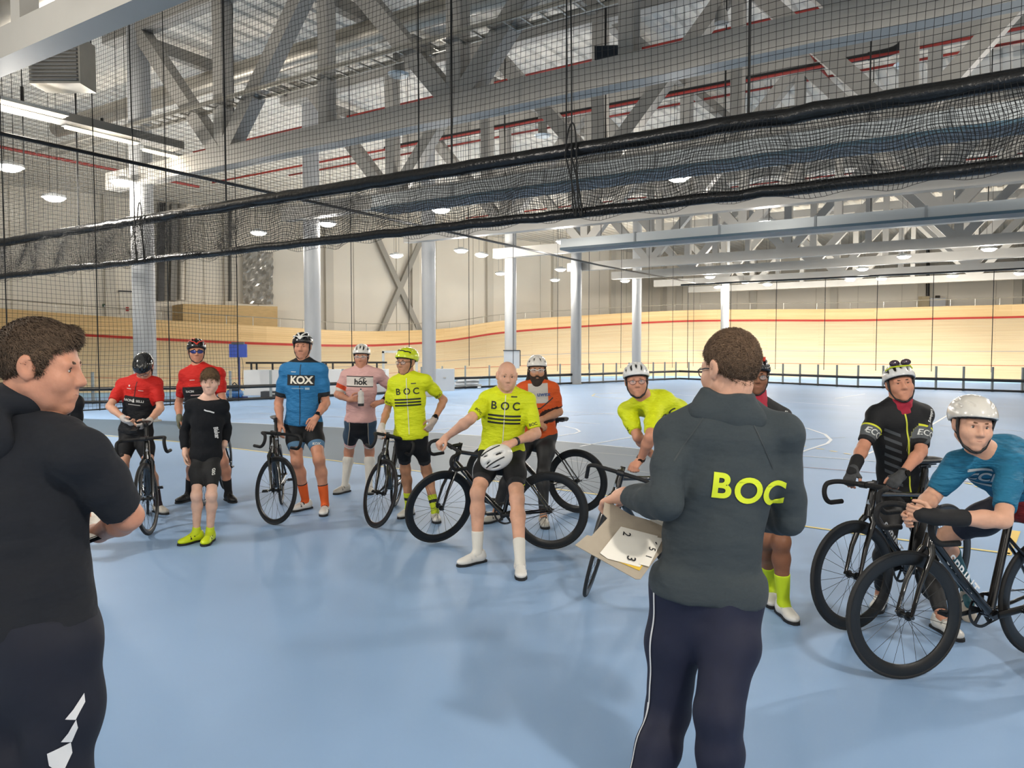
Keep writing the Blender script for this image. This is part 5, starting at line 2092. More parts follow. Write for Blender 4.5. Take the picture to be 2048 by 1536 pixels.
    # ------------------------------------------------ red rider behind the boy
    H = person(dict(label='red and black jersey rider in mirrored blue sunglasses behind the boy', D=8.65, S=1.82, head=(393, 703), hyaw=24, hpitch=0, neck=(397, 734), sh_a=(371, 750), sh_b=(438, 748),
                    el_a=(357, 808), wr_a=(359, 836, -0.1), hd_a=(357, 858, -0.14), el_b=(445, 800), wr_b=(436, 842, -0.2), hd_b=(424, 860, -0.25), palm_a=(0.7, 0.2, 0), palm_b=(-0.5, 0.4, -0.4), curl_a=0.4, curl_b=0.6,
                    pel=(405, 850), kn_a=(385, 920), kn_b=(446, 922), an_a=(378, 984), an_b=(457, 984), fy_a=-20, fy_b=42, skin='ruddy', brow='#4a3526', eyes=True, bulk=1.02))
    g = garment(H, 'jersey', top_prims(H, sleeve=0.74, infl=0.010, hem=-0.04), rule_mat('jersey_red', '#c3231c', RULE), wrinkle=(0.002, 22, 70))
    bv = bvh_of(H.last, H.base)
    print_on(H, bv, txt('RACIN', 0.034, 0.025), 0.59, -0.062, 0, 'lettering', '#d8d8d4', g)
    print_on(H, bv, poly_bm([rect(-0.06, 0.125, 0.0, 0.133), rect(-0.055, -0.045, 0.07, -0.037)], 0.02), 0.59, 0, 0, 'sponsor_mark', '#e3c9c5', g)
    sleeve_print(H, bv, g, 'b', 0.25, 'RACIN', 0.028, '#e3c9c5')
    garment(H, 'shorts', leg_prims(H, 0.72, 0.007), M_SHORT)
    socks(H, mat('sock_black', '#141416', 0.85), 0.58)
    shoes(H, M_SHOEK, strap='#1d1d20')
    helmet(H, 'vent', '#161719', ribs=[('#c8301f', [[(0, 0.118), (-0.05, 0.07), (-0.075, 0.0)], [(0, 0.118), (0.05, 0.07), (0.075, 0.0)], [(-0.09, 0.03), (-0.095, -0.03)], [(0.02, 0.05), (0.05, -0.05)]], 0.010)])
    glasses(H, '#161618', lens='tint', wrap=True)
    gloves(H, mat('glove_olive', '#6f6f5a', 0.7), 'ab')
    ppl['red2'] = H
    # ------------------------------------------------ the boy
    H = person(dict(label='boy in black long-sleeved top with neon yellow shoes', D=6.93, S=1.53, head=(420, 764), hyaw=14, hpitch=3, neck=(416, 797), sh_a=(385, 814), sh_b=(444, 814), hs=1.03,
                    el_a=(369, 862), wr_a=(370, 906, -0.05), hd_a=(374, 938, -0.08), el_b=(454, 856), wr_b=(449, 890, 0.10), hd_b=(436, 905, 0.18), palm_a=(0.8, 0, 0), palm_b=(-0.5, -0.6, 0), curl_a=0.3, curl_b=0.4,
                    pel=(412, 908), kn_a=(393, 991), kn_b=(423, 991), an_a=(393, 1061), an_b=(420, 1061), fy_a=-30, fy_b=6, skin='pale', brow='#7a6248', bulk=0.84, legr=0.92, armr=0.85, neckr=0.82, jaw=0.92))
    g = garment(H, 'shirt', top_prims(H, sleeve=1.80, infl=0.020, hem=-0.10, sinfl=0.014, collar=0.0, neckdrop=0.018), rule_mat('shirt_black', '#15171b', [], rough=0.95, bump=0.8, bscale=9), wrinkle=(0.004, 16, 30))
    bv = bvh_of(H.last, H.base)
    print_on(H, bv, poly_bm(line_polys([(0.0, 0.012), (0.02, 0.004), (0.05, 0.0), (0.085, -0.012)], 0.012), 0.02), 0.79, 0.01, 0, 'chest_logo', '#e0e0de', g, rot=0)
    A, E = H.el['b'] - H.base, H.wr['b'] - H.base
    d = (E - A).normalized()
    project(txt('Blaker', 0.05, 0.03), bv, A.lerp(E, 0.1), d, H.N.cross(d), H.N, 'sleeve_lettering', mat('print_#e0e0de', '#e0e0de', 0.6), g, maxd=0.7)
    gs = garment(H, 'shorts', leg_prims(H, 0.78, 0.008), M_SHORT)
    bv2 = bvh_of(H.last, H.base)
    O = H.hip['b'].lerp(H.kn['b'], 0.35) - H.base + H.U * 0.045
    project(txt('GSG', 0.03, 0.03), bv2, O, Vector((0.1, 0, -1)), Vector((1, 0, 0.1)), Vector((0, -1, 0)), 'lettering', mat('print_#e0e0da', '#e0e0da', 0.6), gs)
    socks(H, mat('sock_neon', '#c3d51f', 0.7), 0.88)
    shoes(H, mat('shoe_neon', '#cfe21a', 0.4), strap='#2a2d14', sc=1.05)
    hair_cap(H, '#7b634a', plane=((0, 0.078, 0.056), (0, 0.55, -0.83)), r=(0.083, 0.110, 0.106), extra=[((-0.045, 0.062, 0.075), (0.04, 0.075, 0.066), 0.024, 0.022), ((0.0, 0.05, 0.09), (0.03, 0.088, 0.055), 0.022, 0.010)], strands=2600, slen=0.045,
             flow=lambda q: np.stack([q[:, 0] * 4, 0.7 + 0 * q[:, 0], -0.6 + 0 * q[:, 0]], 1), jit=0.5, seed=3)
    ppl['boy'] = H
    # ------------------------------------------------ bald rider leaning on his bicycle
    H = person(dict(label='bald yellow-jersey rider leaning on his bicycle, white helmet in hand', D=6.45, S=1.84, head=(1014, 752, -0.05), hyaw=8, hpitch=4, hroll=4, neck=(1012, 783), sh_a=(975, 800), sh_b=(1054, 802),
                    el_a=(941, 838), wr_a=(893, 874, -0.10), hd_a=(871, 893, -0.13), el_b=(1072, 868), wr_b=(1029, 884, -0.28), hd_b=(996, 902, -0.36), palm_a=(0.3, 0.4, -0.9), palm_b=(-0.3, 0.5, -0.8), curl_a=0.85, curl_b=0.3,
                    pel=(1004, 905, 0.05), kn_a=(955, 985), kn_b=(1034, 998), an_a=(955, 1101), an_b=(1040, 1121), fy_a=-50, fy_b=4, skin='fair', brow='#b08d6e', bulk=1.06, armr=1.05, kbias=-3))
    boc_kit(H, 0.84, text_t=0.80)
    gs = garment(H, 'shorts', leg_prims(H, 0.76, 0.008), rule_mat('shorts_boc', '#121316', [('lg', 0.66, 1, '#26272b')]))
    bv2 = bvh_of(H.last, H.base)
    O = H.hip['b'].lerp(H.kn['b'], 0.71) - H.base
    project(txt('BOC', 0.05, 0.03), bv2, O + H.U * 0.07, H.U, Vector((0, 0, 1)), Vector((0.25, -1, 0)).normalized(), 'lettering', mat('print_neon', NEON, 0.6), gs)
    O = H.hip['a'].lerp(H.kn['a'], 0.70) - H.base
    project(txt('C', 0.05, 0.02), bv2, O + H.U * 0.02, H.U, Vector((0, 0, 1)), Vector((0.2, -1, 0)).normalized(), 'leg_emblem', mat('print_#8d8c86', '#8d8c86', 0.6), gs)
    socks(H, mat('sock_white', '#dcd9d0', 0.8), 0.66)
    shoes(H, M_SHOEW)
    watch(H, 'b', face=False, col='#17181c')
    ppl['bald'] = H
    # ------------------------------------------------ bearded rider in orange
    H = person(dict(label='bearded long-haired rider in an orange and grey jersey', D=7.75, S=1.80, head=(1074, 739), hyaw=0, hpitch=6, neck=(1075, 766), sh_a=(1046, 779), sh_b=(1105, 779),
                    el_a=(1030, 835), wr_a=(1066, 846, -0.22), hd_a=(1084, 850, -0.24), el_b=(1118, 824), wr_b=(1085, 838, -0.2), hd_b=(1062, 845, -0.24), palm_a=(0, 0.5, -0.8), palm_b=(0, 0.5, -0.8), curl_a=0.4, curl_b=0.4,
                    pel=(1078, 868), kn_a=(1020, 945), kn_b=(1086, 945), an_a=(992, 1022), an_b=(1087, 1030), fy_a=-40, fy_b=6, skin='tan', brow='#2e2119', bulk=1.0))
    g = garment(H, 'jersey', top_prims(H, sleeve=0.82, infl=0.012, hem=-0.05), rule_mat('jersey_orange', '#cf5420', [('tz', 0.62, 1.0, '#b9b4ad'), ('sl', 0.10, 2, '#cf5420'), ('sl', 0.76, 2, '#2a1712'), ('tu', -0.4, -0.10, '#cf5420'), ('tu', 0.10, 0.4, '#cf5420'), ('sl', 0.76, 2, '#2a1712')], bump=0.8, bscale=13, stretch=(1, 1, 2.5)), wrinkle=(0.002, 22, 70))
    bv = bvh_of(H.last, H.base)
    print_on(H, bv, txt('uwex', 0.062, 0.02), 0.79, 0.055, 0, 'lettering', '#244a83', g)
    print_on(H, bv, poly_bm([[(-0.15, -0.09), (0.02, -0.07), (0.15, 0.03), (0.15, 0.045), (0.02, -0.055), (-0.15, -0.075)]], 0.02), 0.70, 0, -0.03, 'seam_line', '#2a201d', g)
    garment(H, 'tights', leg_prims(H, 1.93, 0.006), M_TIGHT)
    shoes(H, M_SHOEG, strap='#1d1d20')
    helmet(H, 'big', '#d9d6cf')
    glasses(H, '#e3e0da', lens='clear', wrap=True)
    # long hair and beard
    b_ = [rc(H.HP(0, 0.055, -0.085), H.HP(0, 0.075, -0.150), 0.050 * H.hs, 0.040 * H.hs, 0.03), rc(H.HP(0, 0.08, -0.15), H.HP(-0.01, 0.095, -0.225), 0.040 * H.hs, 0.020 * H.hs, 0.03), rc(H.HP(0.02, 0.08, -0.15), H.HP(0.035, 0.105, -0.25), 0.03 * H.hs, 0.010 * H.hs, 0.02)]
    for sg in (-1, 1):
        b_.append(rc(H.HP(sg * 0.052, 0.045, -0.055), H.HP(sg * 0.03, 0.06, -0.13), 0.024 * H.hs, 0.026 * H.hs, 0.03))
        b_.append(rc(H.HP(sg * 0.062, 0.024, -0.02), H.HP(sg * 0.056, 0.04, -0.08), 0.013 * H.hs, 0.02 * H.hs, 0.02))
        b_.append(rc(H.HP(sg * 0.008, 0.091, -0.056), H.HP(sg * 0.035, 0.076, -0.072), 0.008 * H.hs, 0.008 * H.hs, 0.01))
    b_.append(el(H.HP(0, 0.1, -0.074), (0.017 * H.hs, 0.02 * H.hs, 0.005 * H.hs), np.array(H.Mh.transposed()), 0.006, sub=True))
    garment(H, 'beard', b_, mat('hair_dark', '#33271f', 0.85, noise=0.35, nscale=90, bump=0.9, bscale=160, stretch=(1, 1, 0.25)), h=0.006, smooth=0)
    lh = []
    for sg in (-1, 1):
        lh.append(rc(H.HP(sg * 0.075, -0.03, 0.01), H.HP(sg * 0.082, 0.01, -0.12), 0.020 * H.hs, 0.028 * H.hs, 0.03))
        lh.append(rc(H.HP(sg * 0.082, 0.01, -0.12), H.HP(sg * 0.062, 0.11, -0.245), 0.030 * H.hs, 0.014 * H.hs, 0.03))
    lh.append(rc(H.HP(-0.05, -0.07, -0.05), H.HP(0.05, -0.07, -0.05), 0.05 * H.hs, 0.05 * H.hs, 0.03))
    garment(H, 'hair', lh, mat('hair_dark', '#33271f', 0.85), h=0.006, smooth=0)
    ppl['orange'] = H
    # ------------------------------------------------ yellow rider leaning forward in a white helmet
    H = person(dict(label='yellow-jersey rider in a white helmet bending over his handlebar', D=6.05, S=1.82, head=(1273, 762, -0.10), hyaw=-6, hpitch=0, hroll=-4, neck=(1290, 797, 0.02), sh_a=(1254, 822, 0.10), sh_b=(1309, 824, -0.06),
                    el_a=(1276, 874), wr_a=(1300, 905, 0.15), hd_a=(1322, 925, 0.15), el_b=(1300, 875), wr_b=(1281, 919, -0.22), hd_b=(1262, 940, -0.3), palm_a=(0, 0.3, -1), palm_b=(0.1, 0.3, -1), curl_a=0.6, curl_b=0.8, ebias_a=0.0, ebias_b=-0.5,
                    pel=(1400, 905, 0.38), pyaw=0, pdir=(0.75, -0.66, 0), kn_a=(1395, 1005), kn_b=(1425, 1010), an_a=(1395, 1100), an_b=(1440, 1115), fy_a=-30, fy_b=-25, skin='ruddy', brow='#9a7a62', bulk=0.98, bend=0.07))
    boc_kit(H, 0.80, text_t=0.70)
    garment(H, 'shorts', leg_prims(H, 0.74, 0.008), M_SHORT)
    socks(H, mat('sock_black', '#141416', 0.85), 0.6)
    shoes(H, M_SHOEW)
    helmet(H, 'vent', '#d5d7d6')
    glasses(H, '#6a3a33')
    watch(H, 'b', t=0.95)
    hair_cap(H, '#8c7c6c', plane=((0, -0.0, 0.02), (0, 0.75, -0.66)), r=(0.0775, 0.101, 0.095))
    ppl['lean'] = H

    # ------------------------------------------------ two riders in black club jerseys
    def club_kit(H, full=True):
        g = garment(H, 'jersey', top_prims(H, sleeve=0.86, infl=0.012, hem=-0.10), rule_mat('jersey_club', '#17181a', [('sl', 0.40, 2, '#d6da38'), ('sl', 0.45, 2, '#595d60'), ('sl', 0.74, 2, '#1c1d1f')], bump=0.2, bscale=14), wrinkle=(0.002, 20, 60))
        bv = bvh_of(H.last, H.base)
        L = (H.neck - H.pel).length
        for k in range(9):
            y = -0.02 + k * 0.058
            for sg in (-1, 1):
                x0, x1 = sg * 0.055, sg * 0.145
                print_on(H, bv, poly_bm([[(x0, y - 0.011), (x1, y + 0.035), (x1, y + 0.058), (x0, y + 0.011)][::1 if sg > 0 else -1]], 0.025), 0.0, 0, 0, 'grey_slash', '#44494d', g)
        zipline(H, bv, g, 0.0, 0.93, '#c9cf3c', 0.010, u=-0.012)
        for q, sg in (('a', -1), ('b', 1)):
            sleeve_print(H, bv, g, q, 0.60, 'ECO', 0.055, '#d8dad6', along_arm=False, bold=0.015)
        return g, bv
    H = person(dict(label='woman rider in black club jersey, red neck tube and wrist guard', D=5.12, S=1.72, head=(1800, 768, -0.02), hyaw=-14, hpitch=-6, hroll=-7, neck=(1797, 808), sh_a=(1754, 832), sh_b=(1845, 830),
                    el_a=(1727, 893), wr_a=(1707, 938, -0.24), hd_a=(1695, 968, -0.30), el_b=(1842, 903), wr_b=(1803, 950, -0.25), hd_b=(1777, 975, -0.32), palm_a=(0.3, 0.3, -0.9), palm_b=(-0.1, 0.4, -0.9), curl_a=0.6, curl_b=0.75,
                    pel=(1806, 985, 0.08), kn_a=(1772, 1085), kn_b=(1850, 1095), an_a=(1762, 1183), an_b=(1883, 1229), fy_a=-35, fy_b=6, skin='ruddy', brow='#5a4334', squint=True, armr=0.98, bulk=1.02))
    g, bv = club_kit(H)
    sleeve_print(H, bv, g, 'b', 0.12, 'Lebberg', 0.030, '#d8dad6', off=0.01)
    print_on(H, bv, txt('FLAVA', 0.072, 0.03), 0.30, 0.175, 0, 'side_lettering', '#e2e2dc', g, N=(H.N + H.U * 0.9).normalized(), U=(-H.up), lift=0.004)
    garment(H, 'tights', leg_prims(H, 1.95, 0.007), M_TIGHT)
    shoes(H, M_SHOEW, strap='#b7b5ae')
    helmet(H, 'vent', '#d3d4d4')
    # sunglasses pushed up on the helmet
    b = MB()
    b.tube([(-0.085, 0.02, 0.10), (-0.06, 0.075, 0.118), (0, 0.10, 0.118), (0.06, 0.075, 0.118), (0.085, 0.02, 0.10)], 0.005, 8)
    o = b.build('raised_sunglasses', mat('neon_frame', '#c8d92c', 0.35), H.root, smooth=True)
    o.matrix_local = H.Mhead
    for sg in (-1, 1):
        q = MB().add(*sphere_v((sg * 0.036, 0.078, 0.142), (0.034, 0.016, 0.024)))
        q.build('lens', mat('lens_purple', '#2c1226', 0.1, coat=1.0), o, smooth=True)
    garment(H, 'neck_tube', [rc(H.spine(0.93), H.HP(0, -0.02, -0.085), 0.088 * H.s, 0.074 * H.s, 0.02, clips=(cut_at(H.HP(0, 0, -0.100), H.up),)), rc(H.spine(0.92) + H.N * 0.035, H.spine(0.99) + H.N * 0.035, 0.07, 0.06, 0.03)], mat('tube_red', '#9d2036', 0.85, bump=0.5, bscale=18), h=0.007, wrinkle=(0.004, 30, 80))
    gloves(H, mat('glove_club', '#3a3c3e', 0.7, noise=0.3, nscale=30), 'ab')
    A, E = H.el['a'], H.wr['a']
    garment(H, 'wrist_guard', [rc(A.lerp(E, 0.62), E.lerp(H.tip['a'], 0.25), 0.043, 0.036, 0.02)], mat('guard_black', '#121214', 0.8), h=0.007)
    watch(H, 'b', t=0.93)
    ppl['woman'] = H
    H = person(dict(label='rider in black club jersey with neon socks partly hidden behind the jacketed coach', D=5.15, S=1.72, head=(1511, 752), hyaw=-8, hpitch=2, neck=(1512, 805), sh_a=(1470, 838), sh_b=(1563, 836),
                    el_a=(1455, 900), wr_a=(1470, 960, -0.1), hd_a=(1480, 985, -0.15), el_b=(1572, 905), wr_b=(1530, 930, -0.25), hd_b=(1500, 935, -0.3), palm_a=(0.5, 0.3, 0), palm_b=(-0.2, 0.8, 0), curl_a=0.4, curl_b=0.4,
                    pel=(1525, 985), kn_a=(1532, 1078), kn_b=(1563, 1083), an_a=(1541, 1172), an_b=(1567, 1200), fy_a=-12, fy_b=6, skin='dark', brow='#2a1f18', armr=1.0))
    g, bv = club_kit(H)
    sleeve_print(H, bv, g, 'b', 0.10, 'Lebberg', 0.030, '#d8dad6', off=0.01)
    garment(H, 'shorts', leg_prims(H, 0.85, 0.008), M_SHORT)
    socks(H, mat('sock_neon2', '#c5df20', 0.7), 0.55)
    shoes(H, M_SHOEW)
    helmet(H, 'vent', '#2b2d2e', ribs=[('#c93a22', [[(-0.01, 0.10), (-0.03, 0.0), (-0.02, -0.1)], [(-0.04, 0.08), (-0.06, 0.0)]], 0.010)])
    glasses(H, '#3b2c22')
    garment(H, 'neck_tube', [rc(H.spine(0.93), H.HP(0, -0.02, -0.085), 0.088 * H.s, 0.074 * H.s, 0.02, clips=(cut_at(H.HP(0, 0, -0.100), H.up),)), rc(H.spine(0.92) + H.N * 0.035, H.spine(0.99) + H.N * 0.035, 0.07, 0.06, 0.03)], mat('tube_red', '#9d2036', 0.85), h=0.007, wrinkle=(0.004, 30, 80))
    ppl['club2'] = H
    # ------------------------------------------------ rider in teal resting on his bars
    H = person(dict(label='young rider in a teal jersey and white helmet resting clasped hands on handlebar', D=3.85, S=1.80, head=(1946, 850, -0.06), hyaw=-10, hpitch=3, hroll=5, neck=(1972, 908, 0.06), sh_a=(1916, 930, 0.06), sh_b=(2022, 926, -0.02),
                    el_a=(1862, 996), wr_a=(1838, 1022, -0.12), hd_a=(1806, 1040, -0.16), el_b=(2006, 1040), wr_b=(1872, 1034, -0.24), hd_b=(1818, 1026, -0.22), palm_a=(0.2, -0.9, 0.1), palm_b=(-0.1, 0.9, 0.1), curl_a=0.45, curl_b=0.6, ebias_a=0, ebias_b=-0.5,
                    pel=(2066, 1002, 0.32), pdir=(0.5, -0.86, 0), kn_a=(1882, 1078), kn_b=(2110, 1180), an_a=(1935, 1178, 0.16), an_b=(2100, 1345), fy_a=-25, fy_b=-30, skin='fair', brow='#6b4c36', bulk=0.98, bend=0.05, armr=1.0, hh=0.004, fh=0.0042, handr=0.98))
    g = garment(H, 'jersey', top_prims(H, sleeve=0.80, infl=0.010, hem=-0.06), rule_mat('jersey_teal', '#20698a', [('tz', -1, 0.30, '#8c2a2b'), ('sl', 0.14, 2, '#20698a')], bump=0.8, bscale=13, noise=0.25, stretch=(1, 1, 4)), h=0.009, wrinkle=(0.002, 22, 70))
    bv = bvh_of(H.last, H.base)
    c0 = Vector((0, 0, CAMH)) - H.base
    bvT = bvh_of(sdf_mesh([p.copy(infl=0.012) for p in H.torso], 0.012, smooth=2), H.base)
    hits = [bvT.ray_cast(c0, (P(x, y, 3.9) - H.base - c0).normalized()) for x, y in ((1955, 950), (1985, 950), (1970, 965))]
    hits = [h_ for h_ in hits if h_[0] is not None]
    CC = (sum((h_[1] for h_ in hits), Vector()).normalized() * 0.35 + Vector((-0.42, -0.86, 0.1))).normalized()
    OC = sum((h_[0] for h_ in hits), Vector()) / len(hits)
    Uc = Vector((1, -0.45, -0.10)); Uc = (Uc - CC * Uc.dot(CC)).normalized()
    Vc = CC.cross(Uc)
    MG = mat('print_#b9bdbd', '#b9bdbd', 0.6)
    project(txt('CCN', 0.085, 0.03), bvT, OC, Uc, Vc, CC, 'lettering', MG, g)
    for y in (-0.062, 0.062):
        project(poly_bm([rect(-0.10, y - 0.008, 0.10, y + 0.008)], 0.02), bvT, OC, Uc, Vc, CC, 'chest_stripe', MG, g)
    sleeve_print(H, bv, g, 'b', 0.28, 'CCN', 0.065, '#e3e4e0', bold=0.03)
    garment(H, 'shorts', leg_prims(H, {'a': 0.72, 'b': 0.78}, 0.009), mat('lycra_navy', '#141a2b', 0.6, bump=0.05))
    socks(H, mat('sock_teal', '#2a5f6c', 0.8), 0.30)
    shoes(H, mat('shoe_cream', '#c9c1b4', 0.45), strap='#1d1d20', pitch={'a': -28})
    helmet(H, 'aero', '#d8d4cb', rough=0.2)
    hair_cap(H, '#3a2c24', plane=((0, -0.0, 0.03), (0, 0.75, -0.66)), r=(0.0785, 0.103, 0.095))
    A, E = H.el['b'], H.wr['b']
    garment(H, 'wrist_guard', [rc(A.lerp(E, 0.60), E, 0.043, 0.037, 0.02), rc(E, E.lerp(H.tip['b'], 0.55), 0.039, 0.036, 0.02)], mat('guard_black', '#121214', 0.8), h=0.006)
    ppl['teal'] = H
    # ------------------------------------------------ coach in the grey jacket
    H = person(dict(label='coach seen from behind in dark grey jacket lettered in neon on back', D=2.62, S=1.80, front=False, head=(1459, 738, 0.0), hyaw=-152, hpitch=6, hroll=0, neck=(1452, 815, 0.0), sh_a=(1350, 872, 0.03), sh_b=(1562, 870, -0.03),
                    el_a=(1330, 1008), wr_a=(1250, 990, 0.16), hd_a=(1214, 1000, 0.22), el_b=(1580, 1040), wr_b=(1520, 1040, 0.28), hd_b=(1480, 1035, 0.36), palm_a=(0.5, -0.3, -0.7), palm_b=(-0.8, 0, 0.2), curl_a=0.65, curl_b=0.5, ebias_a=-0.5, ebias_b=-1,
                    pel=(1415, 1165, 0.02), kn_a=(1335, 1425), kn_b=(1437, 1432), an_a=(1262, 1650), an_b=(1447, 1660), fy_a=-150, fy_b=178, skin='fair', brow='#4f3b2c', kbias=1.0, hh=0.004, fh=0.0042, bulk=1.0,
                    secs=[(-0.17, 0.148, 0.108), (0.0, 0.162, 0.116), (0.27, 0.150, 0.112), (0.6, 0.180, 0.118), (0.84, 0.176, 0.104), (1.0, 0.075, 0.064)]))
    pr = top_prims(H, sleeve={'a': 1.90, 'b': 1.9}, infl=0.014, hem=-0.04, sinfl=0.015, collar=0.0)
    for p in pr:
        p.k = min(p.k, 0.022)
    pr.append(rc(H.spine(0.0) - H.up * 0.015 - H.U * 0.07, H.spine(0.0) - H.up * 0.015 + H.U * 0.07, 0.13, 0.13, 0.05, clips=(cut_at(H.spine(-0.055), -H.up), cut_at(H.spine(0.06), H.up))))
    for p in pr[:1]:
        pass
    # stand-up collar
    cc = H.spine(1.06)
    col_ = [Prim('ts', a=npv(H.spine(0.93)), b=npv(H.spine(1.09) + H.fwd * 0.015), w0=0.128, w1=0.090, d0=0.105, d1=0.082, M=np.array((H.U, H.N, H.up), dtype=np.float32), k=0.012, clips=(cut_at(H.spine(1.10), (H.up * 0.95 + H.N * 0.1).normalized()), cut_at(H.spine(0.90), -H.up))),
            rc(H.spine(0.965) - H.U * 0.085 + H.N * 0.045, H.spine(0.955) + H.U * 0.085 + H.N * 0.045, 0.045, 0.045, 0.03, clips=(cut_at(H.spine(0.90), -H.up),))]
    g = garment(H, 'jacket', pr, mat('fleece_grey', '#343c40', 0.92, noise=0.06, nscale=120, bump=1.0, bscale=5, stretch=(1, 1, 2)), h=0.009, smooth=2, wrinkle=(0.007, 13, 17))
    jv = H.last
    garment(H, 'collar', col_, mat('fleece_grey', '#3b4448', 0.92), h=0.0075, wrinkle=(0.005, 20, 30))
    H.last = jv
    bv = bvh_of(H.last, H.base)
    for i, ch in enumerate('BOC'):
        print_on(H, bv, txt(ch, 0.118, 0.03), 0.60, -0.004 + i * 0.091, -0.004 - i * 0.010, 'back_lettering', '#d8e52a', g, lift=0.004)
    for a0, a1 in (((-0.075, 0.02), (-0.165, -0.14)), ((0.075, 0.02), (0.165, -0.14))):
        print_on(H, bv, poly_bm(line_polys([a0, a1], 0.004), 0.02), 0.93, 0, 0, 'seam', '#2f3639', g, lift=0.002)
    tr = garment(H, 'trousers', leg_prims(H, 1.97, 0.020, top=0.03, tinfl=0.016), mat('trouser_navy', '#080f2a', 0.75, noise=0.06, nscale=40, bump=0.3, bscale=6), h=0.010, wrinkle=(0.006, 12, 14))
    bv = bvh_of(H.last, H.base)
    A, K, An = H.hip['a'] - H.base, H.kn['a'] - H.base, H.an['a'] - H.base
    N = (H.N * 0.8 - H.U * 0.6).normalized()
    for p0, p1 in ((A + Vector((0, 0, 0.06)), K), (K, An)):
        d = (p1 - p0); Lx = d.length; d.normalize()
        n2 = (N - d * N.dot(d)).normalized()
        project(poly_bm([rect(0, -0.004, Lx, 0.004)], 0.03), bv, p0 + n2.cross(d) * -0.03, d, n2.cross(d), n2, 'piping', mat('print_#d9dbdc', '#d9dbdc', 0.6), tr)
    shoes(H, M_SHOEK)
    glasses(H, '#15161a')
    hair_cap(H, '#6a5543', plane=((0, 0.05, 0.05), (0, 0.62, -0.78)), r=(0.0815, 0.108, 0.104), strands=7000, slen=0.024,
             flow=lambda q: np.stack([q[:, 0] * 6, (q[:, 2] - 0.04) * 9, -0.5 - q[:, 1] * 6 + 0 * q[:, 0]], 1), jit=0.4, seed=5, h=0.0045)
    ppl['coach'] = H
    # ------------------------------------------------ coach in the dark hooded top
    H = person(dict(label='coach in dark navy hooded top and tracksuit trousers at the left edge', D=2.12, S=1.80, front=False, head=(84, 734, 0.0), hyaw=102, hpitch=7, hroll=0, neck=(40, 838, 0.03), sh_a=(-62, 900, 0.08), sh_b=(160, 905, -0.06),
                    el_a=(-110, 1060), wr_a=(-40, 1090, 0.32), hd_a=(20, 1090, 0.40), el_b=(256, 1032), wr_b=(200, 1066, 0.24), hd_b=(150, 1060, 0.32), palm_a=(0.8, 0, 0.3), palm_b=(-0.3, 0.3, 0.9), curl_a=0.5, curl_b=0.5, ebias_a=0, ebias_b=-0.3,
                    pel=(70, 1268, 0.0), kn_a=(5, 1585), kn_b=(120, 1590), an_a=(-10, 1880), an_b=(95, 1890), fy_a=160, fy_b=140, skin='ruddy', brow='#4f3b2c', kbias=1.0, hh=0.004, fh=0.0036, bulk=1.0, armr=1.02, neckr=1.08,
                    secs=[(-0.17, 0.150, 0.115), (0.0, 0.168, 0.122), (0.27, 0.152, 0.120), (0.6, 0.158, 0.122), (0.84, 0.158, 0.110), (1.0, 0.078, 0.068)]))
    pr = top_prims(H, sleeve={'a': 0.9, 'b': 0.90}, infl=0.014, hem=0.04, sinfl=0.016, collar=0.0)
    for p in pr:
        p.k = min(p.k, 0.024)
    R = H.spine(0.99)
    ring = []
    for i in range(13):
        th = 2 * math.pi * i / 12
        bk = 0.5 - 0.5 * math.sin(th)
        ring.append((R + H.U * (0.098 * math.cos(th)) + H.fwd * (0.085 * math.sin(th) + 0.012) + H.up * (0.012 + 0.058 * bk), 0.026 + 0.018 * bk))
    hood_ = [rc(p0, p1, r0, r1, 0.012) for (p0, r0), (p1, r1) in zip(ring[:-1], ring[1:])]
    hood_.append(el(R + H.N * 0.105 - H.up * 0.035, (0.105, 0.040, 0.085), np.array((H.U, H.N, H.up)), 0.02))
    pr.append(Prim('ts', a=npv(H.spine(0.07)), b=npv(H.spine(0.12)), w0=0.176, w1=0.180, d0=0.132, d1=0.136, M=np.array((H.U, H.N, H.up), dtype=np.float32), k=0.03, clips=(cut_at(H.spine(0.04), -H.up),)))
    g = garment(H, 'hooded_top', pr, mat('hoodie_navy', '#15181f', 0.95, noise=0.08, nscale=90, bump=1.0, bscale=5, stretch=(1, 1, 2)), h=0.009, smooth=2, wrinkle=(0.007, 14, 16))
    garment(H, 'hood', hood_, mat('hoodie_navy', '#1c2029', 0.95), h=0.0075, wrinkle=(0.006, 18, 26))
    tr = garment(H, 'trousers', leg_prims(H, 1.97, 0.024, top=0.10, tinfl=0.016), mat('trouser_dark', '#0b1020', 0.8, noise=0.06, nscale=40, bump=0.3, bscale=6), h=0.010, wrinkle=(0.006, 12, 14))
    bv = bvh_of(H.last, H.base)
    K = H.kn['b'] - H.base; A = H.hip['b'] - H.base
    N = (H.N * 0.85 + H.U * 0.5).normalized()
    Uv = N.cross(Vector((0, 0, 1))) * -1
    Uv = Vector((0, 0, 1)).cross(N)
    for k, (x, y) in enumerate(((0.075, 0.27), (0.060, 0.205), (0.040, 0.14))):
        pts = [(-0.028, -0.018 + 0.01), (0.0, -0.04), (0.022, 0.012), (0.022, 0.045), (-0.002, 0.0), (-0.03, 0.028)] if k == 2 else [(-0.018, -0.012), (0.004, -0.02), (0.022, 0.02), (0.020, 0.045), (0.0, 0.01)]
        project(poly_bm([[(x + a, y + b) for a, b in pts]], 0.02), bv, K + Vector((0, 0, 0.0)), Uv, Vector((0, 0, 1)), N, 'trouser_chevron', mat('print_#dedede', '#dedede', 0.6), tr)
    shoes(H, M_SHOEK)
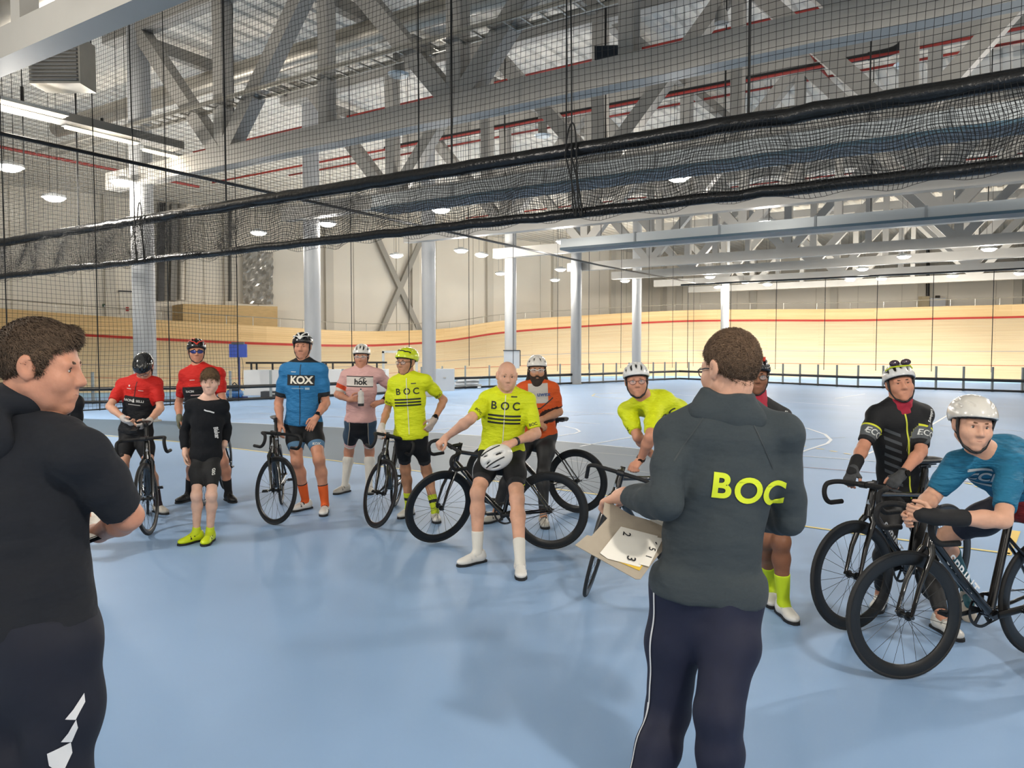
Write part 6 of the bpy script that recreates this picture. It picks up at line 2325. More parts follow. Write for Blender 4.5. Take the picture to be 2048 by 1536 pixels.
    hair_cap(H, '#59493b', plane=((0, 0.070, 0.066), (0, 0.60, -0.8)), r=(0.0785, 0.107, 0.102), extra=[((-0.03, 0.055, 0.098), (0.02, 0.082, 0.088), 0.024, 0.016), ((-0.071, 0.022, 0.03), (-0.071, 0.018, -0.005), 0.010, 0.007), ((0.071, 0.022, 0.03), (0.071, 0.018, -0.005), 0.010, 0.007)], strands=11000, slen=0.024,
             flow=lambda q: np.stack([q[:, 0] * 3, 0.6 + (q[:, 2] - 0.05) * 6, -0.55 + 0 * q[:, 0]], 1), jit=0.35, seed=9, h=0.0042)
    ppl['hood'] = H
    # ------------------------------------------------ rider hidden behind that coach
    H = person(dict(label='rider in black jersey mostly hidden behind the hooded coach', D=6.4, S=1.74, head=(112, 745), hyaw=20, hpitch=0, neck=(112, 785), sh_a=(66, 806), sh_b=(150, 806),
                    el_a=(58, 870), wr_a=(70, 925, -0.1), hd_a=(75, 955, -0.1), el_b=(150, 872), wr_b=(140, 925, -0.1), hd_b=(138, 955, -0.1), palm_a=(0.6, 0.2, 0), palm_b=(-0.6, 0.2, 0),
                    pel=(105, 930), kn_a=(90, 1020), kn_b=(125, 1020), an_a=(90, 1095), an_b=(128, 1095), fy_a=-10, fy_b=15, skin='tan'))
    g = garment(H, 'jersey', top_prims(H, sleeve=0.8, infl=0.010), rule_mat('jersey_dark', '#151517', []))
    bv = bvh_of(H.last, H.base)
    for k in range(3):
        sleeve_print(H, bv, g, 'b', 0.2 + 0.12 * k, '', 0.03, '#c9c9c5', bm=poly_bm([rect(-0.015, -0.004, 0.015, 0.004)], 0.02))
    garment(H, 'shorts', leg_prims(H, 0.74, 0.008), M_SHORT)
    socks(H, mat('sock_black', '#141416', 0.85), 0.6)
    shoes(H, M_SHOEK)
    helmet(H, 'vent', '#17181a')
    return ppl


PPL = build_people()
# ================================================================== NETS
def strands(lines, r, seedless=True):
    """lines: (n, m, 3) polylines made into three-sided cords; returns V, F"""
    n, m, _ = lines.shape
    t = np.zeros_like(lines)
    t[:, 1:-1] = lines[:, 2:] - lines[:, :-2]
    t[:, 0] = lines[:, 1] - lines[:, 0]
    t[:, -1] = lines[:, -1] - lines[:, -2]
    t /= np.linalg.norm(t, axis=2, keepdims=True) + 1e-9
    ref = np.tile(np.array([0.31, 0.87, 0.12]), (n, m, 1))
    x = np.cross(t, ref); x /= np.linalg.norm(x, axis=2, keepdims=True) + 1e-9
    y = np.cross(x, t)
    ring = []
    for k in range(3):
        a = 2 * math.pi * k / 3
        ring.append(lines + r * (math.cos(a) * x + math.sin(a) * y))
    V = np.stack(ring, 2).reshape(-1, 3)
    i = np.arange(n)[:, None]; j = np.arange(m - 1)[None, :]
    b = (i * m + j) * 3
    F = []
    for k in range(3):
        k2 = (k + 1) % 3
        F.append(np.stack([b + k, b + k2, b + 3 + k2, b + 3 + k], -1).reshape(-1, 4))
    return V, np.concatenate(F)


def net_grid(org, ds, s0, s1, z0, z1, cell, r, wav=0.012, rng=None, slack=0.0, bel=0.0):
    """rectangular mesh net: verticals and horizontals with slight sag"""
    nrm = np.array([ds.y, -ds.x, 0.0])
    ds = np.array([ds.x, ds.y, 0.0]); og = np.array([org[0], org[1], 0.0])
    nv = int((s1 - s0) / cell); nh = int((z1 - z0) / cell)
    mz = max(nh // 3, 6); ms = max(nv // 3, 10)

    def pt(S, Z):
        off = wav * np.sin(1.7 * S + 2.1 * Z) + bel * np.sin(0.5 * S) + slack * np.sin(5.3 * S + 3 * Z) * np.sin(2.1 * Z + S)
        sh = wav * 0.7 * np.sin(2.9 * Z + 1.1 * S) + slack * 0.7 * np.sin(9 * Z + 3.1 * S)
        zz = Z + wav * 0.8 * np.sin(2.3 * S + 0.7 * Z) + slack * 0.8 * np.sin(7.7 * S) * np.sin(3 * Z)
        return og + (S + sh)[..., None] * ds + off[..., None] * nrm + zz[..., None] * np.array([0, 0, 1.0])
    S, Z = np.meshgrid(np.linspace(s0, s1, nv), np.linspace(z0, z1, mz), indexing='ij')
    V1, F1 = strands(pt(S, Z), r)
    Z, S = np.meshgrid(np.linspace(z0, z1, nh), np.linspace(s0, s1, ms), indexing='ij')
    V2_, F2 = strands(pt(S, Z), r)
    return np.concatenate([V1, V2_]), np.concatenate([F1, F2 + len(V1)])


NO = Vector((0, 10.6, 0))


def net_s(px):
    k = (px - 1024) / FPX
    # X = AX.x*s, Y = 10.6 + AX.y*s
    return k * 10.6 / (AX.x - k * AX.y)


def NP(s, z):
    p = NO + AX * s
    return Vector((p.x, p.y, z))


net = thing('divider_net', 'black divider net hoisted between two black bundled bars across the picture', 'net', NP(5, 3.5))
bn = npv(net.location)
V, F = net_grid(NO, AX, -6.9, 17.5, 4.32, 9.3, 0.082, 0.0032, wav=0.02)
link('netting', mesh_np('netting', V - bn, F, False), M_ROPE, net, kind='stuff')
V, F = net_grid(NO, AX, -6.9, 17.5, 3.48, 4.34, 0.034, 0.0040, wav=0.02, slack=0.035, bel=0.03)
link('bunched_netting', mesh_np('bunched_netting', V - bn, F, False), M_ROPE, net, kind='stuff')
V, F = net_grid(NO + Vector((0, -0.05, 0)), AX, -6.9, 17.5, 3.40, 4.30, 0.05, 0.0034, wav=0.03, slack=0.06, bel=0.06)
link('bunched_netting', mesh_np('bunched_netting', V - bn, F, False), M_ROPE, net, kind='stuff')


def wob(a, b, n, amp, seed):
    r = np.random.default_rng(seed)
    out = []
    for i in range(n + 1):
        t = i / n
        p = NP(a + (b - a) * t, 0)
        out.append((p, r.normal(0, amp), r.normal(0, amp)))
    return out


for nm, z, rad, sd in (('upper_bar', 4.32, 0.098, 1), ('lower_bar', 3.50, 0.068, 2)):
    w_ = wob(-6.95, 17.6, 90, 0.006, sd)
    MB().tube([Vector((p.x, p.y, z + dz)) - net.location for p, dz, _ in w_], [rad * (1 + 4 * q) for _, _, q in w_], 12).build(nm, M_RUBBER, net, smooth=True)
for px in (60, 165, 458, 840, 905, 1131, 1490):
    s = net_s(px)
    MB().tube([NP(s, 4.3) - net.location, NP(s, 9.5) - net.location], 0.012 if px not in (165, 458, 905, 1490) else 0.017, 6).build('hoist_cord', M_ROPE, net)
for px, sd in ((281, 0), (296, 1), (1136, 2), (1147, 3)):
    s = net_s(px)
    pts = bez([NP(s, 9.3) if sd in (0, 2) else NP(s + 0.15, 4.2), NP(s + 0.1, 5.2), NP(s - 0.3, 4.6), NP(s + 0.25, 3.7), NP(s - 0.1, 3.05), NP(s - 0.2, 3.2), NP(s - 0.12, 3.6), NP(s + 0.05, 4.2)], 26)
    MB().tube([p - net.location + Vector((0, -0.14, 0)) for p in pts], 0.011, 6).build('slack_cord', M_ROPE, net, smooth=True)

# side net hung from a long rod that runs away along the columns
RO = Vector((-8.4, 12.5, 0))


def RP(t, z):
    p = RO + BX * t
    return Vector((p.x, p.y, z))


sn = thing('side_net', 'fine dark side net hanging from a long black rod at the left', 'net', RP(0, 0.6))
V, F = net_grid(RO, BX, -3.0, 4.6, 0.62, 5.2, 0.075, 0.0026, wav=0.02)
link('netting', mesh_np('netting', V - npv(sn.location), F, False), M_ROPE, sn, kind='stuff')
MB().tube([RP(-3, 5.25) - sn.location, RP(10, 5.18) - sn.location, RP(22, 5.1) - sn.location, RP(34, 5.2) - sn.location], 0.035, 8).build('rod', M_BLACK, sn)
MB().tube([RP(-3, 0.62) - sn.location, RP(4.6, 0.62) - sn.location], 0.012, 6).build('hem_cord', M_ROPE, sn)
for t, zb in ((-1.2, 0.6), (0.1, 0.6), (1.6, 0.6), (3.0, 0.6), (4.6, 0.6), (8.0, 1.2), (10.2, 1.2), (13, 1.2), (15.5, 1.0), (18.5, 0.9), (21, 0.9), (24, 0.9), (27, 0.8), (30, 0.8), (33, 0.8)):
    MB().tube([RP(t, zb) - sn.location, RP(t, 9.4) - sn.location], 0.010, 5).build('net_cord', M_ROPE, sn)
# far net rail on the right with its hanging cords
fo = P(1362, 570, 41.0)
fn = thing('far_net', 'thin black net rail with hanging cords before the far track', 'net', (fo.x, fo.y, 0.8))
MB().tube([fo - fn.location, fo - AX * 24 - fn.location], 0.045, 8).build('rail', M_BLACK, fn)
for k in range(11):
    q = fo - AX * (0.4 + k * 2.3)
    MB().tube([Vector((q.x, q.y, 0.7)) - fn.location, Vector((q.x, q.y, fo.z)) - fn.location], 0.016, 5).build('net_cord', M_ROPE, fn)

# ================================================================== SERVICES UNDER THE ROOF
def run_tube(name, a, b, r, m, label, cat, n=12, group=None):
    o = MB().tube([(0, 0, 0), Vector(b) - Vector(a)], r, n).build(name, m, smooth=True)
    o.location = a
    return tag(o, label, cat, group)


M_DUCT = mat('duct', '#aaa498', 0.4, metal=0.55, noise=0.1, nscale=2)
run_tube('air_duct', W(-3.3, 8.5, 8.2), W(-3.3, -30, 8.2), 0.48, M_DUCT, 'large round silver air duct at the top left corner', 'duct', 24)
run_tube('air_duct', W(2.4, 8.5, 8.75), W(2.4, -38, 8.75), 0.26, M_DUCT, 'round grey air duct running behind the first truss', 'duct', 20)
run_tube('air_duct', W(13.5, 8.0, 8.7), W(13.5, -38, 8.7), 0.26, M_DUCT, 'round grey air duct running behind the third truss', 'duct', 20)
k = 0
for u_, z_ in ((3.7, 9.25), (7.6, 9.2), (8.4, 8.2), (12.2, 9.2), (19.0, 9.2), (25.0, 9.2)):
    run_tube('sprinkler_pipe', W(u_, 9, z_), W(u_, -40, z_), 0.036, M_RED, ['first', 'second', 'third', 'fourth', 'fifth', 'sixth'][k] + ' red sprinkler pipe from the front, along the trusses', 'pipe', 8, 'sprinkler pipes')
    k += 1
run_tube('sprinkler_pipe', W(-6, -12.8, 9.15), W(40, -12.8, 9.15), 0.045, M_RED, 'red sprinkler pipe crossing the trusses at the upper right', 'pipe', 8, 'sprinkler pipes')
run_tube('sprinkler_pipe', W(-20, 9.3, 8.0), W(8, 9.3, 8.0), 0.05, M_RED, 'red sprinkler pipe along the left wall head', 'pipe', 8, 'sprinkler pipes')
bp = thing('drain_pipe', 'black drain pipe with an elbow behind the second truss', 'pipe', W(9.5, 1, 8.6))
b0 = bp.location.copy()
MB().tube([W(9.5, 1, 8.6) - b0, W(9.5, -14.2, 8.6) - b0], 0.085, 12).build('pipe', M_BLACK, bp, smooth=True)
MB().tube(bez([W(9.5, -14.2, 8.6) - b0, W(9.5, -14.9, 8.6) - b0, W(9.5, -15.0, 8.6) - b0, W(9.5, -15.0, 9.2) - b0], 8), 0.1, 12).build('elbow', M_BLACK, bp, smooth=True)
fd = thing('drain_pipe', 'black drain pipe dropping down the far wall at right', 'pipe', wall_px(WL1, WF1, 1856, 610, 0.6))
q0 = fd.location.copy()
MB().tube([wall_px(WL1, WF1, 1856, 610, 0.6) - q0, wall_px(WL1, WF1, 1856, 470, 0.6) - q0, wall_px(WL1, WF1, 1850, 465, 0.6) - q0, wall_px(WL1, WF1, 1785, 466, 0.6) - q0, wall_px(WL1, WF1, 1772, 455, 0.6) - q0, wall_px(WL1, WF1, 1690, 400, 0.6) - q0], 0.11, 10).build('pipe', M_BLACK, fd, smooth=True)
sbx = thing('timing_box', 'white box standing on the far track rim beside the black pipe', 'box', wall_px(WL1, WF1, 1872, 616, 0.9))
MB().box((0, 0, 0.35), (1.1, 0.5, 0.7)).build('case', M_WHITE, sbx)
MB().box((-0.9, 0, 0.42), (0.55, 0.5, 0.84)).build('side_case', mat('box_cream', '#d9c9a6', 0.6), sbx)
MB().box((0.1, 0, 0.8), (0.25, 0.2, 0.2)).build('horn', mat('box_dark', '#4b4640', 0.6), sbx)
# cable ladder beside the first truss
cl = thing('cable_ladder', 'grey cable ladder rising to the upper right before the first truss', 'cable tray', W(-0.2, 4, 6.8))
b0 = cl.location.copy()
for sd in (-0.2, 0.2):
    MB().beam(W(-0.2 + sd, 4, 6.8) - b0, W(-0.2 + sd, -24, 6.8) - b0, 0.03, 0.08).build('side_rail', M_GALV, cl)
rung = None
for i in range(90):
    v_ = 3.8 - i * 0.31
    if rung is None:
        rung = MB().beam(BX * -0.2, BX * 0.2, 0.03, 0.03).build('rung', M_GALV, cl)
        o = rung
    else:
        o = link('rung', rung.data, M_GALV, cl)
    o.location = W(-0.2, v_, 6.78) - b0
tr = thing('cable_tray', 'grey cable tray along the left wall below the duct', 'cable tray', W(-12, -2.1, 6.0))
b0 = tr.location.copy()
MB().beam(W(-12, -2.1, 6.0) - b0, W(-0.4, -2.1, 6.0) - b0, 0.4, 0.05).build('tray_bed', mat('tray_grey', '#85827b', 0.6), tr)
for sd in (-0.2, 0.2):
    MB().beam(W(-12, -2.1 + sd, 6.06) - b0, W(-0.4, -2.1 + sd, 6.06) - b0, 0.02, 0.14).build('tray_side', mat('tray_grey', '#85827b', 0.6), tr)
MB().tube([W(-12, -2.0, 6.1) - b0, W(-0.4, -2.0, 6.1) - b0], 0.05, 8).build('cable', M_BLACK, tr)
# louvre grille
gp = P(108, 118, 13.0)
gr = thing('air_grille', 'square louvred air grille hanging under the top left duct', 'grille', gp)
MB().box((0, 0.25, 0), (0.86, 0.5, 0.8)).build('housing', M_GALV, gr)
sl_ = None
for i in range(12):
    if sl_ is None:
        sl_ = MB().box((0, 0, 0), (0.8, 0.05, 0.03)).build('louvre', mat('louvre', '#6f6e6a', 0.5), gr)
        o = sl_
    else:
        o = link('louvre', sl_.data, None, gr)
    o.location = (0, -0.03, -0.34 + i * 0.062)
    o.rotation_euler = (0.5, 0, 0)
# cylinder nozzles
for px, py, wh in ((797, 150, 'left of the cable ladder'), (1085, 272, 'under the first truss at centre'), (1812, 130, 'at the upper right')):
    Y = 6.28 * 1520 / (698 - py)
    t = thing('air_nozzle', 'grey hanging cylinder nozzle with flared disc ' + wh, 'nozzle', P(px, py, Y), 'cylinder nozzles')
    MB().lathe([(0.001, 0.0), (0.13, 0.0), (0.13, 1.0), (0.001, 1.0)], 16).build('cylinder', mat('nozzle_grey', '#85847f', 0.5, metal=0.3), t, smooth=True)
    MB().lathe([(0.001, -0.03), (0.2, -0.03), (0.25, 0.02), (0.13, 0.05)], 18).build('disc', mat('nozzle_disc', '#c3ccd0', 0.3, metal=0.4), t, smooth=True)
sp_ = thing('loudspeaker', 'black loudspeaker box hanging above the first truss', 'speaker', P(1212, 112, 14.0))
MB().add([(-0.22, -0.1, 0.14), (0.2, -0.16, 0.12), (0.24, 0.12, -0.08), (-0.18, 0.2, -0.12), (-0.2, 0.05, 0.2), (0.2, 0.0, 0.2), (0.24, 0.25, 0.1), (-0.18, 0.3, 0.08)],
         [(0, 1, 2, 3), (7, 6, 5, 4), (0, 4, 5, 1), (1, 5, 6, 2), (2, 6, 7, 3), (3, 7, 4, 0)]).build('case', M_BLACK, sp_)
MB().tube([(0, 0.1, 0.15), (0, 0.1, 2.6)], 0.02, 6).build('bracket', M_BLACK, sp_)
fl_ = thing('floodlight', 'grey spotlight clamped above the cable ladder end', 'spotlight', P(1443, 28, 13.0))
MB().lathe([(0.001, -0.15), (0.12, -0.15), (0.1, 0.0), (0.05, 0.12), (0.001, 0.14)], 16).build('head', mat('spot_grey', '#9b9a95', 0.5), fl_, smooth=True)
MB().tube([(0, 0, 0.1), (0.05, 0, 2.6)], 0.02, 6).build('arm', M_GALV, fl_)

# ================================================================== ALONG THE LEFT WALL
wb = thing('timber_box', 'pale timber-clad box standing above the track at the left wall', 'box', P(440, 660, 41.0))
b0 = wb.location.copy()
pts = [P(312, 655, 44.0), P(366, 660, 40.0), P(555, 662, 42.5), P(520, 660, 46.5)]
tops = [P(312, 598, 44.0), P(366, 597, 40.0), P(555, 613, 42.5), P(520, 612, 46.5)]
tz_ = min(t.z for t in tops[1:3])
V = [p - b0 for p in pts] + [Vector((t.x, t.y, tz_)) - b0 for t in tops]
MB().add(V, [(3, 2, 1, 0), (4, 5, 6, 7), (0, 1, 5, 4), (1, 2, 6, 5), (2, 3, 7, 6), (3, 0, 4, 7)]).build('cladding', mat('timber', '#d8b77f', 0.6, noise=0.12, nscale=3, stretch=(1, 1, 14)), wb)


def wall_strip(name, label, cat, px, y0, y1, wd, m, round_=False, off=0.35):
    a = wall_px(WL0, WL1, px, y1, off); b = wall_px(WL0, WL1, px, y0, off)
    b.z = min(b.z, 9.5)
    o = (MB().tube([(0, 0, 0), b - a], wd / 2, 14) if round_ else MB().beam((0, 0, 0), b - a, wd, 0.3, up=(WL1 - WL0).normalized())).build(name, m, smooth=round_)
    o.location = a
    return tag(o, label, cat)


wall_strip('cable_shaft', 'black vertical cable shaft right of the first column', 'shaft', 321, 310, 602, 0.42, M_BLACK)
wall_strip('duct_casing', 'grey flat vertical duct casing beside the black shaft', 'duct', 345, 310, 602, 0.55, mat('casing_grey', '#8f8c84', 0.55))
wall_strip('spiral_duct', 'silver spiral duct standing above the timber box', 'duct', 363, 330, 600, 0.42, M_DUCT, True, 0.6)
wall_strip('vent_pipe', 'thin dark vertical pipe right of the timber box centre', 'pipe', 460, 400, 602, 0.16, mat('pipe_dark', '#5a5852', 0.5), True)
sa = [wall_px(WL0, WL1, x, y, 0.4) for x, y in ((486, 606), (546, 609), (546, 505), (486, 500))]
ft = thing('plastic_sheet', 'crinkled clear plastic sheet hanging on the wall above the timber box', 'sheet', sa[0])
rng = np.random.default_rng(5)
V = []; F = []
nx, nz = 14, 22
nw = Vector(((WL1 - WL0).normalized().y, -(WL1 - WL0).normalized().x, 0))
for side in (0, 1):
    for j in range(nz):
        for i in range(nx):
            p = sa[0].lerp(sa[1], i / (nx - 1)).lerp(sa[3].lerp(sa[2], i / (nx - 1)), j / (nz - 1))
            rr = np.random.default_rng(i * 100 + j).normal(0, 0.06)
            V.append(p + nw * (rr + side * 0.02) - ft.location)
for side in (0, 1):
    for j in range(nz - 1):
        for i in range(nx - 1):
            a = side * nx * nz + j * nx + i
            F.append((a, a + 1, a + nx + 1, a + nx))
MB().add(V, F).build('sheet', mat('foil', '#c3c0b8', 0.12, metal=0.25, alpha=0.75), ft)
dr = thing('access_hatch', 'white hatch with dark frame on the wall left of the first column', 'hatch', wall_px(WL0, WL1, 267, 632, 0.05))
wd_ = (WL1 - WL0).normalized()
RW = Matrix((wd_, Vector((-wd_.y, wd_.x, 0)), Vector((0, 0, 1)))).transposed()
MB().box((0, 0, 0.65), (1.3, 0.08, 1.2), RW).build('panel', mat('hatch_white', '#e6e1d4', 0.5), dr)
MB().box((-0.72, 0, 0.65), (0.1, 0.14, 1.3), RW).box((0, 0, 1.28), (1.4, 0.14, 0.08), RW).build('frame', mat('dark_steel', '#3b3d3e', 0.5), dr)
for x in (-0.3, 0.2):
    q = RW @ Vector((x, -0.07, 0.35))
    MB().box(q, (0.14, 0.03, 0.22), RW).build('red_tag', mat('tag_red', '#b3302a', 0.5), dr)
ex = thing('exit_sign', 'small green exit sign on the left wall', 'sign', wall_px(WL0, WL1, 212, 612, 0.05))
MB().box((0, 0, 0), (0.34, 0.05, 0.2), RW).build('plate', mat('exit_green', '#1d4a33', 0.5), ex)
MB().box(RW @ Vector((-0.06, -0.03, 0)), (0.09, 0.02, 0.1), RW).build('pictogram', M_WHITE, ex)
rs = thing('fire_sign', 'small red and white sign above the wall hatch', 'sign', wall_px(WL0, WL1, 262, 589, 0.05))
MB().box((0, 0, 0), (0.4, 0.05, 0.22), RW).build('plate', mat('tag_red', '#b3302a', 0.5), rs)
MB().box(RW @ Vector((0.12, -0.03, 0)), (0.1, 0.02, 0.14), RW).build('pictogram', M_WHITE, rs)

# things standing beyond the fence
g = G(478, 797)
bs = thing('score_stand', 'blue scoreboard on a tall thin pole behind the boy', 'scoreboard', g)
MB().box((0, 0, 1.66), (0.6, 0.08, 0.46)).build('board', mat('board_blue', '#1f3c8f', 0.45), bs)
MB().box((0, 0, 1.92), (0.42, 0.12, 0.08)).build('head_unit', mat('dark_steel', '#3b3d3e', 0.5), bs)
MB().tube([(0, 0.06, 0.05), (0, 0.06, 1.5)], 0.035, 8).build('pole', mat('pole_blue', '#1c2f66', 0.45), bs)
MB().beam((-0.3, 0, 0.04), (0.3, 0, 0.04), 0.08, 0.06).beam((0, -0.3, 0.04), (0, 0.3, 0.04), 0.08, 0.06).build('foot', mat('pole_blue', '#1c2f66', 0.45), bs)
MB().tube(bez([(0.1, 0, 1.45), (0.25, 0, 1.1), (0.05, 0, 0.7), (0.2, 0, 0.3)], 12), 0.008, 5).build('cable', M_BLACK, bs)
g = G(465, 798)
cp = thing('compressor', 'small blue compressor on the floor beside the scoreboard pole', 'compressor', (g.x, g.y + 0.2, 0))
MB().tube([(-0.28, 0, 0.17), (-0.22, 0, 0.17), (0.22, 0, 0.17), (0.28, 0, 0.17)], [0.05, 0.14, 0.14, 0.05], 14).build('tank', mat('tank_blue', '#2a5f96', 0.4), cp, smooth=True)
MB().box((0, 0, 0.38), (0.3, 0.22, 0.2)).tube([(-0.1, 0, 0.45), (0.0, 0, 0.56), (0.12, 0, 0.45)], 0.02, 6).build('motor', mat('motor_dark', '#27303a', 0.5), cp)
MB().tube([(-0.18, -0.09, 0.0), (-0.18, -0.09, 0.1)], 0.02, 6).tube([(0.18, -0.09, 0.0), (0.18, -0.09, 0.1)], 0.02, 6).tube([(-0.18, 0.09, 0.0), (-0.18, 0.09, 0.1)], 0.02, 6).tube([(0.18, 0.09, 0.0), (0.18, 0.09, 0.1)], 0.02, 6).build('feet', M_BLACK, cp)
M_BLK = mat('barrier_white', '#d4d6d6', 0.55)
for px0, px1, wh in ((494, 600, 'with a black rail behind the blue rider, left one'), (640, 775, 'with a black rail behind the pink rider, right one')):
    a = G(px0, 794); b = G(px1, 793)
    a.y = b.y = 28.6 if px0 < 600 else 29.4
    a.x = (px0 - 1024) / FPX * a.y; b.x = (px1 - 1024) / FPX * b.y
    t = thing('barrier_block', 'white foam barrier block ' + wh, 'barrier', ((a.x + b.x) / 2, a.y, 0))
    L = (b.x - a.x)
    MB().box((-L * 0.255, 0, 0.47), (L * 0.48, 0.8, 0.94)).build('block', M_BLK, t)
    MB().box((L * 0.255, 0, 0.47), (L * 0.48, 0.8, 0.94)).build('block', M_BLK, t)
    MB().beam((-L * 0.5, -0.1, 1.2), (L * 0.5, -0.1, 1.2), 0.08, 0.07).build('rail', M_BLACK, t)
    for x in (-0.4, -0.3, 0.0, 0.35):
        MB().beam((x * L, -0.1, 0.94), (x * L, -0.1, 1.18), 0.06, 0.06).build('rail_support', M_BLACK, t)
wdg = thing('info_console', 'grey wedge-shaped console with blue label between the red riders', 'console', G(346, 806))
wdg.location.y += 1.4
MB().add([(-0.35, -0.2, 0), (0.35, -0.2, 0), (0.35, 0.5, 0), (-0.35, 0.5, 0), (-0.12, 0.1, 1.0), (0.35, 0.1, 1.0), (0.35, 0.5, 1.0), (-0.12, 0.5, 1.0)],
         [(3, 2, 1, 0), (4, 5, 6, 7), (0, 1, 5, 4), (1, 2, 6, 5), (2, 3, 7, 6), (3, 0, 4, 7)]).build('body', mat('console_grey', '#c3c8cc', 0.5), wdg)
MB().box((0.1, 0.03, 0.74), (0.34, 0.02, 0.16), Matrix.Rotation(-0.29, 3, 'X')).build('label_plate', mat('label_blue', '#24468f', 0.5), wdg)
gt = thing('gate_frame', 'light grey gate frame beyond the fence behind the yellow helmet', 'gate', (P(800, 745, 33).x, 33.0, 0))
for x in (-0.72, 0.72):
    MB().beam((x, 0, 0), (x, 0, 1.62), 0.1, 0.1).build('post', mat('gate_grey', '#b5b8b6', 0.5), gt)
MB().beam((-0.77, 0, 1.6), (0.77, 0, 1.6), 0.1, 0.1).build('top_bar', mat('gate_grey', '#b5b8b6', 0.5), gt)
pl = thing('foam_stack', 'loose stack of white foam sheets on the floor behind the bald rider', 'foam sheets', (P(935, 770, 33.5).x, 33.5, 0))
for i in range(5):
    MB().box((0.06 * math.sin(i * 2.1), 0, 0.05 + i * 0.075), (1.2 - 0.07 * i, 0.7, 0.06), Matrix.Rotation(0.05 * math.sin(3 * i), 3, 'Y')).build('foam_sheet', M_WHITE if i % 2 == 0 else mat('foam_grey', '#9fa3a3', 0.6), pl)
for px0, px1, wh in ((508, 560, 'black equipment case lying at the fence foot left of the blue rider'), (880, 892, 'grey electrical box at the foot of the third column')):
    q = G((px0 + px1) / 2, 797 if px0 < 600 else 784)
    q.y += 1.0
    wq = (px1 - px0) / FPX * q.y
    t = thing('equipment_case', wh, 'case', (q.x, q.y, 0))
    hh_ = 0.2 if px0 < 600 else 0.9
    MB().box((0, 0, hh_ / 2), (wq * (1 if px0 < 600 else 3), 0.5, hh_)).build('case', mat('case_dark', '#33363a', 0.5) if px0 < 600 else mat('cabinet_grey', '#b7bcc0', 0.5), t)
    MB().box((0, -0.26, hh_ * 0.6), (0.12, 0.03, 0.05)).build('latch', M_GALV, t)

# ================================================================== HELD THINGS
# bottle of the rider in pink
H = PPL['pink']
bt = thing('drink_bottle', 'white drink bottle with dark base held by the pink rider', 'bottle', P(722, 812, 8.66))
MB().lathe([(0.001, 0), (0.034, 0.0), (0.036, 0.03)], 16).build('base', mat('bottle_dark', '#2b2a2a', 0.5), bt, smooth=True)
MB().lathe([(0.036, 0.03), (0.036, 0.10), (0.031, 0.115), (0.036, 0.13), (0.034, 0.145)], 16).build('body', mat('bottle_white', '#d7d2cc', 0.4), bt, smooth=True)
MB().lathe([(0.034, 0.145), (0.032, 0.16), (0.014, 0.17), (0.012, 0.185)], 16).build('cap', mat('bottle_white', '#d7d2cc', 0.4), bt, smooth=True)
MB().lathe([(0.010, 0.185), (0.010, 0.198), (0.001, 0.2)], 12).build('spout', M_BLACK, bt, smooth=True)
# helmet in the hand of the bald rider
hl = thing('helmet', 'white road helmet held against the bald rider\'s thigh', 'helmet', P(990, 916, 6.12))
_u = Vector((-0.15, -0.92, 0.30)).normalized()
_f = Vector((-0.85, 0.05, -0.40)); _f = (_f - _u * _f.dot(_u)).normalized()
Mq = Matrix((_f.cross(_u), _f, _u)).transposed().to_4x4()
o = link('shell', HELM['big'][0], mat('helmet_white_held', '#e2e1dd', 0.25, coat=0.5), hl, M=Mq @ Matrix.Translation((0, 0.0, -0.045)))
link('liner', HELM['big'][1], mat('liner_#0d0d0e', '#0d0d0e', 0.7), o)
bz = MB()
for x0 in (-0.055, 0.05):
    pts = [(x0 + 0.25 * t * abs(x0), 0.09 - t * 0.17, hz(x0 + 0.25 * t * abs(x0), 0.09 - t * 0.17) + 0.001) for t in np.linspace(0, 1, 9)]
    bz.tube(pts, 0.006, 6, ry=0.004)
bz.build('trim_line', M_BLACK, o, smooth=True)
# phone of the bowed rider
ph = thing('phone', 'black phone held by the bowed red rider above his handlebar', 'phone', P(272, 856, 7.60))
MB().box((0, 0, 0.0), (0.07, 0.14, 0.009), Matrix.Rotation(0.5, 3, 'X')).build('case', M_BLACK, ph)
MB().box((0, -0.0035, 0.0055), (0.064, 0.13, 0.002), Matrix.Rotation(0.5, 3, 'X')).build('screen', mat('phone_glass', '#15171c', 0.08), ph)
# folder with number sheets
pa, pb, pc = P(1215, 1006, 2.80), P(1331, 1049, 2.76), P(1281, 1158, 2.56)
nf = (pb - pa).cross(pc - pa).normalized()
if nf.y > 0:
    nf = -nf


def onf(x, y, off=0.0):
    r = ray(x, y); c = Vector((0, 0, CAMH))
    return c + r * ((pa + nf * off - c).dot(nf) / r.dot(nf))


fo_ = thing('folder', 'open beige card folder with number sheets held by the jacketed coach', 'folder', onf(1240, 1080))


def slab(pts, off, th, m, name, parent):
    top = [onf(x, y, off) - parent.location for x, y in pts]
    bot = [t - nf * th for t in top]
    n = len(pts)
    return MB().add(top + bot, [tuple(range(n)), tuple(range(n, 2 * n))[::-1]] + [(i, n + i, n + (i + 1) % n, (i + 1) % n) for i in range(n)]).build(name, m, parent)


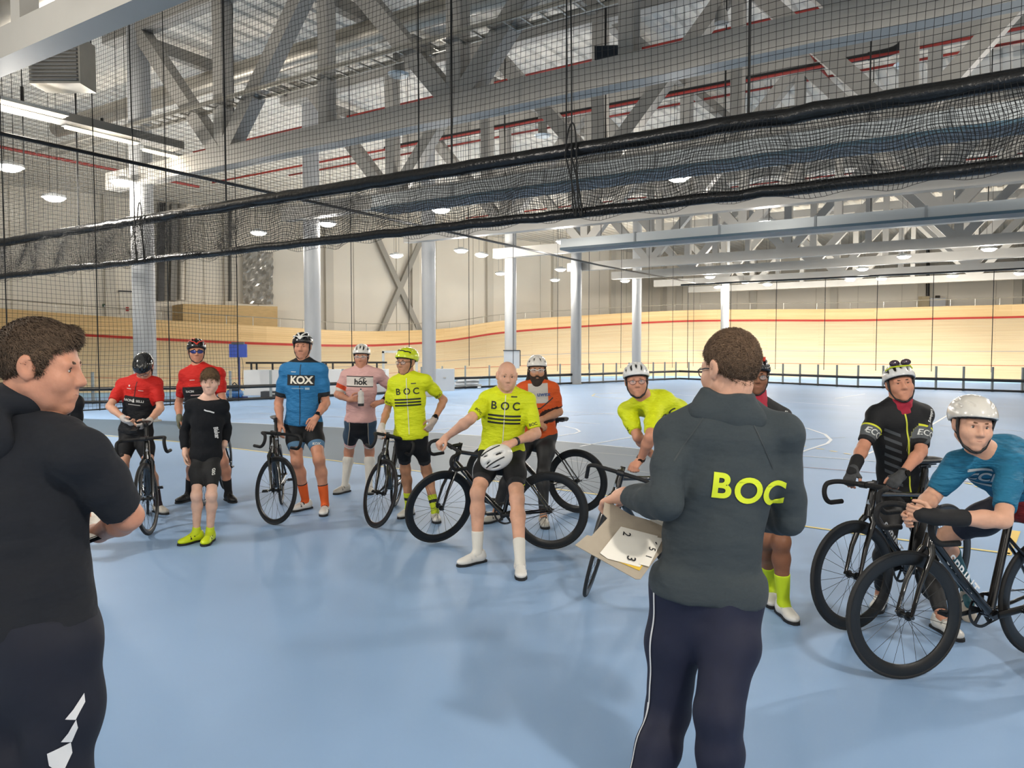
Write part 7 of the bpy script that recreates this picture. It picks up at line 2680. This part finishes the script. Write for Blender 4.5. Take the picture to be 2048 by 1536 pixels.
M_CARD = mat('card_beige', '#a99e8d', 0.7, noise=0.05, nscale=20)
slab([(1150, 1090), (1174, 1070), (1183, 1072), (1215, 1036), (1206, 1027), (1209, 1004), (1216, 1002), (1262, 1030), (1331, 1049), (1340, 1085), (1313, 1115), (1281, 1158), (1272, 1158)], 0.0, 0.003, M_CARD, 'lower_leaf', fo_)
slab([(1238, 1112), (1286, 1131), (1279, 1141), (1225, 1118)], 0.003, 0.001, mat('sheet_yellow', '#e0b93c', 0.6), 'yellow_sheet', fo_)
M_PAPER = mat('paper_white', '#e9e5da', 0.7)
slab([(1200, 1106), (1242, 1053), (1316, 1072), (1280, 1134), (1215, 1117)], 0.005, 0.001, M_PAPER, 'number_sheet', fo_)
slab([(1284, 1118), (1312, 1074), (1326, 1077), (1298, 1133), (1278, 1128)], 0.008, 0.001, M_PAPER, 'number_sheet', fo_)
ex_ = (onf(1316, 1072) - onf(1242, 1053)).normalized()
ey_ = nf.cross(ex_)
for ch, x, y, sz, rot in (('2', 1253, 1068, 0.040, -92), ('3', 1262, 1117, 0.044, -92), ('5', 1304, 1098, 0.034, -92), ('1', 1297, 1113, 0.03, -92), ('-', 1314, 1086, 0.04, -60)):
    bm = text_polys(ch, sz, 0.01)
    me = bpy.data.meshes.new('numeral')
    R2 = Matrix.Rotation(math.radians(rot), 3, 'Z')
    for v in bm.verts:
        q = R2 @ v.co
        v.co = onf(x, y, 0.0095) - fo_.location + ex_ * q.x + ey_ * q.y
    bm.to_mesh(me); bm.free()
    link('numeral', me, mat('ink', '#1b1b1f', 0.6), fo_)
ps = thing('paper_stack', 'white paper stack tucked under the jacketed coach\'s arm', 'papers', onf(1318, 1040))
for i in range(4):
    slab([(1300, 1034 + i * 2), (1330, 1002 + i * 2), (1350, 1008 + i * 2), (1345, 1056 + i), (1333, 1052 + i)], 0.02 - i * 0.004, 0.0015, M_PAPER, 'sheet', ps)
# clipboard of the hooded coach
ca, cb, cc_, cd_ = P(120, 1010, 2.62), P(212, 1020, 2.52), P(218, 1064, 2.30), P(130, 1098, 2.30)
cn = (cb - ca).cross(cd_ - ca).normalized()
if cn.z < 0:
    cn = -cn
cbd = thing('clipboard', 'black clipboard with white paper held by the hooded coach', 'clipboard', (ca + cc_) / 2)
for nm, off, th, m in (('board', 0.0, 0.012, M_BLACK), ('paper', 0.0025, 0.002, M_PAPER)):
    top = [p + cn * off - cbd.location for p in (ca, cb, cc_, cd_)]
    if nm == 'paper':
        c0 = sum(top, Vector()) / 4
        top = [c0 + (p - c0) * 0.96 for p in top]
    bot = [p - cn * th for p in top]
    MB().add(top + bot, [(0, 1, 2, 3), (7, 6, 5, 4), (0, 4, 5, 1), (1, 5, 6, 2), (2, 6, 7, 3), (3, 7, 4, 0)]).build(nm, m, cbd)
bpy.context.view_layer.update()
